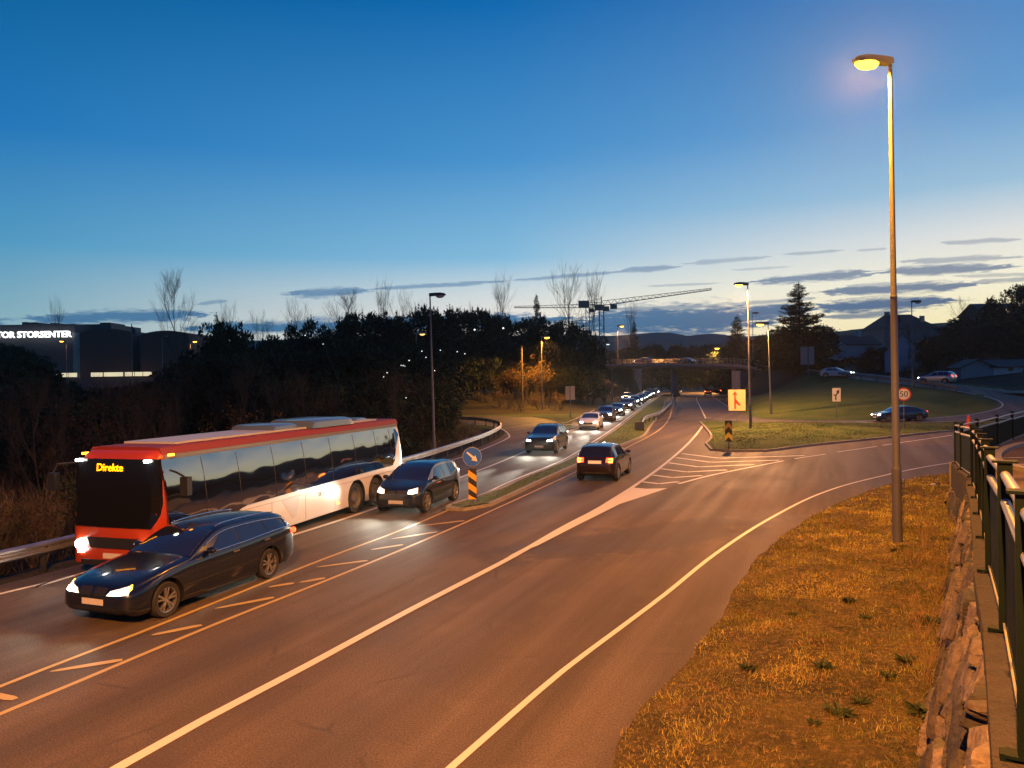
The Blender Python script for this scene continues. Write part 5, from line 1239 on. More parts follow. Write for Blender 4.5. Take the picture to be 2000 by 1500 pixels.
# cone behind the far bend of the railing
b = D(1892, 822, 33.5); cz = 2.0; cone = empty('traffic_cone', (b[0], 33.5, 1.40), 0, 'red traffic cone with a pale band behind the far bend of the railing', 'traffic cone')
zt = D(1892, 811, 33.5)[2] - 1.40
g = MB(); g.lathe([(.23, .04), (.05, zt), (.001, zt)], 20); link('cone_body', g, mt_sign_red, cone, smooth=True, ang=.6)
g = MB(); g.box((0, 0, .02), (.55, .55, .045)); link('base', g, mt_sign_red, cone)
g = MB(); g.lathe([(.20 * .86, zt * .30), (.20 * .62, zt * .55)], 20); link('pale_band', g, mt_sign_white, cone, smooth=True)
# litter in the grass
g = MB(); b = G(1822, 940, .25); g.add([(-.1, -.06, .02), (.1, -.05, .03), (.09, .06, .06), (-.08, .07, .02)], [(0, 1, 2, 3)]); g.add([(-.1, -.06, .015), (.1, -.05, .025), (.09, .06, .05), (-.08, .07, .014)], [(3, 2, 1, 0)])
zv = zverge(*b) or .1; tag(link('paper_litter', g, mt_sign_white, None, (b[0], b[1], zv + .03)), 'scrap of white paper lying in the grass near the wall', 'litter')

def guard_rail(label, pts, ztop=.75, name='guard_rail', endbox=False, mat=None, gap=3.0, face=1, zf=None):
    P = cr(pts, .8); L_ = np.r_[0, np.cumsum(np.linalg.norm(np.diff(P[:, :2], axis=0), axis=1))]
    z = P[:, 2] if P.shape[1] == 3 else np.zeros(len(P))
    o = Vector((P[0][0], P[0][1], z[0])); root = empty(name, o, 0, label, 'guard rail', 'guard rails')
    T = np.gradient(P[:, :2], axis=0); T /= np.linalg.norm(T, axis=1)[:, None]; N = np.c_[-T[:, 1], T[:, 0]] * face
    prof = [(0, -.31), (.02, -.30), (.075, -.26), (.075, -.21), (.01, -.17), (.01, -.14), (.075, -.10), (.075, -.05), (.02, -.01), (0, 0), (-.012, -.005), (.0, -.155), (-.012, -.305)]
    vs = []; n = len(prof)
    for i in range(len(P)):
        for (a, b) in prof: vs.append((P[i, 0] - N[i, 0] * a - o.x, P[i, 1] - N[i, 1] * a - o.y, z[i] + ztop + b - o.z))
    g = MB(); g.add(vs, [(i * n + k, (i + 1) * n + k, (i + 1) * n + (k + 1) % n, i * n + (k + 1) % n) for i in range(len(P) - 1) for k in range(n)] + [tuple(range(n)), tuple((len(P) - 1) * n + k for k in range(n))])
    link('beam', g, mat or mt_rail, root, smooth=True, ang=.9)
    s = .3
    while s < L_[-1]:
        x, y, zz = np.interp(s, L_, P[:, 0]), np.interp(s, L_, P[:, 1]), np.interp(s, L_, z); i = min(int(np.searchsorted(L_, s)), len(P) - 1)
        gz = min(hz(x, y), 0.02 + zz); g = MB(); c = (x + N[i, 0] * .10 - o.x, y + N[i, 1] * .10 - o.y)
        g.box((c[0], c[1], (zz + ztop - .03 + gz - .2) / 2 - o.z), (.06, .12, zz + ztop - .03 - gz + .2), math.atan2(T[i, 1], T[i, 0]))
        g.box((x + N[i, 0] * .03 - o.x, y + N[i, 1] * .03 - o.y, zz + ztop - .15 - o.z), (.08, .09, .2), math.atan2(T[i, 1], T[i, 0]))
        link('post', g, mt_darksteel, root); s += gap
    if endbox:
        g = MB(); g.box((-.25, -.55, ztop - .36), (.55, .75, .72), math.atan2(T[0, 1], T[0, 0])); link('end_block', g, mt_conc, root)
    return root
guard_rail('long curved guard rail behind the bus and around the slip road bend', railL, .72)
guard_rail('guard rail on the grassy median with a boxy end block', [(10.6, 63), (12.5, 72), (15.7, 81.7), (20, 99), (24.2, 117), (33.6, 161), (38, 180), (46, 208)], .85, endbox=True, face=1)
rr_ = ramp_s[20:BR0 + 2]; T = np.gradient(rr_[:, :2], axis=0); T /= np.linalg.norm(T, axis=1)[:, None]; N = np.c_[-T[:, 1], T[:, 0]]
left = rr_[:, :3].copy(); left[:, :2] += N * (rr_[:, 3] + .35)[:, None]
sel = left[left[:, 1] > 90]; guard_rail('dark guard rail along the upper edge of the sloping lawn', [tuple(p) for p in sel[::4]], .72, mat=M('dull_rail', (.16, .15, .15), .5, .6, noise=(3, .3)), face=-1)

# ================================================================== BRIDGE
bridge = empty('bridge', (40, 178, 0), 0, 'concrete road bridge with thin railings spanning the main road', 'bridge'); bo = Vector((40, 178, 0))
bs = ramp_s[BR0 - 1:BR1 + 2]; T = np.gradient(bs[:, :2], axis=0); T /= np.linalg.norm(T, axis=1)[:, None]; N = np.c_[-T[:, 1], T[:, 0]]
mt_bridge = M('bridge_concrete', (.42, .29, .26), .85, noise=(1.2, .35), bump=(6, .5, .02))
g = MB(); vs = []
for i in range(len(bs)):
    p = bs[i]; 
    for off, dz in ((5.0, .12), (5.0, -.35), (3.6, -.95), (-3.6, -.95), (-5.0, -.35), (-5.0, .12), (-3.9, .12), (-3.9, -.004), (3.9, -.004), (3.9, .12)):
        vs.append((p[0] + N[i, 0] * off - bo.x, p[1] + N[i, 1] * off - bo.y, p[2] + dz))
n = 10; g.add(vs, [(i * n + k, (i + 1) * n + k, (i + 1) * n + (k + 1) % n, i * n + (k + 1) % n) for i in range(len(bs) - 1) for k in range(n)] + [tuple(range(n)), tuple((len(bs) - 1) * n + k for k in range(n))])
link('deck', g, mt_bridge, bridge)
for sg in (-1, 1):
    g = MB(); E = [Vector((p[0] + N[i, 0] * 4.85 * sg - bo.x, p[1] + N[i, 1] * 4.85 * sg - bo.y, p[2] + .12)) for i, p in enumerate(bs)]
    for h_ in (.45, .80, 1.15): g.tube([e + Vector((0, 0, h_)) for e in E], .045 if h_ > 1 else .028, 6)
    for e in E[::1]: g.box(e + Vector((0, 0, .58)), (.09, .09, 1.16))
    link('bridge_railing', g, M('bridge_rail_paint', (.22, .21, .21), .45, .5), bridge)
for px, Y_, lab in ((1314, 186, 0),):
    b = D(px, 750, Y_); g = MB(); 
    g.lathe([(.55, -.1), (.5, .3), (.48, 6.6)], 16, 'Z', (b[0] - bo.x, Y_ - bo.y, 0))
    link('pier', g, mt_bridge, bridge, smooth=True, ang=.6)
b = D(1433, 750, 172); g = MB(); g.lathe([(.5, -.1), (.45, .3), (.42, 6.4)], 16, 'Z', (b[0] - bo.x, 172 - bo.y, 0)); link('pier', g, mt_bridge, bridge, smooth=True, ang=.6)
def abut(px, Y_, w_, d_, h_):
    b = D(px, 740, Y_); i = int(np.argmin(np.hypot(bs[:, 0] - b[0], bs[:, 1] - Y_))); an = math.atan2(T[i, 1], T[i, 0])
    g = MB(); g.box((b[0] - bo.x, Y_ - bo.y, h_ / 2 - .5), (w_, d_, h_ + 1), an); link('abutment', g, mt_bridge, bridge)
abut(1222, 199, 3.5, 9, 6.9); abut(1478, 157, 4, 9, 5.6)
# the tall thin wedge of lit concrete beside the pier
wg = MB(); wg.plate([(-.9, 0), (.9, 0), (.35, 2.2), (.12, 5.2), (0, 5.2)], -.25, .25); b = D(1321, 772, 178)
tag(link('concrete_wedge', wg, mt_conc, None, (b[0], 178, 0)), 'tall pointed concrete wedge beside the bridge pier', 'barrier')
for kk, (xx, yy) in enumerate(((50, 215),)): street_lamp('added street lamp lighting the road beyond the bridge, %s' % ('right of the pier' if kk == 0 else 'left of the pier'), (xx + 12, yy, 0), 5.6 if kk == 0 else 6, 180, True, 45000, color=SOD)  # extra lamp added to brighten the road under the bridge

# ================================================================== BUILDINGS
def building(name, label, c, sz, rz, wallm, roof='flat', roofm=None, wins=(), winm=None, rh=2.0, chimney=None, cat='house', group=None, over=.4):
    root = empty(name, c, rz, label, cat, group); L, Wd, H = sz
    g = MB(); g.box((0, 0, H / 2 - .75), (L, Wd, H + 1.5)); 
    if roof == 'gable': g.add([(-L / 2, -Wd / 2, H), (-L / 2, Wd / 2, H), (-L / 2, 0, H + rh - .05), (L / 2, -Wd / 2, H), (L / 2, Wd / 2, H), (L / 2, 0, H + rh - .05)], [(0, 2, 1), (3, 4, 5)])
    link('wall', g, wallm, root)
    if roofm:
        g = MB()
        if roof == 'gable':
            for sg in (-1, 1):
                a = Vector((0, sg * (Wd / 2 + over), H - over * rh / (Wd / 2))); b = Vector((0, -sg * .0, H + rh)); n_ = Vector((0, 0, .16))
                vs = [Vector((-L / 2 - over, a.y, a.z)), Vector((L / 2 + over, a.y, a.z)), Vector((L / 2 + over, 0, b.z)), Vector((-L / 2 - over, 0, b.z))]
                g.add(vs + [v + n_ for v in vs], [(0, 1, 2, 3), (7, 6, 5, 4), (0, 4, 5, 1), (1, 5, 6, 2), (2, 6, 7, 3), (3, 7, 4, 0)])
        elif roof == 'hip':
            rl_ = L * .25; vs = [(-L / 2 - over, -Wd / 2 - over, H), (L / 2 + over, -Wd / 2 - over, H), (L / 2 + over, Wd / 2 + over, H), (-L / 2 - over, Wd / 2 + over, H), (-rl_, 0, H + rh), (rl_, 0, H + rh)]
            g.add(vs, [(0, 1, 5, 4), (1, 2, 5), (2, 3, 4, 5), (3, 0, 4), (3, 2, 1, 0)])
        else:
            g.box((0, 0, H + .15), (L + .4, Wd + .4, .3))
        rf = link('roof', g, roofm, root)
        if chimney: g = MB(); g.box((chimney[0], chimney[1], H + rh * .8 + .6), (.9, .9, 1.6)); link('chimney', g, wallm, rf)
    for (x, z, w_, h_, m_) in wins:
        g = MB(); g.box((x, -Wd / 2 - .02, z), (w_, .06, h_)); wo_ = link('window', g, m_ or mt_glass, root)
        g = MB(); g.box((x, -Wd / 2 - .055, z), (.07, .02, h_)); g.box((x, -Wd / 2 - .055, z + h_ * .1), (w_, .02, .07)); link('window_bar', g, mt_darksteel, wo_)
    return root
mt_brick = M('dark_red_brick', (.10, .045, .035), .85, noise=(2, .3)); mt_panel = M('dark_panel', (.045, .045, .055), .6, noise=(1, .3)); mt_whitewood = M('white_boards', (.42, .44, .48), .7, noise=(2, .15))
mt_roof = M('dark_roof_tiles', (.035, .032, .034), .7, noise=(3, .3)); mt_roofred = M('brown_roof_tiles', (.075, .04, .032), .75, noise=(3, .3)); mt_warmwin = M('lit_window', (.8, .7, .4), .4, emit=(1, .78, .42), es=1.6); mt_shopwin = M('lit_shop_window', (.8, .8, .6), .4, emit=(1, .86, .52), es=.75)
mt_cream = M('cream_wall', (.20, .19, .19), .8, noise=(1, .2))
# shopping centre, 190 m away
Yc = 190; s_ = Yc / 1500
def zc_(px, py): return D(px, py, Yc)[2]
def block(part, px0, px1, pyt, dY, mat, depth=20, pyb=760, curved=False):
    z0 = -3; x0, x1 = D(px0, 700, Yc)[0], D(px1, 700, Yc)[0]; zt = zc_((px0 + px1) / 2, pyt); g = MB()
    if curved:
        n = 12; P = []
        for k in range(n + 1): u = k / n; P.append((x0 + (x1 - x0) * u, zt - .9 * (2 * u - 1) ** 2))
        g.plate([(x1 - mall_o.x, z0), (x0 - mall_o.x, z0)] + [(p[0] - mall_o.x, p[1]) for p in P], Yc + dY - mall_o.y, Yc + dY + depth - mall_o.y)
        g.v = [(a, b, c_ - mall_o.z) for a, b, c_ in g.v]
    else: g.box(((x0 + x1) / 2 - mall_o.x, Yc + dY + depth / 2 - mall_o.y, (zt + z0) / 2 - mall_o.z), (x1 - x0, depth, zt - z0))
    return link(part, g, mat, mall)
mall_o = Vector((D(90, 700, Yc)[0], Yc, -3)); mall = empty('shopping_centre', mall_o, 0, 'dark shopping centre with a glowing white STORSENTER roof sign', 'building')
block('main_wall', -60, 147, 634, 0, mt_panel); block('roof_storey', 40, 185, 629, 8, mt_panel, 16); block('roof_plant', 154, 174, 624, 10, mt_panel, 8); block('roof_plant', -6, 4, 623, 10, mt_panel, 8); block('roof_plant', 8, 24, 623.5, 10, mt_panel, 8); block('roof_plant', 46, 60, 624.5, 11, mt_panel, 8)
mt_curtain = M('pale_glass_wall', (.20, .24, .23), .3, noise=(.4, .3)); block('glass_wall', 147, 165, 650, -1, mt_curtain, 5)
block('brick_wing', 165, 266, 643, -2, mt_brick, 22, curved=True); block('glass_link', 266, 287, 654, 2, mt_curtain, 10); block('brick_wing', 287, 379, 647, -3, mt_brick, 24, curved=True)
for pxa, pxb in ((106, 118), (121, 132), (134, 150), (178, 200), (203, 214), (214, 232), (232, 240), (244, 262), (264, 278), (280, 296), (361, 382), (410, 426), (462, 482)):
    x0, x1 = D(pxa, 730, Yc - 6)[0], D(pxb, 730, Yc - 6)[0]; z0, z1 = D(200, 735.5, Yc - 6)[2], D(200, 727.5, Yc - 6)[2]; g = MB(); g.box(((x0 + x1) / 2 - mall_o.x, Yc - 6 - mall_o.y, (z0 + z1) / 2 - mall_o.z), (x1 - x0, .2, z1 - z0)); wv_ = link('shop_window', g, mt_shopwin, mall)
g = MB(); x0, x1 = D(90, 730, Yc - 5.7)[0], D(495, 730, Yc - 5.7)[0]; zt = D(300, 724, Yc - 5)[2]; g.box(((x0 + x1) / 2 - mall_o.x, 5.5 - 8, (zt - 3) / 2 - 0 - mall_o.z - 1.5 + 0), (x1 - x0, 5.8, zt + 3)); link('shop_front', g, mt_panel, mall)
tm = text_mesh('SARTOR STORSENTER', 1.0, .15, off=.018)
xs_ = [v.co.x for v in tm.vertices]; zs_ = [v.co.z for v in tm.vertices]; xl_, xr_ = D(-38, 653, Yc - 1.5)[0], D(140, 656, Yc - 1.5)[0]; zl_, zh_ = D(60, 659.5, Yc - 1.5)[2], D(60, 647, Yc - 1.5)[2]
for v in tm.vertices:
    v.co.x = xl_ + (v.co.x - min(xs_)) / (max(xs_) - min(xs_)) * (xr_ - xl_) - mall_o.x; v.co.z = zl_ + (v.co.z - min(zs_)) / (max(zs_) - min(zs_)) * (zh_ - zl_) - mall_o.z; v.co.y += -1.5
link('sign_letters', tm, M('white_sign_light', (1, 1, 1), .4, emit=(1, 1, .93), es=2.2), mall)
fp_ = empty('flagpole', (D(258, 700, 176)[0], 176, -3), 0, 'flagpole with a hanging flag in front of the shopping centre', 'flagpole'); g = MB(); g.tube([(0, 0, 0), (0, 0, D(256, 632, 176)[2] + 3)], .09, 6); link('pole', g, mt_galv, fp_)
g = MB(); zt = D(256, 636, 176)[2] + 3; g.plate([(.05, zt), (.9, zt - 1.1), (.95, zt - 2.4), (.1, zt - 2.0)], -.03, .03); link('flag', g, M('dark_flag', (.04, .045, .06), .8), fp_)
# houses on the right
def house_px(name, label, px0, px1, pyt_wall, Y_, z0, depth, rz, wallm, roof, roofm, rh, **kw):
    a, b = D(px0, 700, Y_), D(px1, 700, Y_); zt = D((px0 + px1) / 2, pyt_wall, Y_)[2]
    return building(name, label, ((a[0] + b[0]) / 2, Y_ + depth / 2, z0), (b[0] - a[0], depth, zt - z0), rz, wallm, roof, roofm, rh=rh, **kw)
house_px('house', 'pale house with a wide hipped roof and a chimney behind the lamp', 1728, 1832, 641, 175, 8, 12, 0, mt_cream, 'hip', mt_roofred, 3.6, chimney=(-2.5, 0), wins=[(-3, 9, 1.2, 1.4, None), (2.5, 9, 1.2, 1.4, None)])
house_px('house', 'low house with a brown sloping roof left of the tall lamp', 1646, 1716, 672, 150, 4, 6, R(10), M('white_wall_dusk', (.34, .34, .36), .8), 'gable', mt_roofred, 1.7, wins=[(-2.6, 3.4, 1.2, 1.3, None), (1.5, 3.4, 1.2, 1.3, None)], chimney=(1, 0))
house_px('house', 'house with a tall white gable behind bare branches', 1770, 1789, 688, 140, 5, 6, R(62), mt_whitewood, 'gable', mt_roofred, 3.6, wins=[(-2, 3.4, 1.1, 1.3, None)])
house_px('garage', 'long low white garage with two small dark windows', 1937, 2030, 716, 118, 3.4, 6, 0, mt_whitewood, 'gable', mt_roof, 1.0, wins=[(-.8, 1.6, .8, .6, None), (1.6, 1.3, .9, .5, None)], cat='garage')
house_px('shed', 'small pale shed with a pointed gable beside the white garage', 1897, 1936, 717, 117, 3.4, 5, R(90), M('pale_shed_boards', (.22, .25, .28), .8), 'gable', mt_roof, 1.1, cat='shed')
house_px('shed', 'small dark gabled hut behind the white car on the ramp', 1638, 1676, 722, 131, 4.5, 4.5, R(80), M('hut_boards', (.14, .17, .17), .8), 'gable', mt_roof, 2.0, cat='shed')
house_px('house', 'dark hillside house with warm lit windows among the right hand trees', 1925, 2010, 612, 170, 14, 10, 0, M('dark_wood_wall', (.05, .04, .035), .8), 'gable', mt_roof, 2.5, wins=[(-2.4, 5.4 - 1.2, 1.0, 1.0, mt_warmwin), (.2, 4.2, .7, 1.0, mt_warmwin), (1.9, -1, 2.4, .9, mt_warmwin)])
# pedestrian-height lamps of houses far off
for (px, py, Y_, lb) in ((1624, 683, 128, 'small white porch lamp beside the big spruce'), ):
    p = D(px, py, Y_); r_ = empty('porch_lamp', (p[0], Y_, hz(p[0], Y_)), 0, lb, 'lamp'); hh = p[2] - hz(p[0], Y_); g = MB(); g.tube([(0, 0, 0), (0, 0, hh)], .05, 6); link('post', g, mt_darksteel, r_)
    g = MB(); g.lathe([(.001, -.15), (.15, -.08), (.18, .05), (.001, .18)], 10, 'Z', (0, 0, hh)); link('globe', g, mt_warmwin, r_)

# light strings seen through the trees
def light_string(label, pxs, Y_, r=.055, mat=None):
    P = [D(px, py, Y_) for px, py in pxs]; o = Vector((P[0][0], Y_, P[0][2])); root = empty('light_string', o, 0, label, 'string of lights')
    g = MB(); g.tube([Vector(p) - o + Vector((0, 0, .15)) for p in P], .02, 4); link('cable', g, mt_black, root)
    for p in P: g = MB(); g.lathe([(.001, -r), (r * .8, -r * .5), (r, 0), (r * .6, r * .7), (.001, r)], 8, 'Z', Vector(p) - o); link('bulb', g, mat or mt_tinywhite, root)
light_string('slack chain of small white lights shining through the brown trees', [(699, 750), (710, 746), (717, 745), (725, 743), (733, 740), (741, 736), (749, 736), (756, 728), (776, 728), (783, 714), (787, 714), (791, 715), (799, 704)], 66)
light_string('pair of greenish lights high in the dark trees behind the tall lamp', [(927, 644), (983, 641)], 66, .08)
light_string('row of faint greenish lights left of the tall lamp', [(824, 686), (832, 698), (860, 684), (893, 687), (908, 691), (849, 724)], 66, .045)
light_string('few scattered white lights in the woods above the bus', [(521, 731), (596, 655), (631, 672), (683, 804), (749, 806), (793, 777)], 60, .04)

# ================================================================== CRANES
def crane(label, px, Y_, pyt, tip, ctip, cab=True):
    b = D(px, 700, Y_); zt = D(px, pyt, Y_)[2]; root = empty('tower_crane', (b[0], Y_, 0), 0, label, 'crane', 'tower cranes on the horizon'); mt_ = mt_crane
    g = MB(); w_ = 1.1
    for sx in (-1, 1):
        for sy in (-1, 1): g.box((sx * w_, sy * w_, zt / 2), (.26, .26, zt))
    z = 8
    while z < zt - 3:
        for sy in (-1, 1): g.beam((-w_, sy * w_, z), (w_, sy * w_, z + 2.4), .15, .15); g.beam((w_, sy * w_, z + 2.4), (-w_, sy * w_, z + 4.8), .15, .15)
        z += 4.8
    link('mast', g, mt_, root)
    for nm_, (tx, ty), hh in (('jib', tip, 2.3), ('counter_jib', ctip, 1.6)):
        e = Vector(D(tx, ty, Y_)) - Vector((b[0], Y_, 0)); a = Vector((0, 0, zt)); g = MB(); n = max(4, int((e - a).length / 3.2))
        for sy in (-.7, .7): g.beam(a + Vector((0, sy, 0)), e + Vector((0, sy, 0)), .28, .28)
        tp = [a.lerp(e, k / n) + Vector((0, 0, hh * (1 - .65 * k / n))) for k in range(n + 1)]
        for k in range(n):
            g.beam(tp[k], tp[k + 1], .24, .24); m2 = a.lerp(e, (k + .5) / n)
            for sy in (-.7, .7): g.beam(tp[k], m2 + Vector((0, sy, 0)), .13, .13); g.beam(m2 + Vector((0, sy, 0)), tp[k + 1], .13, .13)
        if nm_ == 'counter_jib': 
            link(nm_, g, mt_, root); g = MB(); g.box(e + Vector((1.5, 0, -.6)), (5.0, 2.2, 3.4)); link('counterweight', g, mt_, root)
        else: link(nm_, g, mt_, root)
    g = MB(); g.box((2.2, 0, zt - 1.6), (3.0, 2.2, 2.4)); g.box((6.0, 0, zt - .6), (3.2, 2, 2.2)); link('cab', g, mt_, root)
    g = MB(); g.tube([(0, 0, zt), (0, 0, zt + 4.5)], .25, 5); g.beam((0, 0, zt + 3.5), (-10, 0, zt + 1.5), .2, .2); link('apex', g, mt_, root)
mt_crane = M('crane_steel', (.09, .08, .08), .6, .3)
crane('tower crane with a long jib rising to the right above the trees', 1176, 380, 597, (1390, 566), (1134, 592))
crane('further tower crane whose jib points left behind the bare trees', 1149, 470, 601, (1004, 601), (1165, 599))

# ================================================================== HILLS
def hill(name, pts, Y_, depth, mat, base=-10):
    g = MB(); P = cr([(*D(px, py, Y_),) for px, py in pts], 12.0); n = len(P); jit = np.cumsum(nr.normal(0, 1.0, n)); jit -= np.linspace(jit[0], jit[-1], n)
    rows = [(-depth, 0.0), (-depth * .6, .35), (-depth * .3, .72), (0, 1.0), (depth * .5, .7), (depth, 0)]
    vs = []
    for dy, f in rows:
        for i in range(n): vs.append((P[i][0], Y_ + dy, base + (P[i][2] + jit[i] * .35 - base) * f))
    g.add(vs, [(r * n + i, r * n + i + 1, (r + 1) * n + i + 1, (r + 1) * n + i) for r in range(len(rows) - 1) for i in range(n - 1)]); o = struct(name, g, mat, smooth=True); return o
mt_hill = M('distant_hillside', (.030, .038, .055), 1.0, noise=(.02, .3))
hill('hills', [(-600, 690), (-100, 680), (300, 668), (600, 660), (900, 655), (1120, 652), (1200, 654), (1290, 647), (1320, 650), (1340, 654), (1400, 651), (1440, 656), (1520, 650), (1600, 648), (1680, 645), (1760, 640), (1800, 638), (1860, 634), (1920, 630), (2100, 620), (2400, 610)], 1500, 400, mt_hill)
# ================================================================== TREES AND PLANTS
def leaf_mesh(name, pos, ax, sz, wd, mats, tone, extra=None):
    """many small leaf blades: pos Nx3, ax Nx3 direction, sz length, wd width"""
    N = len(pos); ax = ax / (np.linalg.norm(ax, axis=1)[:, None] + 1e-9); rv = nr.normal(size=(N, 3)); sd = np.cross(ax, rv); sd /= np.linalg.norm(sd, axis=1)[:, None] + 1e-9
    a = pos - sd * wd[:, None] * .5; b = pos + sd * wd[:, None] * .5; mid = pos + ax * (sz * .55)[:, None]
    c = mid + sd * wd[:, None] * .45; d = mid - sd * wd[:, None] * .45; e = pos + ax * sz[:, None]
    V_ = np.stack([a, b, c, e, d], 1).reshape(-1, 3); F_ = np.arange(N * 5).reshape(N, 5)
    me = bpy.data.meshes.new(name); me.vertices.add(len(V_)); me.vertices.foreach_set('co', V_.ravel().astype(np.float32))
    me.loops.add(N * 5); me.loops.foreach_set('vertex_index', F_.ravel().astype(np.int32)); me.polygons.add(N); me.polygons.foreach_set('loop_start', np.arange(0, N * 5, 5, dtype=np.int32)); me.polygons.foreach_set('loop_total', np.full(N, 5, np.int32))
    me.update(calc_edges=True)
    at = me.attributes.new('tone', 'FLOAT', 'POINT'); at.data.foreach_set('value', np.repeat(tone, 5).astype(np.float32))
    for m_ in mats: me.materials.append(m_)
    return me
def clumps(cs, n, ln, wd, up=.35, droop=0):
    pos = []; ax = []; tone = []
    for (c, r) in cs:
        k = int(n * (r ** 2) / .5) + 8; q = nr.normal(size=(k, 3)); q /= np.linalg.norm(q, axis=1)[:, None]; rad = r * nr.uniform(.25, 1.0, k) ** .6
        p = q * rad[:, None] * np.array([1, 1, .72]); pos.append(p + np.array(c)); a = q + np.array([0, 0, up]) + nr.normal(size=(k, 3)) * .5; a[:, 2] -= droop; ax.append(a); tone.append(np.clip(nr.normal(.5, .22, k) + nr.uniform(-.2, .2), 0, 1))
    pos = np.concatenate(pos); ax = np.concatenate(ax); tone = np.concatenate(tone); N = len(pos)
    return pos, ax, nr.uniform(.6, 1.2, N) * ln, nr.uniform(.6, 1.2, N) * wd, tone
def branch(mb, p, d, L, r, lvl, rg, spread=.55, kids=3, tips=None, upb=.15, seg=3):
    n = 3; pts = [Vector(p)]; rr = [r]; dd = Vector(d).normalized()
    for k in range(n):
        dd = (dd + Vector((rg.gauss(0, .13), rg.gauss(0, .13), rg.gauss(0, .08) + upb * .3))).normalized(); pts.append(pts[-1] + dd * L / n); rr.append(r * (1 - .5 * (k + 1) / n))
    mb.tube(pts, rr, seg if lvl < 3 else max(seg, 5), cap=False)
    if lvl <= 0:
        if tips is not None: tips.append(pts[-1])
        return
    for k in range(kids + (1 if rg.random() < .5 else 0)):
        t = rg.uniform(.3, 1.0); i = min(int(t * n), n - 1); q = pts[i].lerp(pts[i + 1], t * n - i)
        a = rg.uniform(0, 2 * math.pi); s = rg.uniform(.6, 1.25) * spread; u = dd.orthogonal().normalized(); v = dd.cross(u)
        nd = (dd + (u * math.cos(a) + v * math.sin(a)) * s + Vector((0, 0, upb))).normalized()
        branch(mb, q, nd, L * rg.uniform(.5, .72), r * .5, lvl - 1, rg, spread, kids, tips, upb, seg)
    branch(mb, pts[-1], dd, L * .62, r * .5, lvl - 1, rg, spread, kids, tips, upb, seg)
def make_bare(H, seed, mat=mt_twig, lvl=4, spread=.5, name='bare_tree', cat='tree', r0=.068, upb=.25, tw=.5):
    rg = random.Random(seed); root = empty(name, (0, 0, 0)); t = MB(); crn = MB()
    pts = [Vector((0, 0, -.3))]; 
    for k in range(6): pts.append(pts[-1] + Vector((rg.gauss(0, .12), rg.gauss(0, .12), H * .13)))
    t.tube(pts, [r0 * (1 - .11 * k) for k in range(7)], 7); link('trunk', t, mat, root, smooth=True)
    for k in range(9):
        i = rg.randint(2, 5); q = pts[i].lerp(pts[i + 1], rg.random()); a = k * 2.4 + rg.random(); branch(crn, q, (math.cos(a) * spread, math.sin(a) * spread, .9), H * rg.uniform(.16, .26), r0 * .42, lvl - 1, rg, .55, 3, None, upb)
    branch(crn, pts[-1], (0, 0, 1), H * .14, r0 * .35, lvl - 1, rg, .6, 3, None, upb)
    link('crown', crn, mat, root); root['H'] = H; return root
def make_pine(H, seed, nm='pine_tree', mat=mt_needle, wide=1.0, n=95, dens=50):
    rg = random.Random(seed); root = empty(nm, (0, 0, 0)); t = MB(); pts = [Vector((0, 0, -.3))]
    for k in range(7): pts.append(pts[-1] + Vector((rg.gauss(0, .10), rg.gauss(0, .10), (H - .6) / 7)))
    t.tube(pts, [.19 * (1 - .125 * k) for k in range(8)], 7); cs = []
    for k in range(n):
        f = rg.uniform(.14, .97); w_ = H * .25 * wide * math.sqrt(max(.03, 1 - ((f - .42) / .62) ** 2)) * rg.uniform(.45, 1.1); a = rg.uniform(0, 6.283)
        i = min(int(f * 7), 6); q = pts[i].lerp(pts[i + 1], f * 7 - i); c = q + Vector((math.cos(a) * w_, math.sin(a) * w_, rg.uniform(.0, .5))); t.tube([q, q.lerp(c, .5) + Vector((0, 0, -.05)), c], [.05, .035, .02], 4); cs.append((tuple(c), rg.uniform(.45, 1.0) * H / 11))
    for k in range(7): cs.append((tuple(pts[-1] + Vector((rg.gauss(0, .35), rg.gauss(0, .35), rg.uniform(-.9, .3)))), rg.uniform(.22, .42)))
    link('trunk', t, mt_bark, root, smooth=True); p = list(clumps(cs, dens, .40, .16, .6))
    for k in range(95):   # upright shoots break the outline
        c0, r0_ = cs[rg.randint(0, len(cs) - 1)]
        if c0[2] < H * .42: continue
        a = rg.uniform(0, 6.283); q0 = np.array(c0) + np.array([math.cos(a) * r0_ * .7, math.sin(a) * r0_ * .7, r0_ * .35]); hh = rg.uniform(.35, .95); m_ = 22; u = nr.uniform(0, 1, m_)
        pp = q0[None] + np.c_[nr.normal(0, .05, m_), nr.normal(0, .05, m_), u * hh]; aa = np.c_[nr.normal(0, .45, m_), nr.normal(0, .45, m_), np.full(m_, .8)]
        for q_, v_ in zip(range(5), (pp, aa, nr.uniform(.14, .3, m_) * (1.1 - .6 * u), np.full(m_, .07), nr.uniform(.2, .7, m_))): p[q_] = np.concatenate([p[q_], v_])
    link('crown', leaf_mesh('crown', *[p[0], p[1], p[2], p[3]], [mat], p[4]), None, root); root['H'] = H; return root
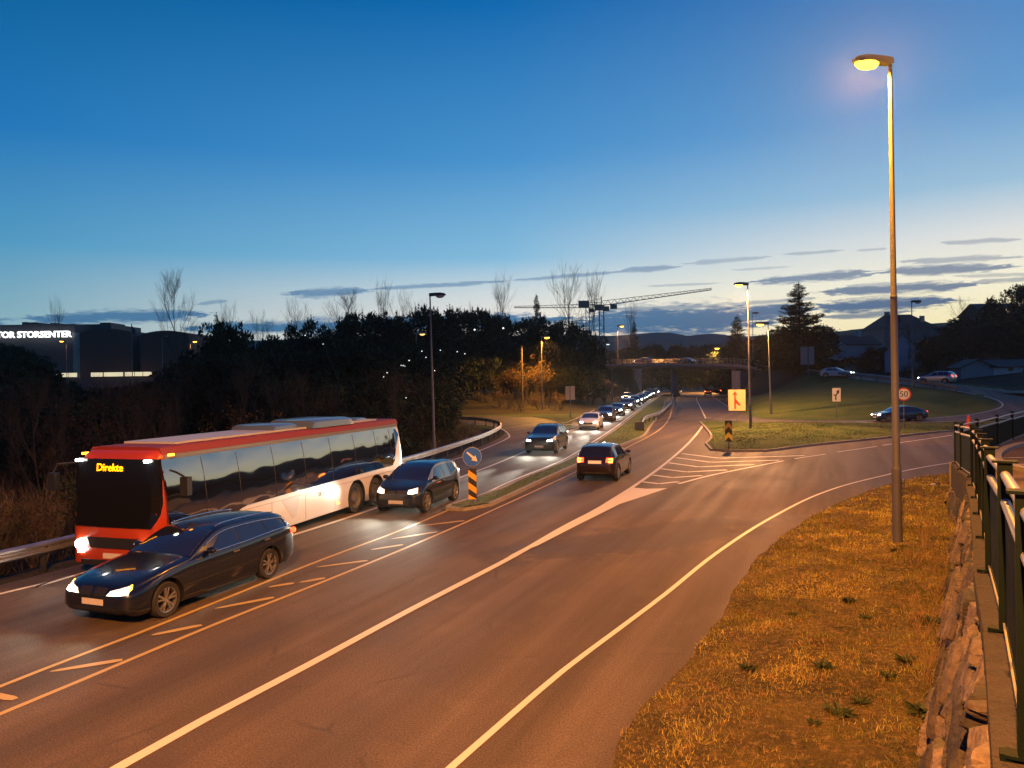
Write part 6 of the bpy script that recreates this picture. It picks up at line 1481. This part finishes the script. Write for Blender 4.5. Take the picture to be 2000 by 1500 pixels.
def make_spruce(H, seed, wide=.30):
    rg = random.Random(seed); root = empty('spruce_tree', (0, 0, 0)); t = MB(); t.tube([(0, 0, -.3), (0, 0, H * .5), (0, 0, H)], [.26, .15, .03], 7); P = []; A = []; tn = []; SC = []
    z = H * .06
    while z < H * .98:
        f = z / H; R0 = H * wide * (1 - f) ** .82 * rg.uniform(.72, 1.12) + .06; nb = int(7 + 4 * (1 - f))
        for k in range(nb):
            a = rg.uniform(0, 6.283); Lb = R0 * rg.uniform(.6, 1.15); d = np.array([math.cos(a), math.sin(a), 0]); m_ = int(12 + Lb * 26)
            u = nr.uniform(.08, 1, m_) ** .8; dz = -.30 * Lb * u + .34 * Lb * u ** 3
            p = d[None] * (u * Lb)[:, None] + np.array([0, 0, z]) + np.c_[np.zeros(m_), np.zeros(m_), dz] + nr.normal(0, .07, (m_, 3)); P.append(p)
            ax = d[None] + nr.normal(0, .75, (m_, 3)); ax[:, 2] -= .25; A.append(ax); tn.append(np.full(m_, rg.random()) * .6 + nr.rand(m_) * .4); SC.append(np.full(m_, .3 + .7 * (1 - f)))
            t.tube([Vector((0, 0, z)), Vector((d[0] * Lb * .55, d[1] * Lb * .55, z - .12 * Lb)), Vector((d[0] * Lb, d[1] * Lb, z + .04 * Lb))], [.035, .02, .01], 3, cap=False)
        z += rg.uniform(.16, .30) * H / 14
    P = np.concatenate(P); A = np.concatenate(A); tn = np.concatenate(tn); SC = np.concatenate(SC); N = len(P)
    link('trunk', t, mt_bark, root, smooth=True); link('crown', leaf_mesh('crown', P, A, nr.uniform(.25, .5, N) * SC, nr.uniform(.09, .17, N) * SC, [mt_needle], tn), None, root); root['H'] = H; return root
def make_bush(H, seed, mat, nm='bush', leaf=.16, dens=40, stems=10, cat='bush'):
    rg = random.Random(seed); root = empty(nm, (0, 0, 0)); t = MB(); cs = []; tips = []
    for k in range(stems):
        a = rg.uniform(0, 6.283); s = rg.uniform(.1, .55); branch(t, (math.cos(a) * .1, math.sin(a) * .1, -.1), (math.cos(a) * s, math.sin(a) * s, 1), H * rg.uniform(.35, .5), .035, 2, rg, .55, 2, tips, .1)
    for q in tips:
        if rg.random() < .55: cs.append((tuple(q), rg.uniform(.18, .38) * H / 4))
    link('stems', t, mt_twig, root); p = clumps(cs, dens, leaf, leaf * .6, .1); link('leaves', leaf_mesh('leaves', p[0], p[1], p[2], p[3], [mat], p[4]), None, root); root['H'] = H; return root
def make_scrub(H, seed, mat):
    rg = random.Random(seed); root = empty('bare_shrub', (0, 0, 0)); t = MB()
    for k in range(13):
        a = rg.uniform(0, 6.283); s = rg.uniform(.15, .7); branch(t, (math.cos(a) * .15, math.sin(a) * .15, -.15), (math.cos(a) * s, math.sin(a) * s, 1), H * rg.uniform(.3, .48), .022, 3, rg, .5, 2, None, .18)
    link('twigs', t, mat, root); root['H'] = H; return root
PR = {}
def proto(key, fn): PR[key] = [fn, None, 0]
protos = {'pineA': lambda: make_pine(11, 1), 'pineB': lambda: make_pine(11, 2, wide=1.15), 'pineC': lambda: make_pine(11, 3, wide=.85, n=75), 'spruceA': lambda: make_spruce(14, 4), 'spruceB': lambda: make_spruce(14, 5, .22),
    'bareA': lambda: make_bare(12, 6, lvl=5), 'bareB': lambda: make_bare(12, 7, spread=.35), 'bareC': lambda: make_bare(12, 8, spread=.8), 'goldA': lambda: make_bush(6, 9, mt_goldleaf, 'leafy_tree', .16, 30, 12),
    'brownA': lambda: make_bush(6, 10, mt_leaf, 'leafy_tree', .15, 26, 12), 'darkbush': lambda: make_bush(4, 12, mt_needle, 'bush', .14, 46, 12), 'scrubA': lambda: make_scrub(3.2, 13, mt_twig), 'scrubB': lambda: make_scrub(3.2, 14, mt_twig2), 'scrubC': lambda: make_scrub(3.2, 15, mt_twig)}
CATS = {'pine': 'tree', 'spru': 'tree', 'bare': 'tree', 'gold': 'tree', 'brow': 'tree', 'dark': 'bush', 'scru': 'shrub'}
first = {}
def plant(key, x, y, H, label, group=None, z=None, wide=1.0):
    if key not in first: o = first[key] = protos[key]()
    else: o = copy_tree(first[key])
    for k_ in ('label', 'category', 'group'):
        if k_ in o: del o[k_]
    h0 = o['H']; s = H / h0; o.scale = (s * wide, s * wide, s); o.rotation_euler = (0, 0, rnd.uniform(0, 6.28)); o.location = (x, y, (hz(x, y) if z is None else z) - .05)
    tag(o, label, CATS[key[:4]], group); return o
def tree_px(key, px, pyt, Y_, label, group=None, wide=1.0, z=None):
    a = D(px, pyt, Y_); zb = hz(a[0], Y_) if z is None else z; H = max(1.0, a[2] - zb); zz = min(1.6, max(.6, 11 / H)) if key.startswith('pine') else 1.0; zz *= .72 if px < 660 and pyt < 640 else 1
    return plant(key, a[0], Y_, H, label, group, z, wide * (zz if H > 0 else 1))
PG = 'dark pines in the black wood left of the road'; LP = 'dark pine in the black wood left of the road'
# skyline pines
for key, px, pyt, Y_ in (('pineA', 16, 668, 92), ('pineC', 436, 616, 70), ('pineA', 466, 625, 72), ('pineC', 572, 628, 86), ('pineC', 612, 618, 84), ('pineB', 700, 606, 88), ('pineA', 745, 606, 92), ('pineC', 790, 610, 90), ('pineB', 826, 592, 94),
    ('pineC', 872, 598, 108), ('pineA', 900, 600, 110), ('pineB', 935, 598, 112), ('pineC', 990, 612, 126), ('pineA', 1020, 618, 128), ('pineC', 1060, 612, 130), ('pineB', 1100, 622, 128), ('pineA', 1130, 632, 130), ('pineC', 1160, 650, 126), ('pineB', 540, 650, 80), ('pineA', 655, 640, 84), ('pineC', 500, 668, 76), ('pineB', 965, 610, 122), ('pineA', 855, 612, 98), ('pineC', 770, 620, 96), ('pineB', 50, 680, 88), ('pineC', 400, 665, 76)):
    tree_px(key, px + rnd.uniform(-5, 5), pyt, Y_, LP, PG, rnd.uniform(.9, 1.15))
# second rank fills the mass
for i in range(46):
    px = 10 + i * 25 + rnd.uniform(-14, 14); key = rnd.choice(['pineA', 'pineB', 'pineC']); tp = np.interp(px, [0, 60, 100, 300, 380, 480, 560, 680, 1150], [690, 715, 750, 755, 700, 680, 690, 660, 690]) + rnd.uniform(-8, 14)
    Y_ = np.interp(px, [0, 400, 800, 1150], [60, 62, 72, 128]) + rnd.uniform(-4, 6)
    if 835 < px < 1160: Y_ = 120 + rnd.uniform(0, 12)
    tree_px(key, px, tp, Y_, LP, PG, 1.1)
tree_px('spruceA', 1047, 571, 132, 'slender spruce tip rising above the dark wood by the cranes', None, .55)
tree_px('spruceA', 1239, 625, 232, 'small dark spruce just right of the lit bridge lamp', None, .6, z=0)
# bare crowns on the skyline
for px, pyt, Y_, key, wd_, lb in ((343, 545, 118, 'bareA', 1.15, 'tall bare tree standing alone against the sky by the shopping centre'), (110, 606, 200, 'bareB', 1, 'faint bare tree behind the roof of the shopping centre'), (205, 632, 210, 'bareC', 1, 'low bare treetop above the brick wing of the shopping centre'),
    (440, 597, 130, 'bareC', 1, 'bare crown just behind the spiky pine at the left'), (516, 612, 125, 'bareC', 1.2, 'rounded bare tree between the two dark pines on the left'), (577, 604, 120, 'bareB', 1.3, 'bare tree rising behind the small dark pines'), (680, 581, 122, 'bareA', 1.2, 'wide bare crown above the left end of the dark wood'),
    (748, 574, 124, 'bareB', .9, 'narrow bare tree between the wide bare crown and the tall lamp'), (804, 575, 124, 'bareC', 1.0, 'bare crown just left of the tall unlit lamp'), (980, 563, 126, 'bareB', 1.0, 'slim bare tree right of the tall unlit lamp on the skyline'), (1108, 546, 135, 'bareB', 1.1, 'tallest slim bare tree left of the crane'),
    (1160, 556, 140, 'bareB', .9, 'bare tree in front of the crane mast'), (935, 600, 120, 'bareC', .8, 'faint twiggy crown on the middle of the dark wood'), (1232, 607, 236, 'bareB', .8, 'thin bare tree behind the small dark spruce'), (1205, 690, 150, 'bareC', 1.1, 'orange tinted bare tree beside the left end of the bridge')):
    tree_px(key, px, pyt, Y_, lb, None, wd_)
# orange lit group by the slip road lamp
for px, pyt, Y_, key, lb in ((1038, 688, 113, 'goldA', 'golden leaved tree glowing under the slip road lamp'), (1005, 702, 116, 'goldA', 'golden leaved tree left of the wooden utility pole'), (1075, 715, 118, 'brownA', 'brown tree just right of the lit slip road lamp'), (965, 715, 112, 'brownA', 'dim brown tree at the left edge of the orange lit bushes'),
    (1180, 700, 140, 'brownA', 'brown leaved tree above the road left of the bridge'), (1150, 715, 138, 'brownA', 'brown leaved tree behind the back of the road sign'), (770, 688, 64, 'brownA', 'brown leaved tree above the tail of the bus'), (715, 700, 62, 'brownA', 'olive brown tree left of the chain of lights'), (1225, 735, 170, 'brownA', 'brown bush against the bridge abutment')):
    tree_px(key, px, pyt, Y_, lb, None, 1.0)
for i in range(11): tree_px(rnd.choice(['scrubB', 'goldA']) if i % 3 else 'scrubB', 945 + i * 15, 760 + rnd.uniform(-14, 8), 106 + rnd.uniform(-3, 5), 'small bush lit orange on the bank below the slip road lamp', 'orange lit bushes on the bank', 1.1)
for i in range(26): tree_px(rnd.choice(['scrubA', 'scrubC', 'darkbush', 'brownA']), 1085 + i * 5.6, 742 + rnd.uniform(-14, 12), 128 + i * 2.2 + rnd.uniform(-3, 3), 'dark brown bush in the thicket left of the far queue', 'brown thicket left of the far queue', 1.1)
# scrub slope left of the guard rail
SG_ = 'bare shrubs on the slope beyond the guard rail'; SL = 'dark bare shrub on the slope beyond the guard rail'
for i in range(120):
    y = rnd.uniform(17, 70); xr = float(np.interp(y, XL_y, XL_x)); x = xr - rnd.uniform(1.6, 3) - rnd.random() ** 1.2 * (y * .72 + 2 + xr if y * .72 + xr > 1 else 1) ; x = max(x, -y * .70 - 3)
    if x > xr - 1.4: x = xr - 1.6
    key = rnd.choice(['scrubA', 'scrubC', 'scrubA', 'darkbush', 'brownA', 'scrubB']); H = rnd.uniform(2.2, 4.6) * (1.0 if key != 'brownA' else 1.1)
    if xr - x < 4: H = min(H, 2.2)
    plant(key, x, y, H, SL if key.startswith('scrub') else ('dark leafy bush on the slope beyond the guard rail'), SG_ if key.startswith('scrub') else 'leafy bushes on the slope beyond the guard rail')
for i, (px, pyt, Y_) in enumerate(((300, 742, 55), (345, 700, 58), (395, 690, 60), (470, 700, 58), (520, 735, 54), (575, 728, 57), (630, 742, 55), (690, 735, 60), (850, 742, 62), (745, 752, 52), (250, 770, 50), (60, 735, 50), (20, 705, 54), (120, 770, 46))): tree_px(rnd.choice(['pineA', 'pineB', 'pineC']), px, pyt, Y_, 'dark pine standing low in the thicket behind the bus', 'dark pines in the thicket behind the bus', .9)
for i in range(15):
    px = 10 + i * 58; Y_ = rnd.uniform(44, 54) if px > 300 else rnd.uniform(34, 46); key = rnd.choice(['bareA', 'bareC', 'bareB', 'brownA'])
    tree_px(key, px + rnd.uniform(-10, 10), rnd.uniform(728, 775), Y_, 'thin bare tree in the dark thicket behind the bus' if key != 'brownA' else 'brown leaved bush in the dark thicket behind the bus', 'bare trees in the thicket behind the bus' if key != 'brownA' else 'leafy bushes in the thicket behind the bus', 1.1)
# low twigs right behind the rail near the tall lamp
for x, y in ((-3.6, 56), (-3.0, 62), (-4.3, 66), (-5.5, 70), (-5.8, 58)): plant('scrubB', x, y, rnd.uniform(1.2, 1.9), 'pale low shrub inside the bend of the guard rail', 'pale shrubs inside the guard rail bend')
# right side
tree_px('spruceA', 1560, 549, 126, 'big dark spruce beside the ramp', None, 1.65); tree_px('spruceA', 1440, 614, 175, 'smaller dark spruce behind the far lamp posts', None, 1.2)
for px, pyt, Y_, key in ((1475, 655, 158, 'pineA'), (1500, 650, 150, 'pineB'), (1455, 665, 182, 'pineC'), (1425, 668, 205, 'pineA'), (1525, 640, 148, 'pineB'), (1600, 632, 135, 'pineC')): tree_px(key, px, pyt, Y_, 'dark pine in the group behind the right end of the bridge', 'dark pines behind the right end of the bridge', 1.1)
for px in range(1190, 1430, 17): tree_px(rnd.choice(['pineA', 'pineC', 'pineB']), px, 672 + rnd.uniform(-8, 14), 235 + rnd.uniform(-8, 25), 'dark tree in the row behind the bridge', 'dark trees in the row behind the bridge', 1.3, z=0)
for px, pyt, Y_, key, lb in ((1893, 584, 150, 'bareC', 'round airy tree on the right skyline'), (1932, 578, 155, 'pineC', 'small pine right of the round airy tree'), (1988, 553, 150, 'pineB', 'tall pine at the right edge of the skyline'), (2030, 560, 150, 'pineA', 'pine cut off by the right edge of the view'), (1775, 640, 135, 'bareB', 'bare branches in front of the white gable')): tree_px(key, px, pyt, Y_, lb, None, 1.1)
for i in range(34):
    px = 1655 + i * 12 + rnd.uniform(-6, 6); tp = np.interp(px, [1650, 1700, 1760, 1830, 1880, 1960, 2060], [672, 668, 690, 640, 612, 596, 590]) + rnd.uniform(0, 26); Y_ = rnd.uniform(136, 165) if px > 1800 else rnd.uniform(142, 158)
    tree_px(rnd.choice(['pineA', 'pineB', 'darkbush', 'pineC', 'brownA']), px, tp, Y_, 'dark tree on the black hillside among the houses', 'dark trees on the hillside among the houses', 1.15)
for i in range(22): tree_px(rnd.choice(['darkbush', 'scrubA', 'brownA']), 1650 + i * 18 + rnd.uniform(-6, 6), 715 + rnd.uniform(-14, 4) if i < 12 else 700 + rnd.uniform(-10, 8), rnd.uniform(124, 132), 'dark bush in the hedge behind the ramp road', 'dark bushes behind the ramp road')
# trees further right: off the picture but mirrored in the bus and cars
for i in range(16): x_ = 70 + i * 6; plant(rnd.choice(['pineA', 'pineB', 'bareC']), x_, 62 + rnd.uniform(-14, 10) - i * 2, rnd.uniform(7, 11), 'tree beyond the car park outside the view', 'trees beyond the car park', z=1.2)

# ---- grass blades
def blades(name, pts, hmin, hmax, wd, mat, lean=.5):
    n = len(pts); a = nr.uniform(0, 6.283, n); l = np.abs(nr.normal(0, lean, n)); ax = np.c_[np.cos(a) * l, np.sin(a) * l, np.ones(n)]
    me = leaf_mesh(name, pts, ax, nr.uniform(hmin, hmax, n), np.full(n, wd) * nr.uniform(.7, 1.3, n), [mat], np.clip(nr.normal(.5, .25, n), 0, 1)); o = link(name, me, None); o['kind'] = 'stuff'; return o
def scatter(poly, n, zf, edge=None):
    P = np.array(poly); out = []
    x = nr.uniform(P[:, 0].min(), P[:, 0].max(), n * 3); y = nr.uniform(P[:, 1].min(), P[:, 1].max(), n * 3); k = inside(P, x, y); x, y = x[k][:n], y[k][:n]
    return x, y
x, y = scatter(verge, 330000, None)
vis = (x / np.maximum(y, .1) < .72) & (y > 7.2); x, y = x[vis], y[vis]
# tufts: draw blades together in clumps, thin patches between
tx, ty = scatter(verge, 5200, None); kd = np.floor(nr.rand(len(x)) * len(tx)).astype(int); w_ = nr.rand(len(x)) < .55
x2 = np.where(w_, tx[kd] + nr.normal(0, .10, len(x)), x); y2 = np.where(w_, ty[kd] + nr.normal(0, .10, len(x)), y); k = inside(np.array(verge), x2, y2) & (x2 / np.maximum(y2, .1) < .72) & (y2 > 7.2); x2, y2, w_ = x2[k], y2[k], w_[k]
z2 = np.array([zverge(a, b) or .05 for a, b in zip(x2, y2)])
keep = nr.rand(len(x2)) < np.interp(y2, [8, 14, 25, 36], [1, .85, .4, .25])
x2, y2, z2, w_ = x2[keep], y2[keep], z2[keep], w_[keep]
n = len(x2); a = nr.uniform(0, 6.283, n); l = np.abs(nr.normal(.7, .7, n)); ax = np.c_[np.cos(a) * l, np.sin(a) * l, np.ones(n)]
me = leaf_mesh('grass', np.c_[x2, y2, z2 - .01], ax, nr.uniform(.03, .085, n) * np.where(w_, 1.4, .8), np.interp(y2, [8, 30], [.006, .020]) * nr.uniform(.7, 1.3, n), [mt_blade], np.clip(nr.normal(.5, .25, n) + .25 * np.sin(x2 * 1.3) * np.cos(y2 * .8), 0, 1)); o = link('grass', me, None); o['kind'] = 'stuff'
# short blades on the median and the lawn island
def onto(poly, n, z0, hump, hw_):
    x, y = scatter(poly, n, None); d = seg_dist(poly, x, y); return np.c_[x, y, z0 + .11 + hump * sstep(d / hw_) - .02], d
p_, d_ = onto(med[:60] if False else med, 60000, 0, .10, 2); p_ = p_[(p_[:, 1] < 75)]; blades('median_grass', p_, .03, .10, .02, mt_blade2, .6)
p_, d_ = onto([tuple(q) for q in cr(isl, 1.5)], 45000, 0, .42, 7); p_ = p_[(p_[:, 1] < 66)]; blades('island_grass', p_, .03, .09, .028, mt_blade2, .6)
# leafy weeds
def weed(label, px, py, s, seed):
    rg = random.Random(seed); b = G(px, py, .2); z = zverge(*b)
    if z is None: return
    n = 44; P = []; s *= .62; A = []; S = []; Wd = []
    for k in range(n):
        a = rg.uniform(0, 6.283); e = rg.uniform(.05, .9); q_ = rg.uniform(0, s * .45); P.append((math.cos(a) * q_, math.sin(a) * q_, rg.uniform(0, s * .2))); A.append((math.cos(a), math.sin(a), e)); S.append(s * rg.uniform(.3, .8)); Wd.append(s * rg.uniform(.12, .24))
    me = leaf_mesh('weed', np.array(P), np.array(A), np.array(S), np.array(Wd), [mt_weed], np.array([rg.random() for _ in range(n)]))
    tag(link('weed', me, None, None, (b[0], b[1], z)), label, 'weed', 'leafy weeds on the verge')
for k, (px, py, s, lb) in enumerate(((1460, 1292, .30, 'low leafy weed left of the middle of the verge'), (1606, 1290, .34, 'broad leafy weed in the middle of the verge'), (1640, 1388, .36, 'large dark weed at the front of the verge'), (1658, 1162, .30, 'pointed weed halfway to the lamp post'), (1690, 1200, .24, 'small weed right of the pointed weed'),
    (1770, 1298, .34, 'wide leafy weed beside the stone wall'), (1735, 1315, .24, 'flat small weed near the foot of the wall'), (1800, 1390, .38, 'dark bushy weed against the foot of the wall'), (1822, 1215, .40, 'dark bushy weed against the wall beyond the wide one'), (1680, 1360, .26, 'weed right behind the large dark weed'),
    (1745, 1075, .22, 'weed tuft left of the foot of the lamp post'), (1550, 1196, .2, 'small weed on the left part of the verge'), (1765, 1072, .22, 'weed tuft right of the foot of the lamp post'), (1590, 1410, .2, 'little weed at the lower left of the verge'))): weed(lb, px, py, s, k)
# dry tall stems by the wall
def stems(label, px, py, H, seed, n=9):
    rg = random.Random(seed); b = G(px, py, .2); z = zverge(*b)
    if z is None: return
    g = MB()
    for k in range(n): a = rg.uniform(0, 6.283); s = rg.uniform(.1, .5); branch(g, (math.cos(a) * .05, math.sin(a) * .05, -.03), (math.cos(a) * s, math.sin(a) * s, 1), H * rg.uniform(.5, .9), .006, 1, rg, .5, 2, None, .1)
    tag(link('dry_stems', g, M('dry_straw', (.22, .14, .07), .9) if seed == 1 else bpy.data.materials['dry_straw'], None, (b[0], b[1], z)), label, 'dry plant', 'dry stems beside the stone wall')
for k, (px, py, H, lb) in enumerate(((1806, 1075, 1.1, 'tall dry reddish stems right of the lamp post'), (1820, 1120, .9, 'dry stems close to the wall past the lamp post'), (1826, 1180, .8, 'dry stems leaning on the middle of the wall'), (1800, 1250, .7, 'straggling dry stems before the bushy wall weed'), (1805, 1330, .6, 'short dry stems at the near foot of the wall'), (1785, 1110, .7, 'low dry stems between lamp post and wall'))): stems(lb, px, py, H, k + 1, 12)
bpy.context.view_layer.update()
hm = bpy.data.materials.new('added_glow_air'); hm.use_nodes = True; _t = hm.node_tree; _t.nodes.clear()  # thin volume added so that the lamps get a soft halo
_v = _t.nodes.new('ShaderNodeVolumePrincipled'); _v.inputs['Color'].default_value = (.8, .85, .9, 1); _v.inputs['Density'].default_value = .00018; _v.inputs['Anisotropy'].default_value = .82
_o = _t.nodes.new('ShaderNodeOutputMaterial'); _t.links.new(_v.outputs[0], _o.inputs['Volume'])
_h = MB(); _h.box((0, 150, 28), (800, 900, 76)); hz_o = link('lamp_glow_haze', _h, hm); hz_o['kind'] = 'stuff'
scene.cycles.volume_max_steps = 64; scene.cycles.volume_bounces = 0
